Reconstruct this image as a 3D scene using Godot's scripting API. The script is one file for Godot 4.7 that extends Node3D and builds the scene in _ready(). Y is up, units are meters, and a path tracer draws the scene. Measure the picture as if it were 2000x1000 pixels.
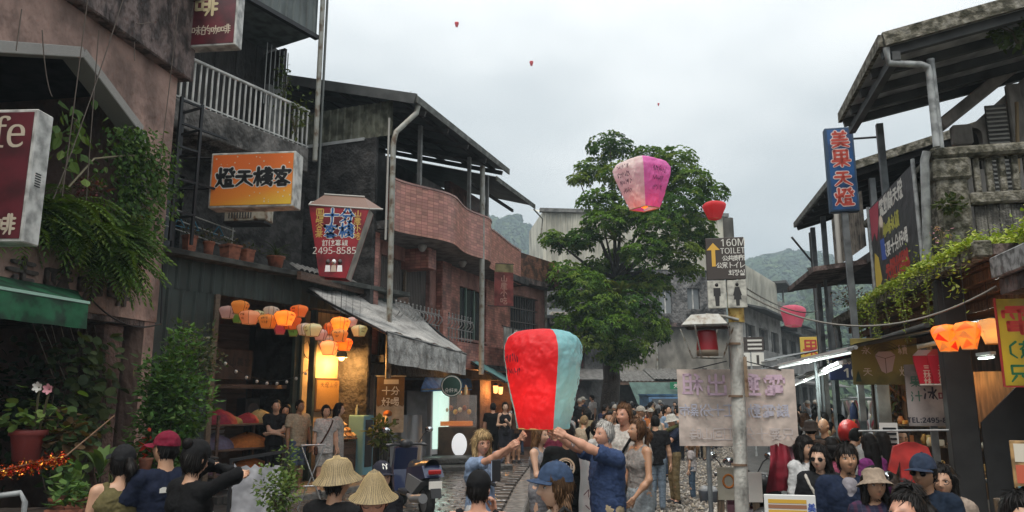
extends Node3D
# A street of lantern shops along a railway, under an overcast sky. Metres, y up, the camera looks along -z.

var rng := RandomNumberGenerator.new()
var names := {}
var mats := {}
var tex := {}
var meshes := {}

func _ready():
	rng.seed = 20240607
	var cam := Camera3D.new()
	cam.name = "camera"
	cam.fov = 2.0 * rad_to_deg(atan(500.0 / 1450.0))
	cam.position = Vector3(0,2.07,0)
	cam.rotation.x = atan(270.0 / 1450.0)
	cam.near = .1
	cam.far = 4000.0
	add_child(cam)
	cam.current = true
	var env := Environment.new()
	env.background_mode = Environment.BG_SKY
	env.sky = Sky.new()
	env.sky.sky_material = overcast()
	env.background_energy_multiplier = 1.0
	env.tonemap_mode = Environment.TONE_MAPPER_LINEAR
	env.tonemap_exposure = 1.85
	env.sdfgi_enabled = true
	env.ssao_enabled = true
	env.ssil_enabled = true
	env.fog_enabled = true
	env.fog_light_color = Color(.80,.88,.93)
	env.fog_density = .0012
	var we := WorldEnvironment.new()
	we.name = "world_environment"
	we.environment = env
	add_child(we)
	var sun := DirectionalLight3D.new()
	sun.name = "sun"
	sun.light_energy = .5
	sun.light_color = Color(1.0,.97,.93)
	sun.light_angular_distance = 25.0
	sun.rotation_degrees = Vector3(-62,-28,0)
	sun.shadow_enabled = true
	add_child(sun)
	make_textures()
	ground()
	hills()
	building_a()
	building_b()
	shop_b()
	building_c()
	shops_c()
	building_d()
	far_left()
	building_r()
	stalls_r()
	building_q()
	far_right()
	big_tree()
	plants_a()
	signs()
	lanterns()
	sign_pole()
	street_things()
	vehicles()
	people_near()
	people_mid()
	people_far()

# ------------------------------------------------------------------ sky
func overcast() -> PanoramaSkyMaterial:
	var w := 768
	var h := 384
	var img := Image.create(w, h, false, Image.FORMAT_RGBF)
	var a := FastNoiseLite.new()
	a.seed = 11
	a.noise_type = FastNoiseLite.TYPE_SIMPLEX_SMOOTH
	a.frequency = 1.1
	a.fractal_octaves = 4
	a.fractal_gain = .5
	for j in h:
		var up := (.5 - (j + .5) / h) * PI
		for i in w:
			var az := ((i + .5) / w) * TAU
			var d := Vector3(sin(az) * cos(up),sin(up),cos(az) * cos(up))
			var q := Vector3(d.x, d.y * 2.2, d.z)
			var n := a.get_noise_3dv(q * 1.6 + Vector3(3.7,0,1.2)) * .6 + a.get_noise_3dv(q * 4.5) * .25
			var t := clampf(.5 + n * .95,.0,1.0)
			var c := Color(.42,.445,.46).lerp(Color(.645,.655,.655),t * t * (3.0 - 2.0 * t)) * (.62 + 1.1 * maxf(.0,sin(up)))
			if up < .0:
				c = c.lerp(Color(.14,.14,.13),clampf(-up * 8.0,.0,1.0))
			img.set_pixel(i, j, c)
	var m := PanoramaSkyMaterial.new()
	m.panorama = ImageTexture.create_from_image(img)
	return m

# ------------------------------------------------------------------ textures and materials
func noise_tex(key: String,freq: float,oct: int,ramp: Array,size := 512,kind := FastNoiseLite.TYPE_SIMPLEX_SMOOTH,bump := .0):
	var n := FastNoiseLite.new()
	n.noise_type = kind
	n.seed = key.hash() % 1000
	n.frequency = freq
	n.fractal_octaves = oct
	var t := NoiseTexture2D.new()
	t.width = size
	t.height = size
	t.seamless = true
	t.noise = n
	if bump > .0:
		t.as_normal_map = true
		t.bump_strength = bump
	else:
		var g := Gradient.new()
		g.offsets = PackedFloat32Array(ramp.map(func(r): return r[0]))
		g.colors = PackedColorArray(ramp.map(func(r): return Color(r[1],r[1],r[1]) if not (r[1] is Color) else r[1]))
		t.color_ramp = g
	tex[key] = t

func make_textures():
	noise_tex("stain",.01,6,[[.0,.55],[.4,.8],[.6,.92],[1.0,1.0]])
	noise_tex("heavy",.012,6,[[.0,.3],[.38,.5],[.55,.8],[1.0,1.0]])
	noise_tex("grain", .06,4,[[.0,.55],[.5,.85],[1.0,1.0]])
	noise_tex("speck",.12,2,[[.0,.25],[.45,.6],[.62,.95],[1.0,1.0]])
	noise_tex("cloth", .02,3,[[.0,.72],[1.0,1.0]])
	noise_tex("rust",.014,5,[[.0,Color(.4,.24,.13)],[.25,Color(.62,.48,.36)],[.36,Color(.85,.82,.76)],[.6,Color(.95,.94,.9)],[1.0,Color(1,1,1)]])
	noise_tex("moss",.015,5,[[.0,Color(.3,.32,.24)],[.4,Color(.52,.51,.45)],[.6,Color(.86,.85,.8)],[1.0,Color(1,1,1)]])
	noise_tex("bump_fine",.05,4,[],512,FastNoiseLite.TYPE_SIMPLEX_SMOOTH,6.0)
	noise_tex("bump_soft",.012,3,[],512,FastNoiseLite.TYPE_SIMPLEX_SMOOTH,10.0)
	noise_tex("bump_fold",.006,3,[],512,FastNoiseLite.TYPE_SIMPLEX,22.0)
	# glazed tile: pale joints, each tile of a slightly different tone; and its relief
	var r := RandomNumberGenerator.new()
	r.seed = 5
	var im := Image.create(256,256, false, Image.FORMAT_RGB8)
	var rel := Image.create(256,256, false, Image.FORMAT_RGB8)
	im.fill(Color(.66,.58,.55))
	rel.fill(Color(0,0,0))
	for row in 8:
		for col in 4:
			var v := r.randf_range(.78,1.0)
			var x := col * 64 + (32 if row % 2 and false else 0)
			im.fill_rect(Rect2i(x + 2,row * 32 + 2,60,28),Color(v,v * r.randf_range(.95,1.0),v * .98))
			rel.fill_rect(Rect2i(x + 2,row * 32 + 2,60,28),Color(.8,.8,.8))
	tex.tile = ImageTexture.create_from_image(im)
	tex.tile_rel = ImageTexture.create_from_image(rel)
	# a lamp's paper is brightest before its flame
	var gt := GradientTexture2D.new()
	gt.gradient = Gradient.new()
	gt.gradient.colors = PackedColorArray([Color(1,1,1),Color(.35,.3,.28)])
	gt.fill = GradientTexture2D.FILL_RADIAL
	gt.fill_from = Vector2(.5,.4)
	gt.fill_to = Vector2(1.05,.75)
	gt.width = 64
	gt.height = 64
	tex.glow = gt
	# long fibre: straw, hair, wood grain
	var f := FastNoiseLite.new()
	f.seed = 3
	f.frequency = .02
	f.fractal_octaves = 4
	var fi := Image.create(256,256, false, Image.FORMAT_RGB8)
	for y in 256:
		for x in 256:
			var v := .72 + .42 * f.get_noise_2d(x * 5.0,y * .35) + .1 * f.get_noise_2d(x * 14.0 + 900.0,y * 1.2)
			fi.set_pixel(x, y, Color(v, v, v))
	tex.fibre = ImageTexture.create_from_image(fi)

func vec(a) -> Vector3:
	return a if a is Vector3 else Vector3.ONE * a

func M(key: String,col := Color.WHITE,rough := .8,o := {}) -> StandardMaterial3D:
	# col holds linear base colour; o: tex, scale, bump, metal, local (own axes), emit, vcol, back
	if mats.has(key):
		return mats[key]
	var m := StandardMaterial3D.new()
	m.resource_name = key
	m.albedo_color = Color(col.r,col.g,col.b,col.a).linear_to_srgb()
	m.albedo_color.a = col.a
	m.roughness = rough
	m.metallic = o.get("metal", .0)
	if o.has("tex"):
		m.albedo_texture = tex[o.tex]
	if o.has("bump"):
		m.normal_enabled = true
		m.normal_texture = tex[o.bump]
		m.normal_scale = o.get("bscale", 1.0)
	if o.has("rel"):
		m.heightmap_enabled = true
		m.heightmap_texture = tex[o.rel]
		m.heightmap_scale = o.get("rscale", .6)
	if o.has("detail"):
		m.detail_enabled = true
		m.detail_albedo = tex[o.detail]
		m.detail_blend_mode = BaseMaterial3D.BLEND_MODE_MUL
		m.detail_uv_layer = BaseMaterial3D.DETAIL_UV_2
		m.uv2_triplanar = true
		m.uv2_world_triplanar = not o.get("local", false)
		m.uv2_scale = vec(o.get("dscale", .4))
	if o.get("tri", o.has("tex") or o.has("bump")):
		m.uv1_triplanar = true
		m.uv1_world_triplanar = not o.get("local", false)
	m.uv1_scale = vec(o.get("scale", .5))
	if o.has("emit"):
		m.emission_enabled = true
		m.emission = o.emit
		m.emission_energy_multiplier = o.get("power", 1.0)
		if o.has("glow"):
			m.emission_texture = tex[o.glow]
			m.emission_operator = BaseMaterial3D.EMISSION_OP_MULTIPLY
	if o.get("vcol", false):
		m.vertex_color_use_as_albedo = true
	if o.has("back"):
		m.backlight_enabled = true
		m.backlight = o.back
	if o.has("spec"):
		m.metallic_specular = o.spec
	if o.has("coat"):
		m.clearcoat_enabled = true
		m.clearcoat = o.coat
		m.clearcoat_roughness = .1
	if o.has("rim"):
		m.rim_enabled = true
		m.rim = o.rim
		m.rim_tint = .6
	if col.a < 1.0:
		m.transparency = BaseMaterial3D.TRANSPARENCY_ALPHA
	m.cull_mode = BaseMaterial3D.CULL_DISABLED
	mats[key] = m
	return m

# ------------------------------------------------------------------ nodes
func numbered(called: String) -> String:
	names[called] = names.get(called, 0) + 1
	return called if names[called] == 1 else "%s_%03d" % [called,names[called] - 1]

func tag(o: Node,label := "",category := "",group := "",kind := ""):
	if label != "":
		o.set_meta("label", label)
	if category != "":
		o.set_meta("category", category)
	if group != "":
		o.set_meta("group", group)
	if kind != "":
		o.set_meta("kind", kind)

func thing(called: String,label: String,category: String,xf := Transform3D(),group := "") -> Node3D:
	var o := Node3D.new()
	o.name = numbered(called)
	o.transform = xf
	tag(o, label, category, group)
	add_child(o)
	return o

func part(parent: Node,called: String,mb,mat: Material,xf := Transform3D()) -> MeshInstance3D:
	var o := MeshInstance3D.new()
	o.name = called
	o.mesh = mb if mb is Mesh else mb.done()
	o.material_override = null
	if o.mesh is ArrayMesh and o.mesh.get_surface_count():
		o.set_surface_override_material(0, mat)
	elif o.mesh is PrimitiveMesh:
		o.material_override = mat
	o.transform = xf
	parent.add_child(o, true)
	return o

func solo(called: String,mb,mat: Material,label: String,category: String,xf := Transform3D(),group := "") -> MeshInstance3D:
	var o = part(self, numbered(called), mb, mat, xf)
	tag(o, label, category, group)
	return o

func struct(called: String,mb,mat: Material,xf := Transform3D()) -> MeshInstance3D:
	var o = part(self, numbered(called), mb, mat, xf)
	tag(o, "", "", "", "structure")
	return o

func copy(o: Node3D,label: String,xf: Transform3D,group := "") -> Node3D:
	var c: Node3D = o.duplicate()
	c.name = numbered(String(o.name).rstrip("_0123456789"))
	c.transform = xf
	tag(c, label, "", group)
	add_child(c)
	return c

func scatter(parent: Node,called: String,mesh: Mesh,mat: Material,where: Array,tints: Array) -> MultiMeshInstance3D:
	var mm := MultiMesh.new()
	mm.transform_format = MultiMesh.TRANSFORM_3D
	mm.use_colors = true
	mm.mesh = mesh
	mm.instance_count = where.size()
	for i in where.size():
		mm.set_instance_transform(i, where[i])
		mm.set_instance_color(i, tints[i % tints.size()])
	var o := MultiMeshInstance3D.new()
	o.name = called
	o.multimesh = mm
	o.material_override = mat
	o.set_meta("kind", "stuff")
	parent.add_child(o, true)
	return o

# turn about y so that the thing's own +z points along (x, z)
func facing(at: Vector3, to: Vector2) -> Transform3D:
	var z := Vector3(to.x, 0, to.y).normalized()
	return Transform3D(Basis(Vector3.UP.cross(z),Vector3.UP,z),at)

func turned(at: Vector3, deg := .0) -> Transform3D:
	return Transform3D(Basis(Vector3.UP, deg_to_rad(deg)), at)

# ------------------------------------------------------------------ mesh builder
class MB:
	var v := PackedVector3Array()
	var n := PackedVector3Array()
	var uv := PackedVector2Array()
	var c := PackedColorArray()
	var ix := PackedInt32Array()
	var col := Color.WHITE
	var xf := Transform3D()

	func vert(p: Vector3,nn: Vector3,t := Vector2.ZERO) -> int:
		v.append(xf * p)
		n.append((xf.basis * nn).normalized())
		uv.append(t)
		c.append(col)
		return v.size() - 1

	func face(a: int, b: int, d: int):
		# Godot's front faces run clockwise
		if (v[b] - v[a]).cross(v[d] - v[a]).dot(n[a] + n[b] + n[d]) > .0:
			ix.append_array([a, d, b])
		else:
			ix.append_array([a, b, d])

	func poly(pts: Array, uvs := []) -> MB:
		var nn := Vector3.ZERO
		for i in pts.size():
			nn += (pts[i] as Vector3).cross(pts[(i + 1) % pts.size()])
		nn = nn.normalized()
		var f := v.size()
		for i in pts.size():
			vert(pts[i],nn,uvs[i] if uvs.size() else Vector2(pts[i].x,pts[i].y))
		for i in range(1, pts.size() - 1):
			face(f, f + i, f + i + 1)
		return self

	func quad(a: Vector3,b: Vector3,d: Vector3,e: Vector3) -> MB:
		return poly([a,b,d,e],[Vector2(0,1),Vector2(1,1),Vector2(1,0),Vector2(0,0)])

	# box between two corners; bev > 0 cuts its edges
	func box(lo: Vector3, hi: Vector3, bev := .0) -> MB:
		var m := (lo + hi) / 2.0
		return block(Transform3D(Basis(),m),(hi - lo).abs(),bev)

	func block(t: Transform3D,size: Vector3,bev := .0) -> MB:
		var h := size / 2.0
		bev = minf(bev, minf(h.x, minf(h.y, h.z)) * .7)
		for ax in 3:
			var u := (ax + 1) % 3
			var w := (ax + 2) % 3
			for s in [-1.0,1.0]:
				var pts := []
				for k in [[-1,-1],[1,-1],[1,1],[-1,1]]:
					var p := Vector3.ZERO
					p[ax] = s * h[ax]
					p[u] = k[0] * (h[u] - bev)
					p[w] = k[1] * (h[w] - bev)
					pts.append(p)
				var nn := Vector3.ZERO
				nn[ax] = s
				var f := v.size()
				for p in pts:
					vert(t * p, t.basis * nn, Vector2(p[u], p[w]))
				face(f, f + 1, f + 2)
				face(f, f + 2, f + 3)
		if bev > .0:
			for ax in 3:
				var u := (ax + 1) % 3
				var w := (ax + 2) % 3
				for su in [-1.0,1.0]:
					for sw in [-1.0,1.0]:
						var nn := Vector3.ZERO
						nn[u] = su
						nn[w] = sw
						var f := v.size()
						for e in [-1.0,1.0]:
							for k in 2:
								var p := Vector3.ZERO
								p[ax] = e * (h[ax] - bev)
								p[u] = su * (h[u] - (bev if k else .0))
								p[w] = sw * (h[w] - (.0 if k else bev))
								vert(t * p, t.basis * nn.normalized())
						face(f, f + 1, f + 3)
						face(f, f + 3, f + 2)
			for k in 8:
				var s := Vector3(1 if k & 1 else -1,1 if k & 2 else -1,1 if k & 4 else -1)
				var f := v.size()
				for ax in 3:
					var p := Vector3(s.x * (h.x - bev),s.y * (h.y - bev),s.z * (h.z - bev))
					p[ax] = s[ax] * h[ax]
					vert(t * p, t.basis * s.normalized())
				face(f, f + 1, f + 2)
		return self

	# a beam of rectangular section from a to b; w across, t along up
	func beam(a: Vector3,b: Vector3,w: float,t: float,up := Vector3.UP,bev := .0) -> MB:
		var z := (b - a).normalized()
		var x := up.cross(z)
		if x.length() < .01:
			x = Vector3.RIGHT.cross(z)
		x = x.normalized()
		return block(Transform3D(Basis(x,z.cross(x),z),(a + b) / 2.0),Vector3(w,t,a.distance_to(b)),bev)

	func tube(pts: Array,rad,sides := 8,caps := true) -> MB:
		var f0 := v.size()
		var x := Vector3.ZERO
		var cum := .0
		for i in pts.size():
			var d: Vector3 = (pts[mini(i + 1,pts.size() - 1)] - pts[maxi(i - 1,0)]).normalized()
			if x == Vector3.ZERO:
				x = d.cross(Vector3.UP if absf(d.y) < .9 else Vector3.RIGHT).normalized()
			x = (x - d * x.dot(d)).normalized()
			var y := d.cross(x)
			var r: float = rad[i] if rad is Array else rad
			if i:
				cum += (pts[i] as Vector3).distance_to(pts[i - 1])
			for k in sides + 1:
				var a := TAU * k / sides
				var nn := x * cos(a) + y * sin(a)
				vert(pts[i] + nn * r,nn,Vector2(float(k) / sides,cum))
		for i in pts.size() - 1:
			for k in sides:
				var a := f0 + i * (sides + 1) + k
				var b := a + sides + 1
				face(a, a + 1, b + 1)
				face(a, b + 1, b)
		if caps:
			for e in [0, pts.size() - 1]:
				var d: Vector3 = (pts[0] - pts[1]).normalized() if e == 0 else (pts[-1] - pts[-2]).normalized()
				var f := v.size()
				var from: int = f0 + e * (sides + 1)
				for k in sides:
					v.append(v[from + k])
					n.append((xf.basis * d).normalized())
					uv.append(Vector2.ZERO)
					c.append(col)
				for k in range(1, sides - 1):
					face(f, f + k, f + k + 1)
		return self

	# profile of (radius, height) turned about y
	func lathe(prof: Array,seg := 16,t := Transform3D(),sq := Vector2.ONE,smooth := true) -> MB:
		var f0 := v.size()
		if smooth:
			for i in prof.size():
				var d: Vector2 = prof[mini(i + 1,prof.size() - 1)] - prof[maxi(i - 1,0)]
				for k in seg + 1:
					var a := TAU * k / seg
					var nn := Vector3(d.y * cos(a) / sq.x,-d.x,d.y * sin(a) / sq.y).normalized()
					vert(t * Vector3(prof[i].x * cos(a) * sq.x,prof[i].y,prof[i].x * sin(a) * sq.y),t.basis * nn,Vector2(float(k) / seg,float(i) / (prof.size() - 1)))
			for i in prof.size() - 1:
				for k in seg:
					var a := f0 + i * (seg + 1) + k
					var b := a + seg + 1
					face(a, a + 1, b + 1)
					face(a, b + 1, b)
		else:
			for i in prof.size() - 1:
				for k in seg:
					var q := []
					for e in [[0,0],[1,0],[1,1],[0,1]]:
						var a: float = TAU * (k + e[0]) / seg
						q.append(t * Vector3(prof[i + e[1]].x * cos(a) * sq.x,prof[i + e[1]].y,prof[i + e[1]].x * sin(a) * sq.y))
					poly(q)
		return self

	func ball(at: Vector3,r: Vector3,seg := 10,b := Basis()) -> MB:
		var prof := []
		var rows := maxi(4, seg / 2 + 1)
		for i in rows + 1:
			var a := PI * i / rows
			prof.append(Vector2(sin(a),-cos(a)))
		return lathe(prof,seg,Transform3D(b * Basis.from_scale(r),at))

	# outline in x, y pushed from z0 to z1
	func prism(outline: PackedVector2Array,z0: float,z1: float,t := Transform3D()) -> MB:
		var tri := Geometry2D.triangulate_polygon(outline)
		for z in [z0, z1]:
			var f := v.size()
			for p in outline:
				vert(t * Vector3(p.x,p.y,z),t.basis * Vector3(0,0,signf(z - (z0 + z1) / 2.0)),p)
			for i in range(0, tri.size(),3):
				face(f + tri[i], f + tri[i + 1], f + tri[i + 2])
		var turn := 1.0 if Geometry2D.is_polygon_clockwise(outline) else -1.0
		for i in outline.size():
			var a := outline[i]
			var b := outline[(i + 1) % outline.size()]
			var nn := Vector3(-(b - a).y,(b - a).x,0).normalized() * turn
			var f := v.size()
			for k in [[a, z0],[b, z0],[b, z1],[a, z1]]:
				vert(t * Vector3(k[0].x,k[0].y,k[1]),t.basis * nn,Vector2((k[0] as Vector2).x,k[1]))
			face(f, f + 1, f + 2)
			face(f, f + 2, f + 3)
		return self

	# a grid of points given row by row, smooth normals
	func grid(rows: Array, thick := .0) -> MB:
		var h := rows.size()
		var w: int = rows[0].size()
		for side in ([1.0,-1.0] if thick > .0 else [1.0]):
			var f := v.size()
			for j in h:
				for i in w:
					var du: Vector3 = rows[j][mini(i + 1,w - 1)] - rows[j][maxi(i - 1,0)]
					var dv: Vector3 = rows[mini(j + 1,h - 1)][i] - rows[maxi(j - 1,0)][i]
					var nn: Vector3 = du.cross(dv).normalized() * side
					vert(rows[j][i] + nn * thick / 2.0,nn,Vector2(float(i) / (w - 1),float(j) / (h - 1)))
			for j in h - 1:
				for i in w - 1:
					var a := f + j * w + i
					face(a, a + 1, a + w + 1)
					face(a, a + w + 1, a + w)
		return self

	func corrugated(o: Vector3,across: Vector3,along: Vector3,out: Vector3,pitch: float,deep: float,sharp := true) -> MB:
		# a ribbed metal sheet: ribs run along `along`, repeat over `across`
		var L := across.length()
		var k := int(L / pitch)
		var prof := [[.0,.0],[.3,.0],[.42,1.0],[.58,1.0],[.7,.0]] if sharp else [[.0,.0],[.25,.7],[.5,1.0],[.75,.7]]
		var pts := []
		for i in k:
			for p in prof:
				pts.append(o + across * ((i + p[0]) / k) + out * deep * p[1])
		pts.append(o + across)
		for i in pts.size() - 1:
			poly([pts[i],pts[i + 1],pts[i + 1] + along,pts[i] + along])
		return self

	func done() -> ArrayMesh:
		var a := []
		a.resize(Mesh.ARRAY_MAX)
		a[Mesh.ARRAY_VERTEX] = v
		a[Mesh.ARRAY_NORMAL] = n
		a[Mesh.ARRAY_TEX_UV] = uv
		a[Mesh.ARRAY_COLOR] = c
		a[Mesh.ARRAY_INDEX] = ix
		var m := ArrayMesh.new()
		if v.size():
			m.add_surface_from_arrays(Mesh.PRIMITIVE_TRIANGLES, a)
		return m

func box(lo: Vector3, hi: Vector3, bev := .0) -> MB:
	return MB.new().box(lo, hi, bev)

# a sagging wire or rope between two points
func sag(a: Vector3,b: Vector3,drop: float,k := 12) -> Array:
	var pts := []
	for i in k + 1:
		var t := float(i) / k
		pts.append(a.lerp(b,t) - Vector3(0,drop * 4.0 * t * (1.0 - t),0))
	return pts
func V(x: float, y: float, z: float) -> Vector3:
	return Vector3(x, y, z)

func W(x: float, y: float) -> Vector2:
	return Vector2(x, y)

func outline(a: Array) -> PackedVector2Array:
	return PackedVector2Array(a)

func moved(v: Vector3) -> Transform3D:
	return Transform3D(Basis(), v)

func C(r: float, g: float, b: float, a := 1.0) -> Color:
	return Color(r, g, b, a)

func mk() -> MB:
	return MB.new()

# ------------------------------------------------------------------ brush lettering
# Each character is a list of strokes on a 16 x 16 grid (x, y pairs in hex, y down), or other characters set into boxes: name@x0y0x1y1.
const GLYPH := {
	"口": "111e 11e1ee 1eee","日": "202f 20d0df 27d7 2fdf","木": "05f5 808f 850d 85fd","火": "1538 e5b8 80886c0f 88acff","十": "07f7 808f","丁": "02f2 828f4d",
	"登": "1151 510718 91f7 c0a3 f3c5 57b7 4a4d 4ababd 4dbd 5d6e bd9e 1fff","燈": "火@006f 登@60ff","天": "33c3 17e7 83876b1f 879bff","戈": "06f5 618bef effb c81f a1d3","棧": "木@006f 戈@60f8 戈@67ff",
	"各": "6018 62b37a0d 569afd 4b4f 4bbbbf 4fbf","客": "8083 1336 13e3d5 各@14ef","團": "010f 01f1ff 0fff 33c3 828a 4549 45b5b9 49b9 47b7 3bdb abad9e 5c6d",
	"體": "2026 207076 1616 0868 0a0f 0a6a6f 0d6d 8085 80f0f5 8383f3 b0b5 85f5 77f7 8a8c 8aeaec 8cec afff","合": "8007 80f7 57b7 3a3f 3acacf 3fcf","菜": "02f2 5054 b0b4 d536 3648 7678 c6a8 0af9 888f 8a1f 8aef",
	"分": "604408 90b4f8 38c8beaf8e 785c0f","山": "818e 272eeee7","產": "8081 22d2 5164 b1a4 25f5 252b0f 6749 58d8 5bdb 4fff 969f","小": "808f6d 450a b5fa","吃": "口@035b 乞@60ff","乞": "7014 43e3 27d72d3fefeb",
	"言": "6081 03f3 36c6 39c9 3c3f 3cccdf 3fcf","訂": "言@007f 丁@80ff","亻": "7008 464f","立": "7092 13e3 446a c48a 0efe","位": "亻@005f 立@60ff","專": "01e1 808a 3338 33c3c8 35c5 38c8 2aca 0cfc babf8e 4d6f",
	"糸": "703384 8438c7 898f 4a1d b9ed","泉": "7161 2127 21d1d7 24d4 27d7 888f 1a6a1f d99bff","線": "糸@006f 泉@70ff","美": "4052 b0a2 22d2 35c5 18e8 8288 1bfb 8b6d1f 8badff","果": "2028 20d0d8 24d4 28d8 808f 0afa 8b1f 8bef",
	"走": "8087 23d3 07f7 878e 8bdb 4a3c0f 3c7eff","未": "23d3 07f7 808f 871e 87ee","味": "口@035b 未@60ff","白": "6042 131f 13d3df 18d8 1fdf","勺": "7008 45e5df9e 68aa","的": "白@007f 勺@70ff","力": "05e5ddaf 706a0f",
	"咖": "口@044b 力@41af 口@b4fc","非": "606b2f 0363 0767 0b6b a0af a3f3 a7f7 abfb","啡": "口@045b 非@60ff","公": "6108 a1f8 763dcc a9ff","共": "5059 b0b9 14e4 09f9 5a1f aaef","廁": "8081 12f2 121a0f 444b 44949b 4797 4b9b 5c3f 8caf c5cb f4fe",
	"所": "7011 137376 1676 13180f e1929b7f 96f6 d6df","衆": "7051 2125 21d1d5 25d5 868f 771f 385a b88a a8ef","ト": "606f 66d9","イ": "c0860a 858f","レ": "313fe8","화": "5071 23a3 4575 7578 7848 4845 696b 1cbc d0df d7f7","장": "2191 6128 6199 c0c8 c4f4 6b9bbd9f6f4d6b","실": "5118 5197 d0d8 3aca caad 3ddd 3d3f 3fdf",
	"出": "808f 2126d6d1 191fefe9","禾": "b042 05f5 828f 860c 86eb","且": "202e 20d0de 25d5 2ada 0efe","租": "禾@007f 且@80ff","電": "21d1 0306 03f3e6 8188 4557 a5b6 292d 29c9cd 2bcb 2dcd 898fefec","重": "c021 03f3 3539 35c5c9 37c7 39c9 818e 2bcb 0fff","動": "重@009f 力@90ff",
	"加": "力@008f 口@92fe","馬": "212a 21d1 24c4 27c7 818a 2aeaefbf 1c0f 4c5e 8c8e","駕": "加@00f7 馬@07ff","史": "1317 13e3e7 17e7 808a1f 49ff","駛": "馬@008f 史@80ff","只": "2127 21d1d8 28d8 5a1f aaff","要": "11f1 3337 33d3d7 37d7 6167 a1a7 683ccf ba8d1f 0afa",
	"永": "6081 44848e6c 18682e d4a8 87fe","賣": "11e1 8084 34c4 2527 25d5d7 6567 a5a7 27d7 383d 38c8cd 3aca 3dcd 5d1f adef","續": "糸@006f 賣@70ff","三": "22d2 37c7 0efe","女": "7038cf b4890f 05f5","姊": "女@007f 木@80ff","妹": "女@007f 未@80ff",
	"氵": "2154 0639 0f5a","汁": "氵@005f 十@60ff","冫": "2254 0e58","水": "808e6c 06661d e398 87ff","冰": "冫@004f 水@50ff","暴": "3035 30c0c5 35c5 18e8 565b b6bb 0bfb 8b8f 1f4d bdef","瀑": "氵@004f 暴@50ff","布": "14f4 701a 373d 37d7dcbd 848f","子": "21d185 858e5d 08f8","好": "女@007f 子@80ff",
	"曷": "2025 20d0d5 23d3 25d5 470b 38e8de9f 8a4c 4dcd","喝": "口@034b 曷@50ff","奇": "13e3 8046 83c6 08f8 c8cf9e 2a2d 2a8a8d 2d8d","騎": "馬@008f 奇@80ff","回": "010f 01f1ff 0fff 454b 45b5bb 4bbb","寺": "8086 23d3 07f7 0bfb b8bf8d 4d6e","時": "日@025d 寺@60ff","年": "5018 33e3 38d8 3838 383c 0cfc 838f",
	"(": "c0747bcf",")": "30848b3f","N": "2f21dfd1","Y": "2187 d187 878f","王": "12e2 27d7 0efe 828e","貓": "8046 46 8c 14 07 日@60ff","鳥": "6050 212a 21d1d7 24d4 27d7 2aeaefbf 1c0f 4c5e 8c8e",
}

func strokes_of(ch: String, r := Rect2(0,0,1,1)) -> Array:
	var out := []
	for s in (GLYPH.get(ch,"11f1 1fff 808f") as String).split(" ",false):
		var at := s.find("@")
		if at > 0:
			var b := []
			for i in 4:
				b.append(s.substr(at + 1 + i, 1).hex_to_int() / 15.0)
			out.append_array(strokes_of(s.substr(0,at),Rect2(r.position + W(b[0],b[1]) * r.size,W(b[2] - b[0],b[3] - b[1]) * r.size)))
			continue
		var pl := []
		for i in s.length() / 2:
			pl.append(r.position + W(s.substr(i * 2,1).hex_to_int(),s.substr(i * 2 + 1,1).hex_to_int()) / 15.0 * r.size)
		if pl.size() > 1:
			out.append(pl)
	return out

# paints strokes as flat ribbons; `lay` turns (x, y, lift) of the sheet into a point
func ink(mb: MB,lines: Array,w: float,lift: float,lay: Callable,brush := .0):
	for pl in lines:
		var k: int = pl.size()
		for i in k - 1:
			var a: Vector2 = pl[i]
			var b: Vector2 = pl[i + 1]
			var d := (b - a)
			var L := d.length()
			if L < 1e-5:
				continue
			d /= L
			var side := W(-d.y, d.x)
			var wa := w * (1.0 + brush * (.35 if i == 0 else .0))
			var wb := w * (1.0 - brush * (.55 if i == k - 2 and absf(d.x) > .3 and d.y > .3 else .0))
			var steps := maxi(1, int(L / maxf(w * 4.0,.03)))
			for q in steps:
				var t0 := float(q) / steps
				var t1 := float(q + 1) / steps
				var p0 := a.lerp(b, t0)
				var p1 := a.lerp(b, t1)
				var w0 := lerpf(wa, wb, t0) / 2.0
				var w1 := lerpf(wa, wb, t1) / 2.0
				mb.poly([lay.call(p0.x + side.x * w0,p0.y + side.y * w0,lift),lay.call(p1.x + side.x * w1,p1.y + side.y * w1,lift),lay.call(p1.x - side.x * w1,p1.y - side.y * w1,lift),lay.call(p0.x - side.x * w0,p0.y - side.y * w0,lift)])
			for e in [[a, wa],[b, wb]]:
				var pts := []
				for j in 7:
					var o: Vector2 = Vector2.from_angle(TAU * j / 7.0) * e[1] / 2.0
					pts.append(lay.call(e[0].x + o.x,e[0].y + o.y,lift + .0004))
				mb.poly(pts)

# characters set in a sheet of width W, height H; places: [[text, x, y, size, down]] with x, y of the first character's corner from the top left
func letters(places: Array,w: float,lift: float,lay: Callable,brush := .5,squash := 1.0) -> MB:
	var mb := mk()
	for p in places:
		for i in (p[0] as String).length():
			var z: float = p[3]
			var step: float = z * (p[5] if p.size() > 5 else 1.15)
			var o := W(p[1],p[2] + step * i) if p.size() > 4 and p[4] else W(p[1] + step * i * squash,p[2])
			ink(mb,strokes_of(p[0][i],Rect2(o,W(z * squash,z))),w * z,lift,lay,brush)
	return mb

func latin(parent: Node,called: String,s: String,size: float,mat: Material,xf: Transform3D,bold := false,font := "Droid Sans") -> MeshInstance3D:
	var t := TextMesh.new()
	t.text = s
	var f := SystemFont.new()
	f.font_names = PackedStringArray([font])
	f.font_weight = 700 if bold else 400
	t.font = f
	t.font_size = 32
	t.pixel_size = size / 32.0
	t.depth = .003
	t.curve_step = 2.0
	return part(parent, called, t, mat, xf)

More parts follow.
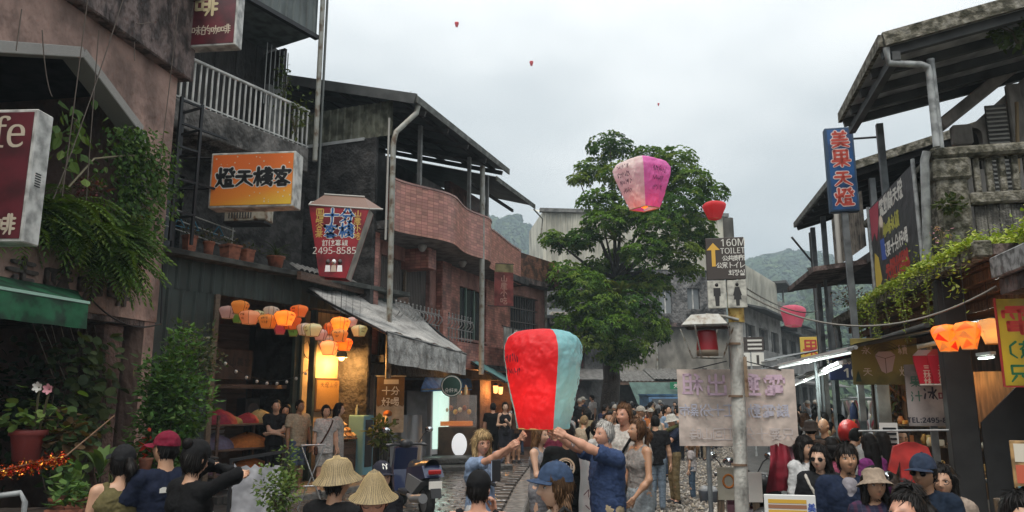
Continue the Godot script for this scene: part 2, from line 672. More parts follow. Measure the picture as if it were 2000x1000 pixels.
# scribbled writing of made-up letters, in lines that wander
func scribble(at: Vector2,w: float,h: float,rows: int,seed_: int) -> Array:
	var r := RandomNumberGenerator.new()
	r.seed = seed_
	var out := []
	for j in rows:
		var x := at.x
		var y := at.y + h * (j + .5) / rows
		var z := h / rows * .62
		while x < at.x + w * r.randf_range(.6,1.0):
			var pl := []
			for k in r.randi_range(3,5):
				pl.append(W(x + z * r.randf_range(.0,.75),y + z * r.randf_range(-.5,.5)))
			out.append(pl)
			x += z * r.randf_range(.75,1.15)
	return out
# ------------------------------------------------------------------ ground, track, hills
func kerb_x(z: float) -> float:
	var k := [[1.0,-3.2],[8.0,-1.25],[11.5,.12],[16.0,.42],[20.0,.8],[25.0,2.2],[33.0,4.5],[60.0,12.0]]
	for i in k.size() - 1:
		if z <= k[i + 1][0]:
			return lerpf(k[i][1],k[i + 1][1],clampf((z - k[i][0]) / (k[i + 1][0] - k[i][0]),.0,1.0))
	return 12.0

func rail_x(z: float) -> float:
	return 2.72 + .276 * (z - 15.5)

func ground():
	var earth := M("earth",C(.13,.115,.10),.95,{tex="stain",scale=.35,bump="bump_fine"})
	var g := mk()
	g.poly([V(-900,-.06,60),V(900,-.06,60),V(900,-.06,-900),V(-900,-.06,-900)])
	struct("ground", g, earth)
	# ballast bed, with stones lying on it
	var bed := mk()
	var rows := []
	for j in 40:
		var z := 3.0 + j * 1.6
		var row := []
		for i in 9:
			var x := lerpf(kerb_x(z) - .05,rail_x(z) + 2.3,i / 8.0)
			row.append(V(x,.0 + .03 * sin(i * 2.3 + j) - (.05 if i == 8 else .0),-z))
		rows.append(row)
	bed.grid(rows)
	struct("track_bed",bed,M("ballast",C(.20,.185,.165),.9,{tex="speck",scale=1.1,bump="bump_fine"}))
	var stone := mk()
	stone.lathe([W(.0,-.5),W(.85,-.25),W(1.0,.15),W(.55,.6),W(0,.7)],5,Transform3D(),W(1,.8),false)
	var where := []
	var r := RandomNumberGenerator.new()
	r.seed = 77
	for i in 15000:
		var z := 10.5 + 26.0 * pow(r.randf(),1.5)
		var x := lerpf(kerb_x(z) + .05,rail_x(z) + 2.2,r.randf())
		var s := r.randf_range(.018,.042)
		where.append(Transform3D(Basis(V(r.randf() - .5,r.randf() - .5,r.randf() - .5).normalized(),r.randf() * TAU) * Basis.from_scale(V(s * r.randf_range(.8,1.5),s * .8,s)),V(x,r.randf_range(.005,.05),-z)))
	var gravel := scatter(self,"gravel",stone.done(),M("stone",C(.42,.39,.35),.85,{vcol=true}),where,[C(1,1,1),C(.7,.68,.64),C(.45,.42,.4),C(.85,.8,.7),C(.6,.55,.5)])
	tag(gravel,"grey angular ballast stones spread between the railway rails","gravel","","stuff")
	# rails and sleepers
	var steel := M("rail_steel",C(.16,.13,.11),.45,{metal=.7,tex="grain",scale=2.0})
	var sleeper := M("sleeper",C(.23,.21,.19),.9,{tex="stain",bump="bump_fine"})
	for k in 2:
		var off: float = -1.11 * k
		var mb := mk()
		var a := V(rail_x(5.0) + off, 0,-5.0)
		var b := V(rail_x(64.0) + off, 0,-64.0)
		mb.beam(a + V(0,.155,0),b + V(0,.155,0),.065,.035,Vector3.UP,.008)
		mb.beam(a + V(0,.10,0), b + V(0,.10,0),.018,.08)
		mb.beam(a + V(0,.045,0), b + V(0,.045,0),.12,.03)
		var o := struct("rail", mb, steel)
		tag(o,["steel railway rail on the stall side of the track","steel railway rail nearer the platform kerb"][k],"rail")
	var sl := box(V(-1.05,-.06,-.11),V(1.05,.03,.11),.02).done()
	for i in 40:
		var z := 10.0 + i * .62
		var o := part(self,numbered("sleeper"),sl,sleeper,turned(V(rail_x(z) - .555,0,-z),-15.4))
		tag(o, "", "", "sleepers under the rails", "structure")
	# the raised pavement on the left, laid with stone setts, wet after rain
	var wet := M("wet_paving",C(.105,.092,.08),.22,{tex="stain",scale=.7,bump="bump_soft",bscale=.35,spec=.6})
	var wet2 := M("wet_paving_pale",C(.15,.125,.105),.3,{tex="stain",scale=.9,bump="bump_soft",bscale=.35,spec=.6})
	var pv := mk()
	var edge := []
	for j in 30:
		var z := 1.0 + j * 2.0
		edge.append([V(-9.0 + .25 * z,.19,-z),V(kerb_x(z),.19,-z)])
	pv.grid(edge)
	for j in 29:
		pv.quad(edge[j][1],edge[j + 1][1],edge[j + 1][1] + V(0,-.3,0),edge[j][1] + V(0,-.3,0))
	var pave := struct("pavement",pv,M("mortar",C(.09,.08,.07),.6,{tex="stain"}))
	var sett := box(V(-.195,0,-.115),V(.195,.062,.115),.012).done()
	var sett2 := box(V(-.193,0,-.112),V(.195,.057,.114),.016).done()
	var count := 0
	var rest := []
	for i in 46:
		var z := 11.3 + i * .242
		for k in 9:
			var x := kerb_x(z) - .55 - k * .402 - (.2 if i % 2 else .0)
			var at := Transform3D(Basis(Vector3.UP,-.05) * Basis(Vector3.RIGHT,r.randf_range(-.012,.012)),V(x,.19 + r.randf_range(0,.006),-z))
			if count < 290 and k < 7:
				part(pave,"paver",sett if r.randf() < .5 else sett2,wet if r.randf() < .6 else wet2,at)
				count += 1
			else:
				rest.append(at)
	scatter(pave,"pavers_beyond",sett,wet,rest,[Color.WHITE])
	# kerb stones
	var ks := M("kerb_stone",C(.21,.19,.17),.5,{tex="stain",scale=1.2,bump="bump_fine"})
	var z := 10.6
	while z < 34.0:
		var z1 := z + .72
		var mb := mk()
		mb.beam(V(kerb_x(z) - .15,.125,-z - .01),V(kerb_x(z1) - .15,.125,-z1 + .01),.34,.27,Vector3.UP,.025)
		part(pave, "kerb_stone", mb, ks)
		z = z1
	# the walkway on the stall side
	var wk := mk()
	wk.grid([[V(2.0,.05,-2.0),V(16.0,.05,-2.0)],[V(rail_x(10.0) + 1.9,.05,-10),V(20.0,.05,-10)],[V(rail_x(62.0) + 1.9,.05,-62),V(40.0,.05,-62)]])
	struct("walkway",wk,M("walkway",C(.10,.095,.088),.45,{tex="stain",scale=.6,bump="bump_fine",bscale=.4}))

func ridge(px: float, table: Array) -> float:
	for i in table.size() - 1:
		if px <= table[i + 1].x:
			var t := clampf((px - table[i].x) / (table[i + 1].x - table[i].x),.0,1.0)
			return lerpf(table[i].y,table[i + 1].y,t * t * (3.0 - 2.0 * t))
	return table[-1].y

func hill(called: String,label: String,crest: Array,near_d: float,far_d: float,seed_: int,tints: Array,dens: int,sz: float):
	# crest: x where the far edge stands, y its height in metres
	var nz := FastNoiseLite.new()
	nz.seed = seed_
	nz.frequency = .018
	nz.fractal_octaves = 4
	var rows := []
	var x0: float = crest[0].x
	var x1: float = crest[-1].x
	for j in 26:
		var t := j / 25.0
		var row := []
		for i in 90:
			var x := lerpf(x0, x1, i / 89.0)
			var d := lerpf(near_d, far_d, t)
			var hh := ridge(x, crest)
			var s := pow(t, 1.25) * hh
			row.append(V(x * d / far_d,s + nz.get_noise_2d(x,d) * 10.0 * (.25 + .75 * t) * (1.0 if j < 25 else .35) - 4.0 * (1.0 - t),-d))
		rows.append(row)
	var back := []
	for p in rows[-1]:
		back.append(V(p.x * 1.2,-5, p.z * 1.2))
	rows.append(back)
	var mb := mk()
	mb.grid(rows)
	var o := struct(called,mb,M("hill_ground",C(.028,.045,.022),.95,{tex="stain",scale=.02}))
	var r := RandomNumberGenerator.new()
	r.seed = seed_ + 1
	var where := []
	for k in dens:
		var j := r.randf() * 24.4
		var i := r.randf() * 88.5
		var a: Vector3 = rows[int(j)][int(i)]
		var b: Vector3 = rows[int(j) + 1][int(i)]
		var c: Vector3 = rows[int(j)][int(i) + 1]
		var p := a + (b - a) * (j - int(j)) + (c - a) * (i - int(i))
		var s := sz * r.randf_range(.6,1.35)
		where.append(Transform3D(Basis(Vector3.UP,r.randf() * TAU) * Basis.from_scale(V(s,s * r.randf_range(.8,1.3),s)),p))
	scatter(o,"treetops",clump_mesh(),M("treetops",C(1,1,1),.95,{vcol=true}),where,tints)

func clump_mesh() -> Mesh:
	# a rough tuft of foliage: facets thrown about a dome
	if not meshes.has("clump"):
		var r := RandomNumberGenerator.new()
		r.seed = 9
		var mb := mk()
		for k in 46:
			var d := V(r.randfn(),absf(r.randfn()) * .9 - .1,r.randfn()).normalized()
			var p := d * r.randf_range(.55,1.0)
			var u := d.cross(V(r.randf() - .5,r.randf() - .5,r.randf())).normalized() * r.randf_range(.22,.42)
			var w := (d + V(r.randfn(),r.randfn(),r.randfn()) * .5).normalized().cross(u).normalized() * r.randf_range(.22,.42)
			mb.poly([p - u - w * .6,p + u * .8 - w,p + u + w * .7,p - u * .7 + w])
		meshes.clump = mb.done()
	return meshes.clump

func hills():
	var g := [C(.04,.075,.03),C(.055,.095,.035),C(.03,.06,.03),C(.075,.11,.045),C(.045,.08,.045)]
	hill("hill","",[W(-260,165),W(-60,140),W(0,126),W(20,112),W(45,96),W(90,84),W(140,74),W(180,100),W(196,103),W(225,98),W(248,88),W(275,76),W(300,72),W(340,84),W(450,110)],150.0,520.0,21,g,30000,3.4)
	hill("near_hill","",[W(40,24),W(70,21),W(92,22),W(100,30),W(108,42),W(122,40),W(150,48),W(220,60)],95.0,260.0,31,g,9000,2.2)
# ------------------------------------------------------------------ left side: the pink building with the eight-sided opening
func ring_wall(mb: MB,outer: PackedVector2Array,hole: PackedVector2Array,z0: float,z1: float):
	# a wall with an opening; both outlines begin at the seam that joins them
	var pts := outer.duplicate()
	var h := hole.duplicate()
	if Geometry2D.is_polygon_clockwise(h) == Geometry2D.is_polygon_clockwise(outer):
		h.reverse()
		h = outline([h[-1]]) + h.slice(0,-1)
	pts.append(outer[0] - W(.002,0))
	pts.append(h[0] - W(.002,0))
	for i in range(1, h.size()):
		pts.append(h[i])
	pts.append(h[0])
	mb.prism(pts, z0, z1)

func rect(x0: float,y0: float,x1: float,y1: float) -> PackedVector2Array:
	return outline([W(x0, y0),W(x1, y0),W(x1, y1),W(x0, y1)])

func wall_rects(mb: MB,x0: float,y0: float,x1: float,y1: float,holes: Array,z0: float,z1: float):
	# a wall with rectangular openings [x0, y0, x1, y1], cut into butted upright strips
	var xs := [x0, x1]
	for h in holes:
		xs.append(h[0])
		xs.append(h[2])
	xs.sort()
	for i in xs.size() - 1:
		if xs[i + 1] - xs[i] < .001:
			continue
		var m: float = (xs[i] + xs[i + 1]) / 2.0
		var cuts := []
		for h in holes:
			if h[0] < m and h[2] > m:
				cuts.append([h[1], h[3]])
		cuts.sort()
		var y := y0
		for c in cuts + [[y1, y1]]:
			if c[0] - y > .001:
				mb.box(V(xs[i], y, z0),V(xs[i + 1], c[0], z1))
			y = c[1]

func building_a():
	var b := thing("pink_building","weathered pink rendered building with eight-sided opening above a green awning","building",Transform3D(Basis(V(.1532,.0000,-.9882),Vector3.UP,V(.9882,.0000,.1532)),V(-5.2240,.0000,-11.5000)))
	var pink := M("pink_render",C(.56,.365,.30),.9,{tex="stain",scale=V(.3,.18,.3),bump="bump_fine",bscale=.5,detail="cloth",dscale=.15})
	var dark := M("dark_concrete",C(.23,.17,.155),.9,{tex="heavy",scale=V(.5,.22,.5),bump="bump_fine"})
	var trim := M("pebble_dash",C(.6,.57,.53),.95,{tex="speck",scale=7.0})
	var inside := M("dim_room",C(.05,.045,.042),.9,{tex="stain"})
	var oct := outline([W(-3.3,3.82),W(-1.55,3.82),W(-1.02,4.75),W(-1.22,5.85),W(-2.5,6.45),W(-3.8,5.9),W(-4.7,4.9),W(-4.4,3.82)])
	var w := mk()
	ring_wall(w,outline([W(-3.3,3.12),W(-.46,3.12),W(-.46,6.98),W(-8.5,6.98),W(-8.5,3.12)]),oct,-.28,.0)
	part(b, "wall", w, pink)
	var t := mk()
	for i in oct.size():
		var p := oct[i]
		var q := oct[(i + 1) % oct.size()]
		if i == 0 or i == oct.size() - 1:
			continue
		t.beam(V(p.x,p.y,-.12),V(q.x,q.y,-.12),.14,.32,V(0,0,1),.01)
	part(b, "opening_trim", t, trim)
	part(b,"lintel_band",box(V(-8.5,6.985,-.3),V(-.30,8.3,.17),.02),dark)
	part(b,"roof",box(V(-8.6,8.31,-5.0),V(-.25,8.5,.3),.02),dark)
	var side := mk()
	side.box(V(-.62,.25,-5.0),V(-.46,8.3,-.31))
	side.box(V(-.70,.25,-.305),V(-.462,3.115,-.02))
	part(b, "side_wall", side, pink)
	var room := mk()
	room.box(V(-8.5,3.3,-4.6),V(-.63,6.95,-4.45))
	room.box(V(-8.5,6.7,-4.4),V(-.63,6.95,-.29))
	room.box(V(-8.5,3.13,-4.4),V(-.63,3.5,-.29))
	room.box(V(-8.5,.2,-3.2),V(-.63,3.1,-3.05))
	room.box(V(-8.6,.2,-3.0),V(-8.45,8.2,.0))
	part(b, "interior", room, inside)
	part(b,"soffit",box(V(-8.5,3.04,-3.0),V(-.71,3.115,-.02)),dark)
	# brown column in front of the dim ground floor, and the boarded front at the left
	part(b,"column",box(V(-1.36,.2,-.5),V(-.98,3.035,-.12),.03),M("brown_column",C(.16,.09,.07),.8,{tex="stain",bump="bump_fine"}))
	var brd := M("brown_board",C(.095,.052,.042),.75,{tex="stain",scale=V(.8,.2,.8),bump="bump_fine"})
	for i in 9:
		part(b,"board",box(V(-5.6 + i * .30,.2,-.4),V(-5.6 + i * .30 + .293,3.03,-.34 + .008 * (i % 3)),.006),brd)
	part(b,"side_panel",box(V(-2.86,.2,-1.35),V(-2.2,3.03,-1.28)),M("mauve_panel",C(.17,.11,.105),.8,{tex="stain"}))
	# four worn relief characters on the band
	var relief := M("relief",C(.085,.07,.065),.7,{tex="grain"})
	var k := 0
	for ch in "走味咖啡":
		var m := mk()
		for lift in [.0,.02,.04]:
			ink(m,strokes_of(ch),.13,lift,func(x,y,l): return V((x - .5) * .40,(.5 - y) * .36,.004 + l))
		part(b,"relief_character",m,relief,moved(V(-3.05 + k * .56,3.46,.0)))
		k += 1
	# iron bars on the band's underside
	var bar := M("black_iron",C(.02,.02,.022),.5,{metal=.4})
	part(b,"cable",mk().tube(sag(V(-1.95,3.3,.05),V(-.5,3.1,.1),.18) + sag(V(-.5,3.12,.1),V(-.48,4.2,.03),-.05),.012,5),bar)
	# wires and dry creepers hanging over the front
	for q in [[W(-2.854,6.996),W(-2.846,4.411),.3],[W(-2.101,7.418),W(-2.918,4.360),.2],[W(-2.365,6.825),W(-2.311,4.251),.1],[W(-.955,7.932),W(-1.030,5.400),.25],[W(-1.709,7.319),W(-1.697,6.699),.12],[W(-3.650,6.421),W(-3.678,5.901),.15],[W(-.725,8.189),W(-1.752,7.234),.15],[W(-3.276,6.358),W(-3.065,5.599),.1]]:
		part(b,"dry_creeper",mk().tube(sag(V(q[0].x,q[0].y,q[2]),V(q[1].x,q[1].y,q[2] * .5 + .1),.12),.007,5),M("dry_stem",C(.14,.11,.09),.9))
	# the awning over the ground floor
	var aw := thing("green_awning","faded green canvas awning with a pale edge on the pink building","awning",Transform3D(Basis(V(.1532,.0000,-.9882),Vector3.UP,V(.9882,.0000,.1532)),V(-5.2240,.0000,-11.5000)))
	var can := M("green_canvas",C(.016,.155,.062),.75,{tex="heavy",scale=V(.5,.5,.5),bump="bump_soft",bscale=.4,back=C(.1,.3,.1)})
	var sheet := []
	for j in 5:
		var row := []
		for i in 15:
			var s := lerpf(-8.0,-2.15 - 1.0 * j / 4.0, i / 14.0)
			row.append(V(s,3.36 - .28 * j / 4.0 - .05 * sin(j / 4.0 * PI),.03 + .95 * j / 4.0))
		sheet.append(row)
	part(aw, "canopy", mk().grid(sheet, .012), can)
	var val := []
	for j in 3:
		var row := []
		for i in 40:
			var s := lerpf(-8.0,-3.16, i / 39.0)
			row.append(V(s,3.05 - .27 * j / 2.0,1.0 + .012 * sin(i * 1.3) * j))
		val.append(row)
	part(aw, "valance", mk().grid(val, .01), can)
	part(aw,"side_flap",mk().poly([V(-3.155,2.78,.99),V(-3.155,3.06,.99),V(-2.16,3.34,.04),V(-2.6,3.0,.45)]),can)
	part(aw,"edge_band",mk().beam(V(-8.0,3.072,1.006),V(-3.15,3.072,1.006),.02,.03),M("pale_green",C(.32,.5,.4),.7))
	part(aw,"front_bar",mk().tube([V(-8,3.04,.97),V(-3.15,3.04,.97)],.02,8),bar)
	part(aw,"arm",mk().tube([V(-3.2,3.03,.95),V(-2.5,2.9,.05)],.016,6),bar)

# ------------------------------------------------------------------ the guest house with the white railing
func building_b():
	var b := thing("guest_house","dark stained guest house with a white railed balcony over a lantern shop","building",Transform3D(Basis(V(.4952,.0000,-.8688),Vector3.UP,V(.8688,.0000,.4952)),V(-4.2036,.0000,-15.5000)))
	var con := M("grey_concrete",C(.23,.215,.20),.9,{tex="heavy",scale=V(.35,.2,.35),bump="bump_fine"})
	var dark := M("stained_wood",C(.055,.05,.046),.85,{tex="stain",scale=V(1.2,.15,1.2),bump="bump_fine"})
	var green := M("green_sheet",C(.04,.058,.05),.6,{tex="stain",scale=V(.6,.25,.6)})
	var white := M("old_white",C(.68,.68,.65),.6,{tex="stain",scale=V(.7,.35,.7)})
	var iron := M("black_iron")
	# balcony
	part(b,"balcony_slab",box(V(-4.6,6.72,-1.6),V(-.30,7.25,.0),.02),con)
	var rod := mk().tube([V(0,0,0),V(0,.82,0)],.021,6).done()
	for i in 31:
		part(b,"baluster",rod,white,moved(V(-4.2 + i * .1285,7.255,-.05)))
	part(b,"handrail",mk().beam(V(-4.3,8.10,-.05),V(-.30,8.10,-.05),.07,.06,Vector3.UP,.015),white)
	part(b,"bottom_rail",mk().beam(V(-4.3,7.30,-.05),V(-.30,7.30,-.05),.04,.03),white)
	# upper wall of dark boards behind the balcony
	for i in 17:
		var x := -4.6 + i * .27
		part(b,"wall_board",box(V(x,7.26,-1.62),V(x + .262,10.0,-1.55 + .012 * (i % 2))),dark)
	part(b,"upper_opening",box(V(-3.4,7.4,-1.53),V(-2.1,9.2,-1.50)),M("dim_room"))
	for i in 6:
		part(b,"window_bar",mk().tube([V(-.95 + i * .12,8.2,-.75),V(-.95 + i * .12,9.6,-.75)],.012,5),M("grey_bar",C(.25,.26,.25),.5,{metal=.3}))
	part(b,"grey_panel",box(V(-.75,7.3,-.95),V(-.34,8.75,-.86)),M("fence_grey",C(.22,.22,.21),.8,{tex="stain"}))
	# green ribbed sheet under the roof
	var cor := mk()
	cor.corrugated(V(-4.8,9.9,-.02),V(4.56,0,0),V(0,2.4,0),V(0,0,1),.19,.035)
	cor.box(V(-4.8,9.9,-1.7),V(-.24,12.3,-.06))
	part(b,"ribbed_cladding",cor,M("green_grey_sheet",C(.14,.165,.16),.55,{tex="stain",scale=V(.6,.2,.6)}))
	part(b,"cladding_edge",box(V(-4.8,9.80,-.07),V(-.22,9.895,.04)),iron)
	part(b,"downpipe",mk().tube([V(-.17,7.0,.05),V(-.17,12.3,.05)],.055,10),M("grey_pipe",C(.32,.33,.32),.5,{tex="rust",scale=.5}))
	part(b,"downpipe",mk().tube([V(.0,5.8,.02),V(.0,12.3,.02)],.028,8),M("dark_pipe",C(.12,.13,.12),.5))
	# middle storey: set back, half dark
	var mid := mk()
	wall_rects(mid,-4.6,4.3,.9,6.72,[[-3.6,4.6,-2.3,6.3]],-1.5,-1.3)
	part(b,"middle_wall",mid,M("dark_render",C(.10,.095,.09),.9,{tex="heavy",bump="bump_fine"}))
	part(b,"window",box(V(-3.6,4.6,-1.46),V(-2.3,6.3,-1.42)),M("dim_glass",C(.03,.032,.035),.25))
	part(b,"back_wall",box(V(-4.8,.2,-5.2),V(3.2,12.2,-5.0)),dark)
	part(b,"side_wall",box(V(-4.8,.2,-4.9),V(-4.62,12.2,-.1)),dark)
	part(b,"far_wall",box(V(-.32,7.26,-4.9),V(-.25,9.78,-.9)),dark)
	# ledge and dark ribbed fascia over the shop
	part(b,"ledge",box(V(-4.4,4.40,-1.3),V(2.95,4.50,.32),.01),M("ledge_green",C(.09,.095,.085),.8,{tex="heavy"}))
	var fas := mk()
	fas.corrugated(V(-4.3,3.86,.0),V(7.0,0,0),V(0,.535,0),V(0,0,1),.24,.03)
	fas.box(V(-4.3,3.86,-.1),V(2.9,4.395,-.04))
	fas.corrugated(V(-4.3,.2,.004),V(1.88,0,0),V(0,3.655,0),V(0,0,1),.24,.03)
	part(b, "ribbed_fascia", fas, green)
	part(b,"opening_frame",box(V(-2.43,.2,-.05),V(-2.33,3.855,.05)),M("frame_brown",C(.21,.15,.10),.7,{tex="grain"}))
	part(b,"roof",box(V(-4.9,12.3,-5.2),V(-.2,12.5,.2)),dark)
	# open steel rack on the left end
	for p in [[-3.95,.25],[-3.55,.25],[-3.95,.75],[-3.55,.75]]:
		part(b,"rack_post",mk().beam(V(p[0],4.5,p[1]),V(p[0],6.95,p[1]),.045,.045),iron)
	for y in [5.0,5.55,6.1,6.5,6.9]:
		part(b,"rack_rail",mk().beam(V(-3.97,y,.75),V(-3.0 if y in [5.55,6.5] else -3.53,y,.75),.035,.035),iron)
		part(b,"rack_rail",mk().beam(V(-3.55,y,.27),V(-3.55,y,.73),.035,.035),iron)

func air_conditioner(label: String,xf: Transform3D,group := ""):
	var o := thing("air_conditioner",label,"air conditioner",xf,group)
	var shell := M("ac_shell",C(.42,.40,.36),.6,{tex="rust",scale=.6,local=true})
	part(o,"casing",box(V(-.42,0,-.3),V(.42,.56,.0),.02),shell)
	part(o,"grille_back",box(V(-.36,.06,.002),V(.12,.5,.006)),M("grille_dark",C(.05,.05,.05),.7))
	for i in 9:
		part(o,"grille_slat",box(V(-.35 + i * .054,.06,.006),V(-.335 + i * .054,.5,.02)),shell)
	part(o,"side_panel",box(V(.15,.04,.002),V(.4,.52,.012)),shell)
	part(o,"bracket",box(V(-.4,-.05,-.3),V(.4,-.005,.05)),M("black_iron"))
	return o

# ------------------------------------------------------------------ inside of the lantern shop
func shop_b():
	var X := Transform3D(Basis(V(.4952,.0000,-.8688),Vector3.UP,V(.8688,.0000,.4952)),V(-4.2036,.0000,-15.5000))
	var b := thing("shop_interior","dim wooden interior of the lantern shop with a lit cream wall","shop",X)
	var wood := M("shop_wood",C(.15,.09,.062),.7,{tex="stain",scale=V(.3,1.5,.3),bump="bump_fine"})
	part(b,"floor",box(V(-2.3,.2,-4.9),V(2.9,.32,.3)),M("shop_floor",C(.12,.11,.10),.5,{tex="stain"}))
	part(b,"ceiling",box(V(-2.3,3.9,-4.9),V(2.9,4.0,-.12)),wood)
	for i in 12:
		part(b,"wall_plank",box(V(-2.3,.35 + i * .29,-2.0),V(.1,.35 + i * .29 + .282,-1.94 + .012 * (i % 2))),wood)
	part(b,"left_wall",box(V(-2.42,.3,-4.8),V(-2.32,3.9,-.1)),wood)
	# a signboard and a louvred vent under the ceiling
	var nb := part(b,"name_board",box(V(-2.1,2.35,-.9),V(-.75,2.95,-.82),.01),M("board_brown",C(.09,.05,.035),.6,{tex="stain",scale=V(1.5,.4,1.5)}))
	for i in 7:
		part(nb,"carved_letter",letters([["永果天燈山美客"[i],0,0,.15]],.16,.0,func(x,y,l): return V(-2.03 + i * .18 + x,2.78 - y,-.815 + l)),M("carved",C(.025,.016,.012),.6))
	part(b,"shelf_beam",box(V(-2.3,2.18,-.95),V(.0,2.26,-.6)),wood)
	part(b,"light_box",box(V(-1.95,1.62,-1.6),V(-.75,1.98,-1.5),.01),M("grey_panel_light",C(.26,.25,.27),.4,{tex="stain"}))
	for i in 6:
		part(b,"louvre",mk().block(Transform3D(Basis(Vector3.RIGHT,.5),V(-1.25,1.02 + i * .1,-1.55)),V(1.05,.075,.012)),M("louvre_grey",C(.28,.28,.27),.4))
	part(b,"speaker_box",box(V(-.68,1.55,-1.3),V(-.32,2.0,-1.0),.02),M("black_box",C(.012,.012,.013),.4))
	part(b,"speaker_cone",mk().lathe([W(.13,.0),W(.13,.02),W(.1,.025),W(.04,.0),W(0,.012)],14,Transform3D(Basis(Vector3.RIGHT,PI / 2),V(-.5,1.77,-1.0))),M("cone_grey",C(.06,.06,.065),.5))
	# green door frame and pipes left of the lit wall
	for q in [[-.20,-.08,.0],[-.05,.03,.03],[.28,.36,.06]]:
		part(b,"door_post",box(V(q[0],.3,-.3),V(q[1],3.85,-.2 + q[2]),.01),M("green_post",C(.045,.075,.06),.6,{tex="stain"}))
	# the cream wall lit by its lamp
	var cream := M("cream_wall",C(.55,.44,.29),.8,{tex="stain",scale=.25})
	part(b,"lit_wall",box(V(.12,.3,-.55),V(1.54,3.85,-.45)),cream)
	part(b,"ground_wall",box(V(1.545,.3,-.5),V(2.85,1.55,-.36)),M("brown_wall",C(.25,.19,.14),.8,{tex="stain"}))
	var cab := part(b,"meter_cabinet",box(V(1.56,1.56,-.5),V(2.5,3.3,-.30),.015),M("cabinet_cream",C(.56,.48,.36),.6,{tex="stain",scale=V(.3,.5,.3)}))
	for q in [[1.72,0,1.9,2.16],[2.06,0,2.26,2.16]]:
		part(cab,"meter_window",box(V(q[0],2.02,-.298),V(q[2],q[3],-.292)),M("black_box"))
	for y in [1.95,2.6]:
		part(cab,"door_seam",box(V(1.57,y,-.299),V(2.49,y + .012,-.296)),M("seam",C(.25,.2,.15),.8))
	part(b,"corner_strip",box(V(2.51,1.56,-.45),V(2.68,3.3,-.25),.01),M("pale_strip",C(.5,.52,.52),.6,{tex="stain"}))
	part(b,"upper_brown_wall",box(V(1.545,3.32,-.5),V(2.85,3.88,-.4)),M("brown_wall"))
	var fr := part(b,"picture_frame",box(V(.63,1.70,-.448),V(1.45,2.42,-.40),.01),M("frame_dark",C(.05,.03,.02),.5))
	part(fr,"picture",box(V(.68,1.75,-.399),V(1.40,2.37,-.396)),M("print_amber",C(.42,.25,.08),.6,{tex="speck",scale=1.6}))
	for i in 4:
		part(fr,"printed_sign",letters([["天燈山分"[i],0,0,.11]],.14,.0,func(x,y,l): return V(.78 + i * .14 + x,2.33 - y,-.394 + l)),M("print_dark",C(.10,.05,.02),.7))
	# wall lamp, lit
	var lamp := thing("wall_lamp","lit enamel wall lamp over the framed picture in the shop","lamp",X * moved(V(.95,2.86,.02)))
	part(lamp,"shade",mk().lathe([W(.05,.14),W(.10,.12),W(.13,.02),W(.12,.0)],14),M("enamel_green",C(.18,.2,.16),.4))
	part(lamp,"bracket",mk().tube([V(0,.13,0),V(0,.18,-.2),V(0,.14,-.46)],.012,6),M("black_iron"))
	part(lamp,"bulb",mk().ball(V(0,-.02,0),V(.07,.06,.07),12),M("bulb",C(.9,.8,.6),.5,{emit=C(1.0,.82,.5),power=2.5}))
	var l := OmniLight3D.new()
	l.name = "lamp_light"
	l.light_color = C(1.0,.72,.40)
	l.light_energy = 2.4
	l.light_size = .06
	l.omni_range = 8.0
	l.omni_attenuation = 2.0
	l.shadow_enabled = true
	l.position = V(0,-.02,0)
	lamp.add_child(l)
	# shelves with piles of folded lantern paper
	var rk := thing("paper_rack","dark wooden rack stacked with folded coloured lantern paper","rack",X)
	for y in [.62,1.06,1.50]:
		part(rk,"shelf",box(V(-2.25,y,-.75),V(-.72,y + .035,.1),.005),wood)
	for p in [[-2.24,.06],[-.76,.06],[-2.24,-.7],[-.76,-.7]]:
		part(rk,"post",box(V(p[0],.32,p[1]),V(p[0] + .045,1.7,p[1] + .045)),wood)
	var piles := [[-1.98,1.535,.28,.30,C(.30,.012,.04),"crimson"],[-1.62,1.535,.16,.15,C(.25,.26,.10),"olive"],[-1.28,1.535,.2,.2,C(.42,.03,.05),"red"],[-1.0,1.535,.22,.26,C(.55,.45,.2),"straw yellow"],[-2.0,1.095,.27,.30,C(.17,.15,.24),"lavender"],[-1.25,1.095,.34,.28,C(.62,.2,.035),"orange"],[-1.9,.655,.24,.14,C(.20,.12,.17),"dusky mauve"],[-1.15,.655,.3,.24,C(.45,.13,.015),"dark orange"],[-1.2,.33,.2,.22,C(.5,.4,.08),"yellow"]]
	for p in piles:
		var pm := mk()
		var rows := []
		for j in 7:
			var row := []
			for i in 17:
				var a := TAU * i / 16.0
				var t := j / 6.0
				var rad: float = p[2] * (1.0 - t * t * .92) * (1.0 + .12 * sin(a * 3.0 + p[0] * 7.0) + .05 * sin(a * 9.0))
				row.append(V(rad * cos(a) * 1.25,p[3] * (t * .9 + .1 * sin(t * 3.0)) * (1.0 + .07 * sin(a * 2.0 + p[0])),rad * sin(a)))
			rows.append(row)
		pm.grid(rows)
		solo("paper_pile",pm,M("paper_" + p[5].replace(" ","_"),p[4],.75,{tex="cloth",bump="bump_fold",bscale=.7,local=true,scale=1.5}),"%s pile of folded lantern paper on the %s" % [p[5],"top shelf of the rack" if p[1] > 1.4 else "middle shelf of the rack" if p[1] > 1.0 else "low shelf of the rack" if p[1] > .5 else "floor by the rack"],"paper pile",X * moved(V(p[0],p[1],-.25)),"piles of folded lantern paper")
	# sale table with snack boxes under the picture, blue cooler
	var tb := thing("display_stand","slanted wooden display stand of small boxes under the framed picture","stand",X * moved(V(1.0,.32,-.05)))
	part(tb,"slope",mk().block(Transform3D(Basis(Vector3.RIGHT,.6),V(0,.95,0)),V(.9,.03,.55),.005),wood)
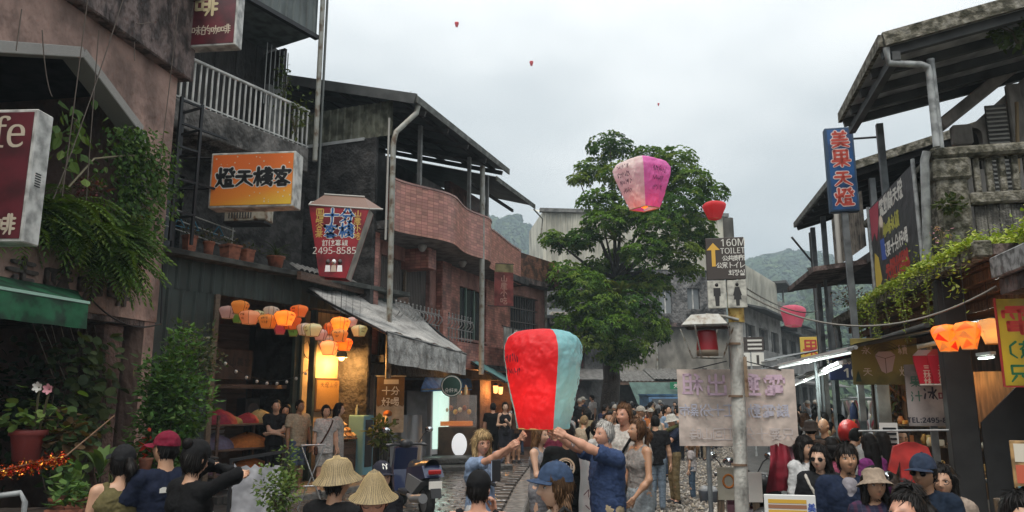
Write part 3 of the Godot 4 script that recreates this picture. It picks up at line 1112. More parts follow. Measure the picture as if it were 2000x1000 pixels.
	part(tb, "front", box(V(-.45,.0,.1),V(.45,.75,.2)), wood)
	for i in 5:
		for j in 3:
			part(tb,"box",mk().block(Transform3D(Basis(Vector3.RIGHT,.6),V(-.36 + i * .18,1.10 - j * .11,-.16 + j * .15)),V(.13,.06,.12),.008),M("snack_box%d" % ((i + j) % 3),[C(.5,.36,.2),C(.62,.5,.33),C(.35,.2,.1)][(i + j) % 3],.6))
	var cl := thing("drink_cooler","pale blue drinks cooler beside the woman with shoulder-length hair","cooler",X * moved(V(1.55,.32,.1)))
	part(cl,"cabinet",box(V(-.17,0,-.2),V(.17,1.3,.25),.02),M("cooler_blue",C(.16,.36,.44),.4))
	part(cl,"door_glass",box(V(-.12,.2,.252),V(.12,1.2,.258)),M("dim_glass"))
	part(cl,"handle",box(V(.12,.6,.26),V(.14,.9,.29)),M("steel",C(.5,.5,.5),.3,{metal=.9}))
	for i in 5:
		part(cl,"bottle",mk().lathe([W(.035,0),W(.035,.13),W(.015,.18),W(.015,.22),W(0,.22)],8,moved(V(-.13 + i * .065,1.302,.0))),M("bottle%d" % (i % 2),[C(.3,.35,.3),C(.45,.35,.2)][i % 2],.2))
	var sl := thing("bulb_string","string of small white globe bulbs across the lantern shop's opening","string lights",X)
	part(sl,"cord",mk().tube(sag(V(-2.25,2.75,.05),V(.0,2.6,.05),.35,20),.006,4),M("black_iron"))
	for i in 9:
		var t := (i + .5) / 9.0
		part(sl,"globe",mk().ball(V(-2.25 + 2.25 * t,2.70 - .15 * t - 1.4 * t * (1.0 - t) - .0,.05),V(.03,.035,.03),8),M("globe_white",C(.6,.6,.58),.3))
	# hanging wires in front of the lit wall
	part(b,"loose_wire",mk().tube([V(.1,3.05,-.35),V(.2,2.85,-.3),V(.32,2.8,-.3),V(.36,2.95,-.32),V(.28,3.2,-.33),V(.16,3.1,-.34),V(.2,2.82,-.33)],.008,5),M("black_iron"))
# ------------------------------------------------------------------ the tiled building with the wavy balcony
func balcony_n(s: float) -> float:
	return .62 + .42 * smoothstep(-1.3,1.0,s) * (1.0 - smoothstep(3.0,4.6,s)) + .12 * sin(s * 1.9 + .6) * (1.0 - smoothstep(3.5,5.0,s)) - .32 * smoothstep(4.2,8.0,s)

func building_c():
	var b := thing("tiled_building","salmon pink tiled building with a wavy balcony under a dark lean-to roof","building",Transform3D(Basis(V(.3470,.0000,-.9379),Vector3.UP,V(.9379,.0000,.3470)),V(-2.8069,.0000,-18.0000)))
	var tile := M("pink_tile",C(.72,.345,.265),.4,{tex="tile",rel="tile_rel",rscale=.2,tri=false,scale=1.0,detail="cloth",dscale=.2})
	var tri_tile := M("pink_tile_flat",C(.60,.27,.205),.45,{tex="tile",rel="tile_rel",rscale=.5,scale=1.6,local=true,detail="stain",dscale=.25})
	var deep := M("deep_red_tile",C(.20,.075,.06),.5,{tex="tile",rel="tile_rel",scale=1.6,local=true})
	var pinkr := M("rose_render",C(.44,.225,.185),.85,{tex="stain",scale=V(.4,.25,.4),bump="bump_fine"})
	var dark := M("black_concrete",C(.075,.072,.070),.9,{tex="heavy",scale=V(.4,.3,.4),bump="bump_fine"})
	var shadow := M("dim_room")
	var metal := M("roof_metal",C(.085,.09,.09),.6,{tex="stain",scale=.4})
	var pipe := M("grey_pipe")
	# near end wall, back wall and slabs
	part(b,"end_wall",box(V(-1.42,.2,-3.0),V(-1.28,8.02,.12),.02),dark)
	var cl := mk()
	cl.corrugated(V(-1.34,8.04,-3.4),V(0,0,3.9),V(0,.85,0),V(-1,0,0),.2,.03)
	part(b,"ribbed_gable",cl,M("mossy_sheet",C(.20,.21,.175),.7,{tex="moss",scale=V(.5,.3,.5)}))
	part(b,"gable_flashing",box(V(-1.44,7.96,-3.4),V(-1.26,8.035,-.2)),M("pale_strip"))
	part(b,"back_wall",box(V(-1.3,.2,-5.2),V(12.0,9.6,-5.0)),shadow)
	part(b,"upper_floor",box(V(-1.27,5.82,-4.9),V(8.6,6.02,.45)),dark)
	part(b,"upper_back_wall",box(V(-1.2,6.03,-3.2),V(4.35,9.93,-3.0)).box(V(4.36,6.03,-3.2),V(8.6,9.66,-3.0)),M("dim_render",C(.07,.066,.062),.9,{tex="stain"}))
	# the wavy parapet, tiled
	var face := []
	var inner := []
	for j in 9:
		var row := []
		var row2 := []
		for i in 73:
			var s := -1.27 + i * (9.45 / 72.0)
			row.append(V(s, 5.80 + 1.2 * j / 8.0, balcony_n(s)))
			row2.append(V(s,5.80 + 1.2 * j / 8.0,balcony_n(s) - .14))
		face.append(row)
		inner.append(row2)
	var pm := mk()
	var f := 0
	pm.grid(face)
	for i in pm.v.size():
		pm.uv[i] = W(pm.v[i].x * 1.6, pm.v[i].y * 1.6)
	pm.grid(inner)
	pm.grid([face[-1], inner[-1]])
	pm.grid([inner[0], face[0]])
	part(b, "parapet", pm, tile)
	var cop := []
	for r in [[.02,7.0],[.02,7.05],[-.16,7.05],[-.16,7.0]]:
		var row := []
		for i in 73:
			var s := -1.27 + i * (9.45 / 72.0)
			row.append(V(s, r[1], balcony_n(s) + r[0]))
		cop.append(row)
	part(b,"coping",mk().grid(cop),M("coping_pink",C(.36,.2,.17),.6,{tex="stain"}))
	var soff := []
	for e in 2:
		var row := []
		for i in 73:
			var s := -1.27 + i * (9.45 / 72.0)
			row.append(V(s,5.795,balcony_n(s) - .02 if e else -.3))
		soff.append(row)
	part(b,"balcony_soffit",mk().grid(soff),M("grey_soffit",C(.18,.165,.16),.8,{tex="stain"}))
	for s in [.6,3.1]:
		part(b,"soffit_lamp",mk().lathe([W(.1,.0),W(.12,-.06),W(.06,-.16),W(0,-.18)],10,moved(V(s,5.79,.35))),M("lamp_off",C(.3,.29,.27),.4))
	part(b,"beam_end",box(V(.9,5.25,-.9),V(1.35,5.78,.38),.01),tri_tile)
	# lean-to roof with purlins beneath
	var rf := mk()
	var ra := V(-1.62,8.72,1.25)
	var rb := V(4.35,8.72,1.25)
	var up := V(0,1.42,-5.0)
	rf.corrugated(ra + V(0,.05,0),rb - ra,up,V(0,.96,.27),.19,.03)
	rf.poly([ra, rb, rb + up, ra + up])
	part(b, "roof_sheet", rf, metal)
	part(b,"gable_fascia",mk().beam(ra + V(-.02,-.01,0),ra + up + V(-.02,-.01,0),.05,.24),metal)
	part(b,"eave_fascia",mk().beam(ra + V(-.03,-.02,.03),rb + V(.03,-.02,.03),.04,.17),M("eave_grey",C(.16,.165,.16),.6,{tex="moss",scale=.5}))
	for i in 6:
		var q := ra + V(.05,-.09,0) + up * (.08 + i * .17)
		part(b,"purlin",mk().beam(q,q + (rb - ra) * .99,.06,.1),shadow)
	for i in 5:
		var q := ra + (rb - ra) * (.08 + i * .21) + V(0,-.2,0)
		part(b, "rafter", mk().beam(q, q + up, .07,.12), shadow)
	for s in [-.3,2.4,4.2]:
		part(b,"roof_post",mk().beam(V(s,6.9,balcony_n(s) - .1),V(s,8.6,balcony_n(s) - .1),.09,.09),M("post_grey",C(.21,.21,.2),.6,{tex="stain"}))
	part(b,"drainpipe",mk().tube([V(-1.45,8.62,1.22),V(-1.5,8.42,1.2),V(-1.95,7.85,.95),V(-1.98,7.6,.9),V(-1.9,2.4,.9)],.062,10),pipe)
	part(b,"thin_post",mk().tube([V(-1.5,5.5,.5),V(-1.5,8.4,.5)],.025,8),M("pale_pipe",C(.4,.39,.36),.6))
	part(b,"drainpipe",mk().tube([V(3.03,2.6,.98),V(3.0,8.5,.98)],.075,10),pipe)
	# second, lower roof farther along
	var r2 := mk()
	var qa := V(4.6,8.62,.75)
	var qb := V(8.3,8.62,.75)
	r2.poly([qa, qb, qb + V(0,1.2,-4.2), qa + V(0,1.2,-4.2)])
	r2.corrugated(qa + V(0,.04,0),qb - qa,V(0,1.2,-4.2),V(0,1,.25),.19,.03)
	part(b, "second_roof", r2, metal)
	part(b,"second_fascia",mk().beam(qa + V(-.02,-.02,.03),qb + V(.02,-.02,.03),.04,.15),M("eave_grey"))
	part(b,"second_purlin",mk().beam(qa + V(0,-.1,-.8),qb + V(0,-.1,-.8),.06,.1),shadow)
	part(b,"gutter_bracket",mk().tube([V(8.3,8.5,.75),V(9.0,8.3,.85),V(8.8,7.7,.85)],.03,6),pipe)
	# upper rooms behind the balcony
	part(b,"upper_room_wall",box(V(3.3,6.03,-1.4),V(5.2,8.6,-1.25)),M("grey_upper",C(.16,.155,.15),.85,{tex="stain",scale=V(.4,.2,.4)}))
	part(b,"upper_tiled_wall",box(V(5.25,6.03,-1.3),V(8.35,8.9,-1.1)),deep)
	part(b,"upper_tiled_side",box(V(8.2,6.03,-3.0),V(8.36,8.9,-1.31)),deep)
	for s in [5.2,6.1,8.0]:
		part(b,"upper_pipe",mk().tube([V(s,6.1,-1.0),V(s,8.6,-1.0)],.045,8),M("red_pipe",C(.3,.16,.13),.5))
	# middle storey
	var mid := mk()
	wall_rects(mid,-1.27,2.95,8.6,5.8,[[-.3,3.2,2.35,5.45],[4.25,3.7,6.2,5.3]],-.45,-.3)
	part(b, "middle_wall", mid, pinkr)
	for q in [[-.3,1.0],[1.05,2.35]]:
		var sh := mk()
		sh.corrugated(V(q[0],3.2,-.42),V(q[1] - q[0],0,0),V(0,2.25,0),V(0,0,1),.09,.02)
		part(b,"shutter",sh,M("brown_shutter",C(.12,.10,.088),.6,{tex="stain",scale=V(.8,.2,.8)}))
	part(b,"shutter_post",box(V(1.0,3.2,-.40),V(1.05,5.45,-.33)),M("frame_brown"))
	part(b,"tiled_pier",box(V(2.75,2.95,-.29),V(3.35,5.78,-.1),.01),tri_tile)
	part(b,"tiled_pier",box(V(3.4,2.95,-.29),V(4.2,5.78,-.22),.01),tri_tile)
	part(b,"tiled_pier",box(V(6.3,2.95,-.29),V(8.5,5.78,-.22),.01),tri_tile)
	part(b,"tiled_pier",box(V(-1.27,2.95,-.1),V(-1.05,5.78,.1),.01),tri_tile)
	var win := part(b,"window",box(V(4.25,3.7,-.42),V(6.2,5.3,-.40)),M("dim_glass"))
	for s in [4.25,4.9,5.55,6.14]:
		part(win,"frame",box(V(s,3.7,-.39),V(s + .06,5.3,-.33)),M("green_frame",C(.14,.2,.17),.5))
	part(win,"sill",box(V(4.1,3.62,-.3),V(6.35,3.70,-.1)),pinkr)
	# railing of scrolls over a tiled base
	part(b,"rail_base",box(V(-1.0,2.75,.4),V(3.6,3.47,.56),.01),tri_tile)
	part(b,"rail_base",box(V(3.62,2.75,.2),V(8.5,3.5,.36),.01),tri_tile)
	part(b,"rail_pier",box(V(1.42,3.475,.38),V(1.68,4.22,.58),.01),tri_tile)
	part(b,"balcony_floor",box(V(-1.2,2.78,-.29),V(8.5,2.94,.39)),dark)
	var steel := M("wrought_grey",C(.42,.41,.39),.5,{metal=.3,tex="grain"})
	var bal := mk().tube([V(0,0,0),V(0,.34,.0),V(0,.45,.10),V(0,.54,.08),V(0,.58,.0),V(0,.70,.0)],.016,5).ball(V(0,.71,0),V(.025,.03,.025),6).done()
	for i in 22:
		var s := -.9 + i * .205
		if s > 1.38 and s < 1.7:
			continue
		part(b,"railing_baluster",bal,steel,moved(V(s,3.475,.48)))
	for y in [3.56,3.8,4.08]:
		part(b,"railing_bar",mk().tube([V(-1.0,y,.48),V(1.42,y,.48)],.014,6),steel)
		part(b,"railing_bar",mk().tube([V(1.68,y,.48),V(3.55,y,.48)],.014,6),steel)
	# ground floor
	part(b,"ground_lintel",box(V(-1.27,2.5,-.3),V(8.6,2.74,.2)),dark)
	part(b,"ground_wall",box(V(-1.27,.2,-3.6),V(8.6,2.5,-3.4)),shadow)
	for s in [-1.2,3.7,5.4,8.2]:
		part(b,"ground_pier",box(V(s,.2,-3.3),V(s + (.9 if s > 3.0 else .35),2.49,-.05)),M("pier_brown",C(.19,.125,.095),.8,{tex="stain",bump="bump_fine"}))

func awning(label: String,called: String,corners: Array,mat: Material,valance: float,wave := .05,ribs := 5):
	# corners: wall left, wall right, front right, front left
	var o := thing(called, label, "awning")
	var rows := []
	for j in 13:
		var row := []
		var t := j / 12.0
		for i in 25:
			var u := i / 24.0
			var p: Vector3 = (corners[0] as Vector3).lerp(corners[1],u).lerp((corners[3] as Vector3).lerp(corners[2],u),t)
			p.y -= wave * sin(t * PI) * (.6 + .4 * cos(u * TAU * ribs)) - wave * .25 * sin(u * 31.0 + t * 11.0)
			row.append(p)
		rows.append(row)
	part(o, "canopy", mk().grid(rows, .012), mat)
	var v := []
	var out: Vector3 = ((corners[3] - corners[0]) as Vector3 * V(1,0,1)).normalized()
	for j in 7:
		var row := []
		for i in 49:
			var u := i / 48.0
			var p: Vector3 = (corners[3] as Vector3).lerp(corners[2],u)
			row.append(p + V(0,-valance * j / 6.0,0) + out * (.02 + wave * .6 * sin(u * 23.0 + j * .3) * j / 6.0))
		v.append(row)
	part(o, "valance", mk().grid(v, .01), mat)
	var pole := M("black_iron")
	part(o,"front_pole",mk().tube([corners[3] - V(0,.03,0),corners[2] - V(0,.03,0)],.025,8),pole)
	for e in [[0,3],[1,2]]:
		part(o,"arm",mk().tube([(corners[e[0]] as Vector3) - V(0,.08,0),(corners[e[1]] as Vector3) - V(0,.05,0)],.025,8),pole)
	return o

func shops_c():
	awning("large weathered grey tarpaulin awning sloping from the lantern shop","grey_awning",[V(-4.25,4.25,-15.3),V(-2.6,4.3,-18.6),V(-1.14,3.07,-18.5),V(-2.1,3.12,-12.5)],M("grey_tarp",C(.72,.70,.66),.8,{tex="grain",scale=V(.8,.8,.8),bump="bump_fold",detail="stain",back=C(.12,.12,.11)}),.54,.10)
	awning("blue canvas shop awning below the grey tarpaulin","blue_awning",[V(-2.21,2.7,-19.6),V(-1.23,2.69,-22),V(-1.14,2.27,-21.5),V(-2.22,2.21,-18.4)],M("blue_canvas",C(.06,.20,.50),.8,{tex="stain",scale=.8,bump="bump_fold",back=C(.1,.25,.5)}),.08,.03)
	awning("pale teal sheet awning jutting over the far shopfronts","teal_awning",[V(-1.26,3.06,-21),V(-.7,3.27,-25.5),V(.1,2.37,-25),V(-.2,2.43,-20)],M("teal_sheet",C(.16,.36,.34),.6,{tex="stain",scale=.8}),.05,.02)
	# scrap roof edge above the grey awning
	var e := thing("tin_canopy","narrow corrugated tin canopy above the grey tarpaulin awning","canopy")
	var mb := mk()
	var a := V(-4.24,4.5,-14.6)
	var z := V(-2.65,4.48,-18.6)
	mb.corrugated(a,z - a,V(-.35,.22,-.5),V(0,1,0),.16,.05,false)
	part(e,"tin_sheet",mb,M("tin_grey",C(.2,.195,.185),.6,{tex="stain",scale=.6}))
	part(e,"timber",mk().beam(a + V(0,-.1,0),z + V(0,-.1,0),.1,.16),M("shop_wood"))
	# bundled cables on a post at the corner
	var cp := thing("cable_post","dark corner post wrapped with bundled grey cables","post",moved(V(-3.01,.25,-17.96)))
	part(cp,"post",box(V(-.13,0,-.1),V(.05,3.3,.08),.01),M("green_post"))
	for i in 7:
		var x := -.1 + i * .045
		part(cp,"cable",mk().tube([V(x * .5,.0,.12),V(x,1.0,.14 + .02 * (i % 3)),V(x * .7 + .03,1.8,.12),V(x * 1.3,2.6,.13),V(x * 2.0,3.3,.1)],.016,5),M("cable_grey%d" % (i % 2),[C(.17,.16,.14),C(.09,.09,.085)][i % 2],.7))
	# hanging banner: brown top, cream foot, cup picture
	var bn := thing("drink_banner","tall brown and cream drink banner hanging beside the cable post","banner",facing(V(-2.67,1.85,-16.6),W(.12,1)))
	part(bn,"cloth",box(V(-.30,-.6,-.006),V(.30,.6,.0)),M("banner_cream",C(.55,.48,.37),.8,{tex="cloth"}))
	var top := mk()
	var pts := outline([W(-.3,.6),W(.3,.6),W(.3,.0)])
	for i in 9:
		pts.append(W(.27 - i * .067,-.05 if i % 2 == 0 else -.015))
	pts.append(W(-.3,.0))
	top.prism(pts, .001,.003)
	part(bn,"brown_top",top,M("banner_brown",C(.20,.115,.035),.8,{tex="cloth"}))
	part(bn,"white_label",box(V(-.15,.44,.0035),V(.17,.54,.005)),M("banner_white",C(.6,.56,.48),.8))
	part(bn,"lettering",letters([["十分",-.18,.0,.17],["好喝",-.18,.24,.17]],.12,.0,func(x,y,l): return V(x,.38 - y,.006 + l)),M("ink_white",C(.72,.70,.64),.8))
	part(bn,"cup_picture",mk().lathe([W(0,.0),W(.09,.0),W(.11,.26),W(.0,.26)],16,Transform3D(Basis.from_scale(V(1,1,.02)),V(-.08,-.5,.002))),M("print_pale",C(.62,.5,.4),.8))
	part(bn,"fruit_picture",mk().ball(V(-.05,-.2,.002),V(.1,.075,.003),14),M("print_orange",C(.5,.17,.03),.8))
	for y in [-.34,-.42]:
		part(bn,"printed_line",box(V(.06,y,.001),V(.2,y + .03,.003)),M("print_dark"))
	part(bn,"top_bar",mk().tube([V(-.33,.61,0),V(.33,.61,0)],.014,6),M("pale_pipe"))
	# grey shutter door, clear rain sheet, lit fridge and dessert counter
	var g := thing("freezer_cabinet","tall plain grey cabinet at the front of the dessert shop","cabinet",facing(V(-2.32,.25,-19.57),W(.25,1)))
	part(g,"body",box(V(-.42,0,-.5),V(.42,1.92,.1),.02),M("cabinet_grey",C(.30,.31,.33),.45,{tex="stain",scale=.3}))
	part(g,"door_seam",box(V(-.40,.9,.1005),V(.40,.91,.103)),M("seam"))
	part(g,"kick_plate",box(V(-.40,.02,.101),V(.40,.1,.108)),M("black_box"))
	var ps := thing("rain_sheet","clear plastic rain sheet draped beside the tall grey cabinet","plastic sheet",facing(V(-2.43,.25,-17.4),W(.1,1)))
	var rows := []
	for j in 10:
		var row := []
		for i in 19:
			row.append(V(-.36 + .04 * i + .05 * j * .1,1.35 - j * .13,.06 * sin(i * 1.1 + j * .25) + .02 * j))
		rows.append(row)
	part(ps,"sheet",mk().grid(rows),M("clear_plastic",C(.5,.53,.56,.45),.3))
	var fr := thing("drinks_fridge","glowing white upright drinks fridge left of the dessert counter","fridge",facing(V(-1.84,.25,-19.57),W(.9,1)))
	part(fr,"case",box(V(-.3,0,-.3),V(.3,2.0,.0),.02),M("fridge_white",C(.6,.6,.6),.4))
	part(fr,"light_panel",box(V(-.25,.45,.003),V(.25,1.9,.012)),M("fridge_glow",C(.7,.75,.72),.4,{emit=C(.85,1.0,.93),power=.42}))
	for y in [.12,.25]:
		part(fr,"vent",box(V(-.26,y,.003),V(.26,y + .07,.012)),M("black_box"))
	var fl := AreaLight3D.new()
	fl.name = "fridge_light"
	fl.area_size = W(.5,1.4)
	fl.light_energy = .25
	fl.light_color = C(.85,1.0,.93)
	fl.shadow_enabled = true
	fl.transform = Transform3D(Basis(Vector3.UP,PI),V(0,1.2,.03))
	fr.add_child(fl)
	var ct := thing("dessert_counter","dessert counter with an amber lit display under a round sign","counter",facing(V(-1.4,.3,-19.57),W(.18,1)))
	part(ct,"base",box(V(-.5,0,-.5),V(.5,.95,.0),.02),M("counter_brown",C(.11,.065,.035),.4,{tex="stain"}))
	part(ct,"glass_case",box(V(-.5,.96,-.45),V(.5,1.75,-.02)),M("pane",C(.9,.9,.9,.12),.05))
	part(ct,"tray_glow",box(V(-.45,.97,-.4),V(.4,1.08,-.06)),M("amber_food",C(.6,.35,.05),.5,{emit=C(1.0,.45,.05),power=.2,tex="speck",scale=5.0}))
	for i in 7:
		part(ct,"dessert",mk().ball(V(-.4 + i * .12,1.32 + .05 * (i % 3),-.2),V(.06,.07,.06),8),M("dessert%d" % (i % 3),[C(.6,.3,.05),C(.65,.5,.3),C(.3,.08,.03)][i % 3],.5))
	for i in 4:
		part(ct,"bottle",mk().lathe([W(.04,0),W(.04,.18),W(.015,.24),W(0,.26)],8,moved(V(-.25 + i * .16,1.76,-.2))),M("bottle%d" % (i % 2)))
	part(ct,"round_light",mk().lathe([W(.0,.03),W(.27,.03),W(.29,.0)],24,Transform3D(Basis(Vector3.RIGHT,PI / 2) * Basis.from_scale(V(.68,1,1)),V(.05,.5,.0))),M("round_glow",C(.8,.8,.8),.5,{emit=C(1,1,1),power=.3}))
	var al := OmniLight3D.new()
	al.name = "counter_light"
	al.light_color = C(1.0,.7,.35)
	al.light_energy = .16
	al.light_size = .1
	al.omni_attenuation = 2.0
	al.omni_range = 8.0
	al.shadow_enabled = true
	al.position = V(.0,2.4,-.4)
	ct.add_child(al)
	part(ct,"ceiling_bulb",mk().ball(V(0,2.4,-.4),V(.06,.06,.06),10),M("bulb"))
	var rs := thing("round_sign","dark green round shop sign with a pale ring above the dessert counter","sign",facing(V(-1.56,2.28,-19.4),W(.18,1)))
	part(rs,"disc",mk().lathe([W(0,.03),W(.26,.03),W(.28,.0)],24,Transform3D(Basis(Vector3.RIGHT,PI / 2),Vector3.ZERO)),M("sign_green",C(.02,.07,.05),.5))
	part(rs,"ring",mk().lathe([W(.235,.034),W(.26,.034)],24,Transform3D(Basis(Vector3.RIGHT,PI / 2),Vector3.ZERO)),M("ink_white"))
	part(rs,"lettering",letters([["分好天",-.17,.0,.1]],.14,.0,func(x,y,l): return V(x,-.06 - y,.036 + l)),M("ink_white"))
	var st := thing("shop_step","dark stone step in front of the dessert shop","step",facing(V(-1.48,.25,-18.54),W(.3,1)))
	part(st,"slab",box(V(-1.6,-.06,-.9),V(1.5,.14,.25),.03),M("step_stone",C(.10,.095,.085),.5,{tex="stain",bump="bump_fine"}))
	part(st,"slab",box(V(-1.5,.145,-.9),V(1.4,.30,-.1),.03),M("step_stone"))
	# concrete kerb step of the lantern shop
	var s2 := thing("concrete_step","low concrete step along the front of the lantern shop","step",Transform3D(Basis(V(.4952,.0000,-.8688),Vector3.UP,V(.8688,.0000,.4952)),V(-4.2036,.0000,-15.5000)) * moved(V(0,.19,0)))
	part(s2,"slab",box(V(-2.2,0,.32),V(2.7,.17,1.5),.02),M("step_concrete",C(.22,.21,.19),.6,{tex="stain",scale=1.0,bump="bump_fine"}))
	# warm lamps under the teal awning
	for q in [[968,760,23.5],[978,765,24.5]]:
		var l := thing("shop_lantern","small warm wall lantern %s under the teal awning" % ("nearer the black-shirted diner" if q[0] == 968 else "beside the red lantern's rim"),"lantern",moved(V(-.51,2.23,-23.5) if q[0] == 968 else V(-.37,2.2,-24.5)))
		part(l,"glass",mk().lathe([W(.0,-.14),W(.06,-.12),W(.08,.1),W(.0,.13)],8),M("warm_glass",C(.7,.5,.3),.4,{emit=C(1.0,.7,.4),power=1.4}))
		part(l,"cap",mk().lathe([W(.1,.1),W(.02,.2),W(0,.2)],8),M("black_iron"))
		var o := OmniLight3D.new()
		o.name = "lantern_light"
		o.light_color = C(1.0,.65,.35)
		o.light_energy = .6
		o.light_size = .06
		o.omni_attenuation = 2.0
		o.omni_range = 8.0
		o.shadow_enabled = true
		l.add_child(o)

# ------------------------------------------------------------------ brick parapet house
func building_d():
	var b := thing("brick_parapet_house","rose house with a brown brick parapet beyond the tiled building","building",Transform3D(Basis(V(.5145,.0000,-.8575),Vector3.UP,V(.8575,.0000,.5145)),V(.0898,.0000,-26.5000)))
	var brick := M("brown_brick",C(.30,.135,.085),.7,{tex="tile",rel="tile_rel",scale=1.5,local=true,detail="moss",dscale=.3})
	var rose := M("rose_render")
	part(b,"parapet",box(V(-.35,6.33,-.2),V(3.22,7.22,.0),.01),brick)
	part(b,"parapet_end",box(V(3.02,6.33,-3.0),V(3.22,7.22,-.21),.01),brick)
	part(b,"parapet_pier",box(V(3.0,6.20,-.22),V(3.32,7.26,.10),.01),M("pink_tile_flat"))
	part(b,"slab",box(V(-.35,6.12,-4.0),V(3.2,6.32,.06)),M("dark_concrete"))
	var w := mk()
	wall_rects(w,-.35,.2,3.0,6.11,[[.35,3.6,2.5,5.7]],-.6,-.4)
	part(b, "wall", w, rose)
	part(b,"end_wall",box(V(2.8,.2,-4.0),V(3.0,6.11,-.61)),rose)
	var win := part(b,"window",box(V(.35,3.6,-.58),V(2.5,5.7,-.55)),M("dim_glass"))
	for i in 12:
		part(win,"grille_bar",box(V(.38 + i * .18,3.6,-.52),V(.40 + i * .18,5.7,-.5)),M("grille_brown",C(.14,.12,.11),.6))
	for y in [3.62,4.15,4.7,5.2,5.66]:
		part(win,"grille_rail",box(V(.3,y,-.495),V(2.55,y + .035,-.46)),M("grille_brown"))
	part(b,"grille_arm",mk().tube([V(-.3,3.45,.5),V(1.6,3.35,.45),V(2.4,3.2,.3)],.025,6),M("black_iron"))
	part(b,"downpipe",mk().tube([V(2.92,6.1,-.3),V(2.92,.3,-.3)],.05,8),M("grey_pipe"))
	# awnings and cloths below
	var cl := thing("hanging_cloth","grey and dull pink cloths hung on a rail below the rose house","cloth",Transform3D(Basis(V(.3470,.0000,-.9379),Vector3.UP,V(.9379,.0000,.3470)),V(-2.8069,.0000,-18.0000)) * moved(V(6.4,3.5,.95)))
	for i in 4:
		var rows := []
		for j in 5:
			var row := []
			for k in 11:
				row.append(V(-1.6 + i * .8 + k * .076,.55 - j * .26,.04 * sin(k * 1.7 + i)))
			rows.append(row)
		part(cl,"cloth",mk().grid(rows,.006),M("cloth_rail%d" % i,[C(.27,.26,.23),C(.33,.31,.27),C(.33,.11,.12),C(.30,.10,.10)][i],.85,{tex="stain"}))
	part(cl,"rail",mk().tube([V(-1.7,.57,0),V(1.7,.57,0)],.018,6),M("black_iron"))
	awning("dull red awning edge with a pale pole beyond the teal awning","red_awning",[V(-1.04,3.18,-23.5),V(-.46,3.12,-27),V(-.18,2.68,-26),V(-.7,2.8,-22.8)],M("red_canvas",C(.20,.035,.03),.8,{tex="stain"}),.12,.02)
	# reddish shopfront under the teal awning
	var sf := thing("reddish_shopfront","reddish shopfront opening beneath the teal awning","shopfront",facing(V(-.25,.25,-25.16),W(.4,1)))
	part(sf,"pier",box(V(-1.6,0,-.4),V(-.9,2.6,.0),.02),M("pier_brown"))
	part(sf,"back",box(V(-.9,0,-1.4),V(1.6,2.6,-1.3)),M("red_inside",C(.16,.05,.03),.7,{tex="stain"}))
	part(sf,"pier",box(V(1.6,0,-.4),V(2.0,2.6,.0),.02),M("pier_brown"))
	part(sf,"head",box(V(-1.6,2.62,-1.4),V(2.0,2.8,.02)),M("dark_concrete"))

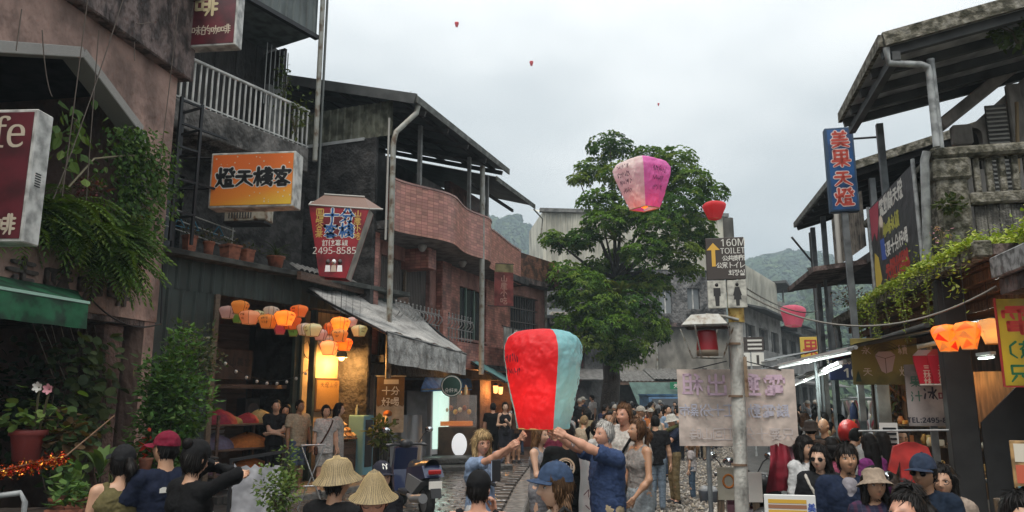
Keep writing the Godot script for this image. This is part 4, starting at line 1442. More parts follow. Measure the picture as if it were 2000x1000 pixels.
# ------------------------------------------------------------------ what closes the street on the left
func far_left():
	var x := facing(V(1.92,2.07,-45) * V(1,0,1),W(.12,1))
	var w := thing("warehouse","tall cream corrugated warehouse behind the tree","building",x)
	var cream := M("cream_sheet",C(.64,.62,.52),.6,{tex="stain",scale=V(.12,.05,.12)})
	var grey := M("grey_render",C(.22,.215,.21),.9,{tex="heavy",scale=V(.15,.1,.15),bump="bump_fine"})
	var pale := M("pale_render",C(.34,.32,.28),.9,{tex="stain",scale=V(.2,.1,.2)})
	var c := mk()
	c.corrugated(V(0,9.75,.05),V(11.8,0,0),V(0,3.6,0),V(0,0,1),.32,.07)
	c.poly([V(0,13.2,.06),V(11.8,13.2,.06),V(11.8,14.9,-6),V(0,14.9,-6)])
	c.box(V(0,9.75,-6),V(11.8,13.3,.0))
	part(w, "ribbed_cladding", c, cream)
	part(w,"roof_edge",box(V(-.2,13.22,-.1),V(12.0,13.45,.25)),M("fence_grey"))
	var body := mk()
	wall_rects(body,.2,6.4,11.6,9.74,[[7.3,7.0,8.1,8.5],[9.1,7.3,9.9,8.6]],-.3,.0)
	body.box(V(.2,.0,-6.0),V(11.6,9.7,-.8))
	part(w, "upper_wall", body, grey)
	for q in [[7.3,7.0,8.1,8.5],[9.1,7.3,9.9,8.6]]:
		var win := part(w,"window",box(V(q[0],q[1],-.25),V(q[2],q[3],-.2)),M("pane_grey",C(.22,.24,.25),.2))
		part(win,"frame",box(V((q[0] + q[2]) / 2 - .04,q[1],-.19),V((q[0] + q[2]) / 2 + .04,q[3],-.12)),M("old_white"))
	part(w,"ledge",box(V(.0,6.15,-.3),V(11.8,6.39,.4)),M("dark_concrete"))
	part(w,"lower_wall",box(V(.2,2.9,-.35),V(11.6,6.14,-.02)),pale)
	part(w,"downpipe",mk().tube([V(7.0,6.1,.1),V(7.0,3.2,.1)],.06,8),M("grey_pipe"))
	part(w,"ground_wall",box(V(.2,.0,-.6),V(11.6,2.88,-.4)),M("dim_room"))
	# lean-to roofs and green canvas at its foot
	var l := thing("tin_lean_to","patched tin lean-to roof at the foot of the grey wall","roof",x)
	for i in 4:
		var m := mk()
		m.corrugated(V(4.2 + i * 1.9,3.55 + .12 * (i % 2),-.3),V(2.0,0,0),V(.1,-.75,2.2),V(0,1,.3),.25,.05,false)
		part(l, "roof_sheet", m, M("tin_grey"))
	part(l,"edge_board",box(V(4.0,2.6,1.9),V(12.2,2.8,2.0)),M("shop_wood"))
	var gc := thing("green_canopy","sagging dull green canvas canopy behind the crowd at the street's end","canopy",x)
	var rows := []
	for j in 8:
		var row := []
		for i in 25:
			row.append(V(4.6 + i * .3,2.75 - j * .2 - .08 * sin(i * .9) * sin(j * .4),2.1 + j * .28))
		rows.append(row)
	part(gc,"canvas",mk().grid(rows,.01),M("dull_green",C(.09,.16,.14),.7,{tex="stain",scale=.3}))
	for sx in [4.7,8.2,11.7]:
		part(gc,"pole",mk().tube([V(sx,0,4.0),V(sx,1.4,4.0)],.04,6),M("pale_pipe"))
	var gs := thing("green_sign","small green and white road sign on the green canopy","sign",x * moved(V(7.5,2.55,3.0)))
	part(gs,"plate",box(V(-.75,-.2,0),V(.75,.2,.03),.01),M("road_green",C(.01,.2,.09),.5))
	part(gs,"lettering",letters([["天燈果",-.55,.0,.26]],.14,.0,func(px,py,li): return V(px,.13 - py,.034 + li)),M("ink_white"))
	# houses between the brick parapet and the tree
	var h := thing("narrow_grey_house","narrow dark grey house squeezed between brick parapet and tree","building",facing(V(2.07,2.07,-36) * V(1,0,1),W(.4,1)))
	var hw := mk()
	wall_rects(hw, -1.2,0,2.6,5.8,[[.3,3.2,1.6,4.6]],-.3,.0)
	part(h, "wall", hw, grey)
	part(h,"window",box(V(.3,3.2,-.25),V(1.6,4.6,-.2)),M("dim_glass"))
	part(h,"side_wall",box(V(2.4,0,-4.0),V(2.6,5.8,-.31)),grey)
	part(h,"roof",mk().block(Transform3D(Basis(Vector3.RIGHT,.2),V(.7,6.1,-1.2)),V(4.4,.14,4.4)),M("roof_metal"))
	part(h,"canopy",mk().block(Transform3D(Basis(Vector3.RIGHT,.35),V(.9,3.0,.7)),V(3.6,.06,1.6)),M("tin_grey"))
	air_conditioner("boxy air conditioner on the narrow grey house near the tree",facing(V(2.29,5.37,-35.3),W(.4,1)),"air conditioners")
# ------------------------------------------------------------------ right side: the old house with the stone balcony
func building_r():
	var b := thing("stone_balcony_house","old grey house with a mossy stone balcony and a lean-to veranda roof","building",Transform3D(Basis(V(-.2343,.0000,.9722),Vector3.UP,V(-.9722,.0000,-.2343)),V(5.3155,.0000,-9.8000)))
	var con := M("mossy_concrete",C(.38,.365,.33),.95,{tex="moss",scale=.9,bump="bump_fine",detail="grain"})
	var wallm := M("old_grey_wall",C(.46,.43,.39),.95,{tex="stain",scale=V(.6,.25,.6),bump="bump_fine",bscale=.4})
	var metal := M("roof_metal")
	var galv := M("galvanised",C(.40,.42,.42),.45,{tex="stain",scale=1.2})
	# veranda roof: thin sheet on dark rafters
	var ra := V(1.75,6.15,.5)
	var rb := V(-.85,6.15,.5)
	var up := V(0,.85,-4.2)
	var rs := mk()
	rs.poly([ra, rb, rb + up, ra + up])
	rs.corrugated(rb + V(0,.1,0),ra - rb,up,V(0,1,.2),.2,.03)
	part(b,"roof_sheet",rs,M("soffit_sheet",C(.58,.6,.61),.6,{tex="stain",scale=.5}))
	part(b,"gable_fascia",mk().beam(ra + V(.02,.06,0),ra + up + V(.02,.06,0),.05,.17),con)
	part(b,"eave_fascia",mk().beam(ra + V(0,.06,.03),rb + V(0,.06,.03),.05,.15),con)
	for i in 5:
		var q: Vector3 = ra.lerp(rb,[.05,.28,.52,.76,.96][i]) + V(0,-.06,0)
		part(b, "rafter", mk().beam(q, q + up, .08,.11), metal)
	for t in [.03,.62]:
		part(b,"purlin",mk().beam(ra + up * t + V(0,-.17,0),rb + up * t + V(0,-.17,0),.09,.11),metal)
	part(b,"post",mk().tube([V(1.5,4.9,-.06),V(1.5,6.02,-.06)],.045,10),galv)
	part(b,"drainpipe",mk().tube([V(1.72,6.12,.47),V(1.72,5.93,.46),V(1.66,5.9,.1),V(1.62,5.88,.02),V(1.6,5.8,.0),V(1.58,4.9,.0)],.04,10),galv)
	part(b,"drainpipe",mk().tube([V(1.42,4.9,.06),V(1.40,4.8,.09),V(1.1,3.5,.09)],.05,10),galv)
	part(b,"far_post",mk().beam(V(-.8,3.5,.0),V(-.8,6.05,.0),.09,.09),M("post_slate",C(.19,.21,.22),.6,{tex="stain"}))
	# balcony: corner pier, stone rails, balusters, planks
	part(b,"corner_pier",box(V(.95,3.55,-.36),V(1.38,4.82,-.02),.03),con)
	part(b,"pier_cap",box(V(.9,4.55,-.4),V(1.42,4.815,.01),.03),con)
	part(b,"top_rail",box(V(1.12,4.82,-4.0),V(1.42,4.95,.02),.03),con)
	part(b,"front_rail",box(V(-2.4,4.8,-.18),V(1.1,4.93,.0),.03),con)
	part(b,"lower_rail",box(V(1.2,4.25,-4.0),V(1.36,4.39,-.37),.02),con)
	var bal := box(V(1.24,4.395,-.034),V(1.32,4.815,.034),.01).done()
	for i in 25:
		part(b,"baluster",bal,con,moved(V(0,0,-.48 - i * .135)))
	for i in 14:
		part(b,"front_baluster",box(V(-2.3 + i * .23,3.7,-.14),V(-2.18 + i * .23,4.795,-.04),.01),con)
	var pl := M("grey_plank",C(.44,.42,.37),.9,{tex="fibre",scale=V(1.2,1.2,1.2),detail="heavy",bump="bump_fine"})
	for i in 26:
		part(b,"plank",box(V(1.25 + .012 * (i % 3),3.4,-.42 - i * .125 - .118),V(1.28 + .012 * (i % 3),4.245,-.42 - i * .125),.006),pl)
	part(b,"balcony_floor",box(V(-2.6,3.55,-4.0),V(1.18,3.68,-.15)),M("dark_concrete"))
	# house wall at the back of the balcony, with a small arch and a louvred door
	var w := mk()
	var outer := outline([W(-1.25,3.7),W(-.98,3.7),W(-.98,5.7),W(-2.0,6.6),W(-4.2,6.9),W(-4.2,3.7)])
	var arch := outline([W(-1.2,5.2),W(-1.06,5.2),W(-1.06,5.7)])
	for i in 5:
		arch.append(W(-1.17,5.71) + Vector2.from_angle(PI * (i + 1) / 6.0) * .11)
	arch.append(W(-1.28,5.7))
	arch.append(W(-1.28,5.2))
	ring_wall(w, outer, arch, -.15,.0)
	var turn := Transform3D(Basis(V(0,0,1),V(0,1,0),V(-1,0,0)).inverse(),V(-.6,0,0))
	turn = Transform3D(Basis(V(0,0,1),Vector3.UP,V(1,0,0)),V(-.6,0,0))
	part(b, "end_wall", w, wallm, turn)
	part(b,"arch_backing",box(V(-.9,4.9,-1.35),V(-.85,5.9,-1.0)),M("dim_room"))
	part(b,"cornice",mk().beam(V(-.62,5.86,-.72),V(-.62,6.85,-2.0),.34,.16,Vector3.UP,.02),wallm)
	part(b,"bracket",box(V(-.595,5.55,-1.12),V(-.46,5.84,-.86),.02),wallm)
	part(b,"pilaster",box(V(-.595,3.7,-1.8),V(-.5,6.4,-1.62),.02),wallm)
	var lv := part(b,"louvred_door",box(V(-.59,3.9,-1.60),V(-.56,6.12,-1.34)),M("fence_grey"))
	for i in 34:
		part(lv,"slat",mk().block(Transform3D(Basis(V(0,0,1),-.6),V(-.54,3.95 + i * .064,-1.47)),V(.05,.012,.25)),M("slat_white",C(.62,.61,.57),.6))
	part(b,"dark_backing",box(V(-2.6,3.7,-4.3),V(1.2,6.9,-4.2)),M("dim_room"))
	part(b,"bamboo_pole",mk().tube([V(.2,4.9,-1.35),V(-.2,6.0,-1.6)],.025,6),M("bamboo",C(.3,.22,.12),.6))
	# street canopy of the ground floor, concrete edge, timber beneath
	var c := thing("stall_canopy","long concrete edged canopy with brown timber beneath over the right stalls","canopy",Transform3D(Basis(V(-.2343,.0000,.9722),Vector3.UP,V(-.9722,.0000,-.2343)),V(5.3155,.0000,-9.8000)))
	part(c,"edge",box(V(-4.75,3.36,.05),V(2.97,3.52,.2),.015),con)
	part(c,"slab",box(V(-4.7,3.38,-3.4),V(2.96,3.48,.045)),M("dark_concrete"))
	part(c,"gutter_box",box(V(2.98,3.13,-.3),V(5.6,3.34,.1),.015),M("gutter_grey",C(.42,.43,.43),.5,{tex="heavy",scale=1.5}))
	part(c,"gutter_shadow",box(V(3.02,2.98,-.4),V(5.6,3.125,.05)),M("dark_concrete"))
	var tim := M("canopy_timber",C(.30,.15,.065),.7,{tex="fibre",scale=.7,bump="bump_fine"})
	for i in 9:
		part(c,"soffit_board",box(V(-4.6,3.335,-.03 - i * .24 - .23),V(2.55,3.37 - .008 * (i % 2),-.03 - i * .24)),tim)
	for i in 3:
		part(c,"fascia_board",box(V(-4.6,2.98 + i * .115,-.10 - .1 * (2 - i)),V(2.5,2.98 + i * .115 + .108,-.06 - .1 * (2 - i)),.005),tim)
	part(c,"drain",mk().tube([V(-4.72,3.35,.12),V(-4.72,2.95,.1)],.06,8),galv)
	part(c,"pipe",mk().tube([V(-4.6,2.9,.08),V(.8,2.9,.08)],.035,8),M("fence_grey"))
	for q in [[-2.6,.0],[1.9,-.6]]:
		part(c,"post",box(V(q[0],.05,q[1] - .2),V(q[0] + (.12 if q[0] < 0 else .3),3.37,q[1]),.01),M("post_slate") if q[0] < 0 else M("pillar_black",C(.025,.024,.023),.7,{tex="stain"}))
	part(c,"post",box(V(4.05,.05,-.1),V(4.16,3.2,.0),.01),M("post_warm",C(.24,.21,.185),.6,{tex="stain"}))
	# creeper along the edge
	var strands := []
	var r := RandomNumberGenerator.new()
	r.seed = 40
	var where := []
	for i in 13000:
		var s := r.randf_range(-2.45,4.6)
		var swell := smoothstep(-2.5,-.5,s) * (.14 + .06 * sin(s * 1.7)) + .05
		var n := r.randf_range(-.5,.27) if s < 2.9 else r.randf_range(-.6,-.1)
		var p := V(s,3.49 + absf(r.randfn()) * swell * .6 * (1.0 if n < .15 else .3),n)
		if r.randf() < .08 and s < 2.9:
			p = V(s,3.56 - absf(r.randfn()) * .1 * (1.3 + sin(s * 3.1) + .5 * sin(s * 8.0)),r.randf_range(.2,.3))
		where.append(leaf_at(p, r, .022,.042))
	for q in [[-2.1,.55],[-2.0,.75],[-1.9,.45],[-1.1,.95],[-1.0,1.1],[-.95,.85],[-.35,.6],[.35,.55],[.42,.95],[.5,.65],[1.5,.75],[1.56,.8],[-1.5,.4],[1.0,.4]]:
		var L: float = q[1] * .85
		for k in int(L * 95):
			var t := r.randf()
			var p := V(q[0] + .10 * sin(t * 4.0 + q[0] * 9.0) * t + r.randfn() * .024,3.5 - t * L,.24 + r.randfn() * .03)
			where.append(leaf_at(p, r, .016,.034))
		strands.append([V(q[0],3.5,.24),V(q[0] + .10 * sin(2.0 + q[0] * 9.0) * .5,3.5 - L * .5,.24),V(q[0] + .10 * sin(4.0 + q[0] * 9.0),3.5 - L,.24)])
	var vn := thing("creeper","bright yellow-green creeper matting the canopy edge with trailing strands","creeper",Transform3D(Basis(V(-.2343,.0000,.9722),Vector3.UP,V(-.9722,.0000,-.2343)),V(5.3155,.0000,-9.8000)))
	scatter(vn,"leaves",leaf_mesh(),M("leaf",C(1,1,1),.6,{vcol=true,spec=.25,back=C(.8,.8,.35)}),where,[C(.30,.40,.06),C(.38,.47,.08),C(.22,.31,.05),C(.46,.50,.13),C(.27,.34,.08)])
	for q in strands:
		part(vn,"stem",mk().tube(q,.005,4),M("vine_stem",C(.14,.15,.06),.8))

func leaf_mesh() -> Mesh:
	if not meshes.has("leaf"):
		var mb := mk()
		var p := [V(0,0,0),V(.42,.10,.4),V(.34,.06,.95),V(0,-.06,1.5),V(-.34,.06,.95),V(-.42,.10,.4),V(0,-.02,.6)]
		for i in 6:
			mb.poly([p[6], p[i], p[(i + 1) % 6]])
		meshes.leaf = mb.done()
	return meshes.leaf

func leaf_at(p: Vector3,r: RandomNumberGenerator,lo: float,hi: float,out := Vector3.ZERO) -> Transform3D:
	var z := (V(r.randfn(),r.randfn() * .6 - .25,r.randfn()) + out * 1.6).normalized()
	var x := z.cross(V(r.randfn() * .4,1,r.randfn() * .4)).normalized()
	var s := r.randf_range(lo, hi)
	return Transform3D(Basis(x * s, z.cross(x) * s, z * s), p)

# ------------------------------------------------------------------ stalls under the canopy
func stalls_r():
	var X := Transform3D(Basis(V(-.2343,.0000,.9722),Vector3.UP,V(-.9722,.0000,-.2343)),V(5.3155,.0000,-9.8000))
	var b := thing("stall_interior","dark stall interior behind the right-hand signs with a wooden partition","shop",X)
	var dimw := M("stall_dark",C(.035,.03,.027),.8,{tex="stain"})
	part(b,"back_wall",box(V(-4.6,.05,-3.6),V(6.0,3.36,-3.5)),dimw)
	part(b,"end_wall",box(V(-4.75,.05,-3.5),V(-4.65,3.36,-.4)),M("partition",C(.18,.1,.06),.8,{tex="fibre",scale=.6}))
	var bl := M("pillar_black")
	var wd := facing(V(4.89,.05,-8.2),W(-.3,1))
	part(b,"black_pillar",box(V(-.15,0,-.2),V(.13,3.28,.0),.01),bl,X.affine_inverse() * wd)
	part(b,"dark_tarpaulin",mk().prism(outline([W(.15,0),W(1.2,0),W(1.2,2.5),W(.62,2.2),W(.15,1.72)]),-.03,.0),bl,X.affine_inverse() * wd)
	for i in 5:
		part(b,"partition_board",box(V(-4.0 + i * .16,.3,-.9 - .05 * i),V(-3.86 + i * .16,2.9,-.85 - .05 * i),.01),M("warm_board%d" % (i % 2),[C(.42,.28,.15),C(.13,.13,.14)][i % 2],.7,{tex="stain"}))
	# hanging dried leaves and trinkets, brown and amber
	var r := RandomNumberGenerator.new()
	r.seed = 8
	var w1 := []
	for i in 420:
		w1.append(leaf_at(V(r.randf_range(-3.4,-2.6),r.randf_range(1.2,2.3),-.5 + r.randfn() * .12),r,.05,.11,V(0,-1,0)))
	var dl := thing("dried_bunches","brown bunches of dried leaves hanging behind the olive sign","dried plants",X)
	scatter(dl,"leaves",leaf_mesh(),M("leaf"),w1,[C(.16,.07,.035),C(.22,.11,.06),C(.10,.06,.03),C(.10,.11,.035)])
	part(dl,"rail",mk().tube([V(-3.5,2.35,-.5),V(-2.5,2.35,-.5)],.015,6),M("black_iron"))
	# lit shelf of amber goods
	var sh := thing("amber_goods_shelf","lit wooden shelf crowded with small amber trinkets below the white sign","shelf",X * Transform3D(Basis(Vector3.UP,.75),V(-1.5,0,-.9)))
	var sw := M("shelf_brown",C(.24,.14,.07),.6,{tex="fibre",scale=.7})
	part(sh,"counter",box(V(-1.2,.05,-.4),V(.8,.98,.0),.02),sw)
	part(sh,"counter_front",box(V(.1,.05,.003),V(.8,.62,.03)),M("pale_front",C(.36,.34,.32),.6,{tex="stain"}))
	part(sh,"back_board",box(V(-1.2,1.0,-.5),V(.8,2.4,-.45)),sw)
	for y in [1.28,1.58]:
		part(sh,"board",box(V(-1.2,y,-.44),V(.8,y + .02,-.1)),sw)
	for i in 51:
		var y: float = [.985,1.305,1.605][i % 3]
		var m := mk()
		var hh := r.randf_range(.06,.17)
		if i % 2:
			m.box(V(-.035,0,-.03),V(.035, hh, .03),.008)
		else:
			m.lathe([W(.0,0),W(.04,.0),W(.05,hh * .5),W(.02,hh),W(0,hh)],8)
		part(sh,"trinket",m,M("trinket%d" % (i % 5),[C(.55,.28,.06),C(.6,.5,.32),C(.35,.12,.03),C(.5,.34,.12),C(.65,.6,.5)][i % 5],.4),turned(V(-1.1 + (i / 3) * .11,y,-.22 + r.randfn() * .05),r.randf() * 90))
	stall_light(sh, V(.0,2.35,-.1), C(1.0,.72,.38),.22)
	part(sh,"bulb",mk().ball(V(0,2.35,-.1),V(.05,.05,.05),8),M("bulb"))
	# brightly lit cloths farther inside, at the far right
	var cl := thing("lit_curtain","warm lit pleated curtain deep inside the stall behind the yellow sign","curtain",X * Transform3D(Basis(Vector3.UP,.8),V(.5,0,-2.6)))
	var rows := []
	for j in 6:
		var row := []
		for i in 60:
			row.append(V(i * .03,2.75 - j * .17,.03 * sin(i * .9)))
		rows.append(row)
	part(cl,"cloth",mk().grid(rows,.006),M("curtain_cloth",C(.55,.38,.25),.8,{tex="stain",scale=V(2,.5,2)}))
	part(cl,"rod",mk().tube([V(-.1,2.78,0),V(1.9,2.78,0)],.014,6),M("black_iron"))
	stall_light(cl, V(.9,2.9,.8), C(1.0,.75,.45),.8)
	part(cl,"bulb",mk().ball(V(.9,2.9,.8),V(.05,.05,.05),8),M("bulb"))
	# fluorescent tubes of the stalls farther along
	tube_lamp("long fluorescent tube under the dark tarpaulin beside the olive sign",V(4.92,2.55,-13.8),V(4.16,2.57,-9.2))
	tube_lamp("second fluorescent tube lower down, running far along the stalls",V(8.85,2.29,-24),V(4.21,2.42,-9.6))
	tube_lamp("short fluorescent tube inside the stall left of the yellow sign",V(6.11,2.53,-9.8),V(5.92,2.52,-9.2))
	# dark tarpaulin roofs over the far stalls
	for k in 3:
		var t := thing("stall_tarp",["black tarpaulin stall roof over the upper fluorescent tube","grey tarpaulin stall roof over the lower fluorescent tube","dark tin stall roof beyond the tarpaulins"][k],"stall roof",Transform3D(),"stall roofs along the right side")
		var a: Vector3 = [V(5.54,2.62,-17),V(9.46,2.56,-26),V(10.22,3.39,-34)][k]
		var z: Vector3 = [V(4.1,2.66,-8.9),V(4.31,2.53,-9.7),V(7.11,3.01,-20)][k]
		var rows2 := []
		for j in 5:
			var row := []
			for i in 16:
				var p := a.lerp(z, i / 15.0)
				row.append(p + V(.5,.1,.12) * j + V(0,-.03 * absf(sin(i * 1.05)),0))
			rows2.append(row)
		part(t,"sheet",mk().grid(rows2,.012),M("tarp_black",C(.035,.037,.04),.45,{bump="bump_fold"}) if k == 0 else M("tarp_grey",C(.14,.15,.15),.5,{bump="bump_fold"}))
		part(t,"front_pole",mk().tube([a - V(0,.04,0),z - V(0,.04,0)],.025,8),M("galvanised"))
		for q in [.15,.55]:
			var p := a.lerp(z, q) + V(.3,0,.07)
			part(t,"pole",mk().tube([V(p.x,.05,p.z),p],.025,6),M("post_slate"))
	# merchandise of the far stalls: small hanging goods in red, pink and white
	for k in range(2,9):
		var d := 11.5 + k * 2.3
		var g := thing("goods_rack","%s goods hanging from a stall rack, %s along the stalls" % [["red","pink and white","dark blue","cream","crimson","grey","pale green","orange","white"][k],["first","second","third","fourth","fifth","sixth","seventh","eighth","ninth"][k]],"goods rack",facing(V(.45 * d + .4 + .04 * k,0,-d),W(-.75,.6)),"racks of goods along the right stalls")
		part(g,"rail",mk().tube([V(-.8,1.95,0),V(.8,1.95,0)],.015,6),M("galvanised"))
		for sx in [-.8,.8]:
			part(g,"upright",mk().tube([V(sx,.05,0),V(sx,1.97,0)],.018,6),M("galvanised"))
		var base: Color = [C(.45,.02,.03),C(.5,.2,.26),C(.03,.05,.14),C(.5,.42,.3),C(.36,.02,.05),C(.2,.2,.2),C(.2,.3,.2),C(.5,.18,.04),C(.55,.55,.52)][k]
		for i in 14:
			var x := -.74 + (i % 7) * .24
			var y := 1.9 - (i / 7) * .5
			var hh := r.randf_range(.26,.44)
			var m := mk().lathe([W(.02,0),W(r.randf_range(.06,.1),-hh * .4),W(r.randf_range(.05,.11),-hh),W(0,-hh)],7,moved(V(x,y,r.randfn() * .03)),W(1,.4))
			part(g,"item",m,M("goods%d_%d" % [k,i % 3],base.lerp([C(.6,.58,.55),base,C(.05,.04,.05)][i % 3],.5),.7))
	# trestle table with a grey cloth, stacked stools
	var tb := thing("cloth_table","table under a pale grey cloth at the lower right","table",turned(V(3.75,.05,-6.2),-20))
	var rows3 := []
	for j in 5:
		var row := []
		for i in 13:
			var x := -.55 + i * .0917
			row.append(V(x,[.74,.76,.755,.4,.12][j],[-.35,-.3,.32,.38 + .02 * sin(i * 1.5),.4 + .035 * sin(i * 1.5)][j]))
		rows3.append(row)
	part(tb,"cloth",mk().grid(rows3,.008),M("cloth_grey",C(.30,.31,.35),.85,{tex="cloth",bump="bump_soft"}))
	for sx in [-.5,.5]:
		part(tb,"leg",box(V(sx - .025,0,-.3),V(sx + .025,.735,-.25)),M("black_iron"))
	var ch := thing("upturned_stool","wooden stool upturned on the grey clothed table, legs in the air","stool",turned(V(3.78,.80,-5.6),15))
	var lw := M("stool_wood",C(.20,.135,.08),.6,{tex="fibre",scale=1.5,local=true})
	part(ch,"seat",box(V(-.2,.0,-.16),V(.2,.035,.16),.01),lw)
	for sx in [-.17,.17]:
		for sz in [-.13,.13]:
			part(ch,"leg",mk().beam(V(sx,.036,sz),V(sx * 1.1,.52,sz * 1.1),.04,.04,Vector3.FORWARD,.006),lw)
	for y in [.2,.42]:
		part(ch,"rung",box(V(-.18,y,.10),V(.18,y + .03,.125),.005),lw)
	# framed poster at the right edge
	var ps := thing("poster_stand","brightly printed poster board at the right edge of the stalls","poster",facing(V(3.42,1.54,-5.2),W(-.35,1)))
	part(ps,"board",box(V(-.03,-.25,-.012),V(.4,.22,.0),.004),M("poster_base",C(.5,.3,.12),.5,{tex="stain",local=true,scale=2.0}))
	for i in 5:
		part(ps,"picture",box(V(-.01 + (i % 2) * .17,-.2 + (i / 2) * .14,.001),V(.13 + (i % 2) * .17,-.08 + (i / 2) * .14,.003)),M("poster%d" % i,[C(.1,.25,.3),C(.6,.45,.1),C(.5,.1,.05),C(.05,.08,.12),C(.6,.55,.45)][i],.5))
	part(ps,"post",mk().tube([V(.1,-1.5,-.03),V(.1,.2,-.03)],.02,6),M("black_iron"))
	# hand rail by the shelf
	var hr := thing("pipe_rail","bent steel pipe rail before the amber shelf","rail",turned(V(4.83,.05,-8.6),-60))
	part(hr,"pipe",mk().tube([V(-.4,0,0),V(-.4,.95,0),V(-.34,1.02,0),V(.5,1.12,0)],.022,8),M("galvanised"))
	part(hr,"foot",box(V(-.5,-.002,-.08),V(-.3,.012,.08)),M("galvanised"))

func stall_light(o: Node,at: Vector3,c: Color,e: float,size := .05):
	var l := OmniLight3D.new()
	l.name = "glow_light"
	l.light_color = c
	l.light_energy = e
	l.light_size = size
	l.omni_range = 10.0
	l.omni_attenuation = 2.0
	l.shadow_enabled = true
	l.position = at
	o.add_child(l, true)

func tube_lamp(label: String, a: Vector3, z: Vector3):
	var o := thing("tube_lamp", label, "lamp")
	part(o,"tube",mk().tube([a,z],.016,8),M("tube_glow",C(.9,.9,.9),.5,{emit=C(.95,1.0,.97),power=.6}))
	part(o,"batten",mk().beam(a + V(0,.05,0),z + V(0,.05,0),.06,.04),M("fridge_white"))
	var n := maxi(1, int(a.distance_to(z) / 4.0))
	for i in n:
		stall_light(o,a.lerp(z,(i + .5) / n) - V(0,.06,0),C(.95,1.0,.97),.35,.03)

# ------------------------------------------------------------------ second house on the right
func building_q():
	var b := thing("veranda_house","dark timber veranda house with a low tin roof beyond the blue sign","building",Transform3D(Basis(V(-.1914,.0000,.9815),Vector3.UP,V(-.9815,.0000,-.1914)),V(6.2051,.0000,-14.3000)))
	var dark := M("veranda_dark",C(.055,.05,.047),.8,{tex="stain",scale=.6})
	var post := M("post_slate")
	var ra := V(1.37,6.0,.0)
	var rb := V(-3.1,6.0,.0)
	var up := V(0,.85,-2.9)
	var rs := mk()
	rs.poly([ra, rb, rb + up, ra + up])
	rs.corrugated(rb + V(0,.08,0),ra - rb,up,V(0,1,.2),.2,.03)
	part(b, "roof_sheet", rs, dark)
	part(b,"gable_fascia",mk().beam(ra + V(.02,.06,0),ra + up + V(.02,.06,0),.05,.15),M("mossy_concrete"))
	part(b,"eave_fascia",mk().beam(ra + V(0,.05,.03),rb + V(0,.05,.03),.05,.12),M("eave_grey"))
	for i in 8:
		var q := ra.lerp(rb, .03 + i * .134) + V(0,-.06,0)
		part(b,"rafter",mk().beam(q,q + up,.06,.1),M("dim_room"))
	for q in [[-1.85,-.35],[.1,-.35],[1.1,-.6],[-3.0,-.35]]:
		part(b,"post",mk().beam(V(q[0],.1,q[1]),V(q[0],5.95,q[1]),.1,.1),post)
	part(b,"back_wall",box(V(-3.1,.1,-3.0),V(1.3,6.5,-2.85)),dark)
	part(b,"floor",box(V(-.3,4.2,-2.8),V(2.6,4.36,-.1)),dark)
	var cp := mk()
	cp.corrugated(V(2.2,4.5,-.12),V(-2.2,0,0),V(0,.95,0),V(0,0,1),.13,.03)
	part(b,"ribbed_parapet",cp,M("buff_sheet",C(.26,.23,.19),.7,{tex="heavy",scale=V(.8,.4,.8)}))
	part(b,"drainpipe",mk().tube([V(1.0,5.6,.0),V(1.25,5.45,.1),V(1.3,5.3,.1),V(1.3,4.3,.1)],.045,8),M("pale_pipe"))
	part(b,"lower_roof",mk().block(Transform3D(Basis(Vector3.RIGHT,.12),V(.9,4.2,.2)),V(2.6,.08,1.1)),M("dark_concrete"))
	var inner := thing("timber_uprights","two dark timber uprights beneath the veranda house","posts",Transform3D(Basis(V(-.1914,.0000,.9815),Vector3.UP,V(-.9815,.0000,-.1914)),V(6.2051,.0000,-14.3000)))
	part(inner,"upright",mk().beam(V(.6,.1,.35),V(.6,4.1,.35),.07,.07),post)
	part(inner,"upright",mk().beam(V(1.15,.1,.35),V(1.15,4.1,.35),.05,.05),post)
	# street lamp on a pole before the far hill
	var lp := thing("street_lamp","dark pole with a street lamp arm in front of the far hill","street lamp",moved(V(7.26,2.07,-17.5) * V(1,0,1)))
	part(lp,"pole",mk().tube([V(0,0,0),V(-.05,5.9,0)],[.09,.06],8),M("dark_pole",C(.05,.05,.05),.6))
	part(lp,"stay",mk().tube([V(-.05,5.15,0),V(-.6,5.75,.2)],.025,6),M("dark_pole"))
	part(lp,"lamp_arm",mk().tube([V(.9,4.72,0),V(.45,4.95,0),V(.1,5.0,0)],.022,6),M("dark_pole"))
	part(lp,"lamp_head",mk().ball(V(.0,5.02,0),V(.22,.05,.09),10),M("fence_grey"))

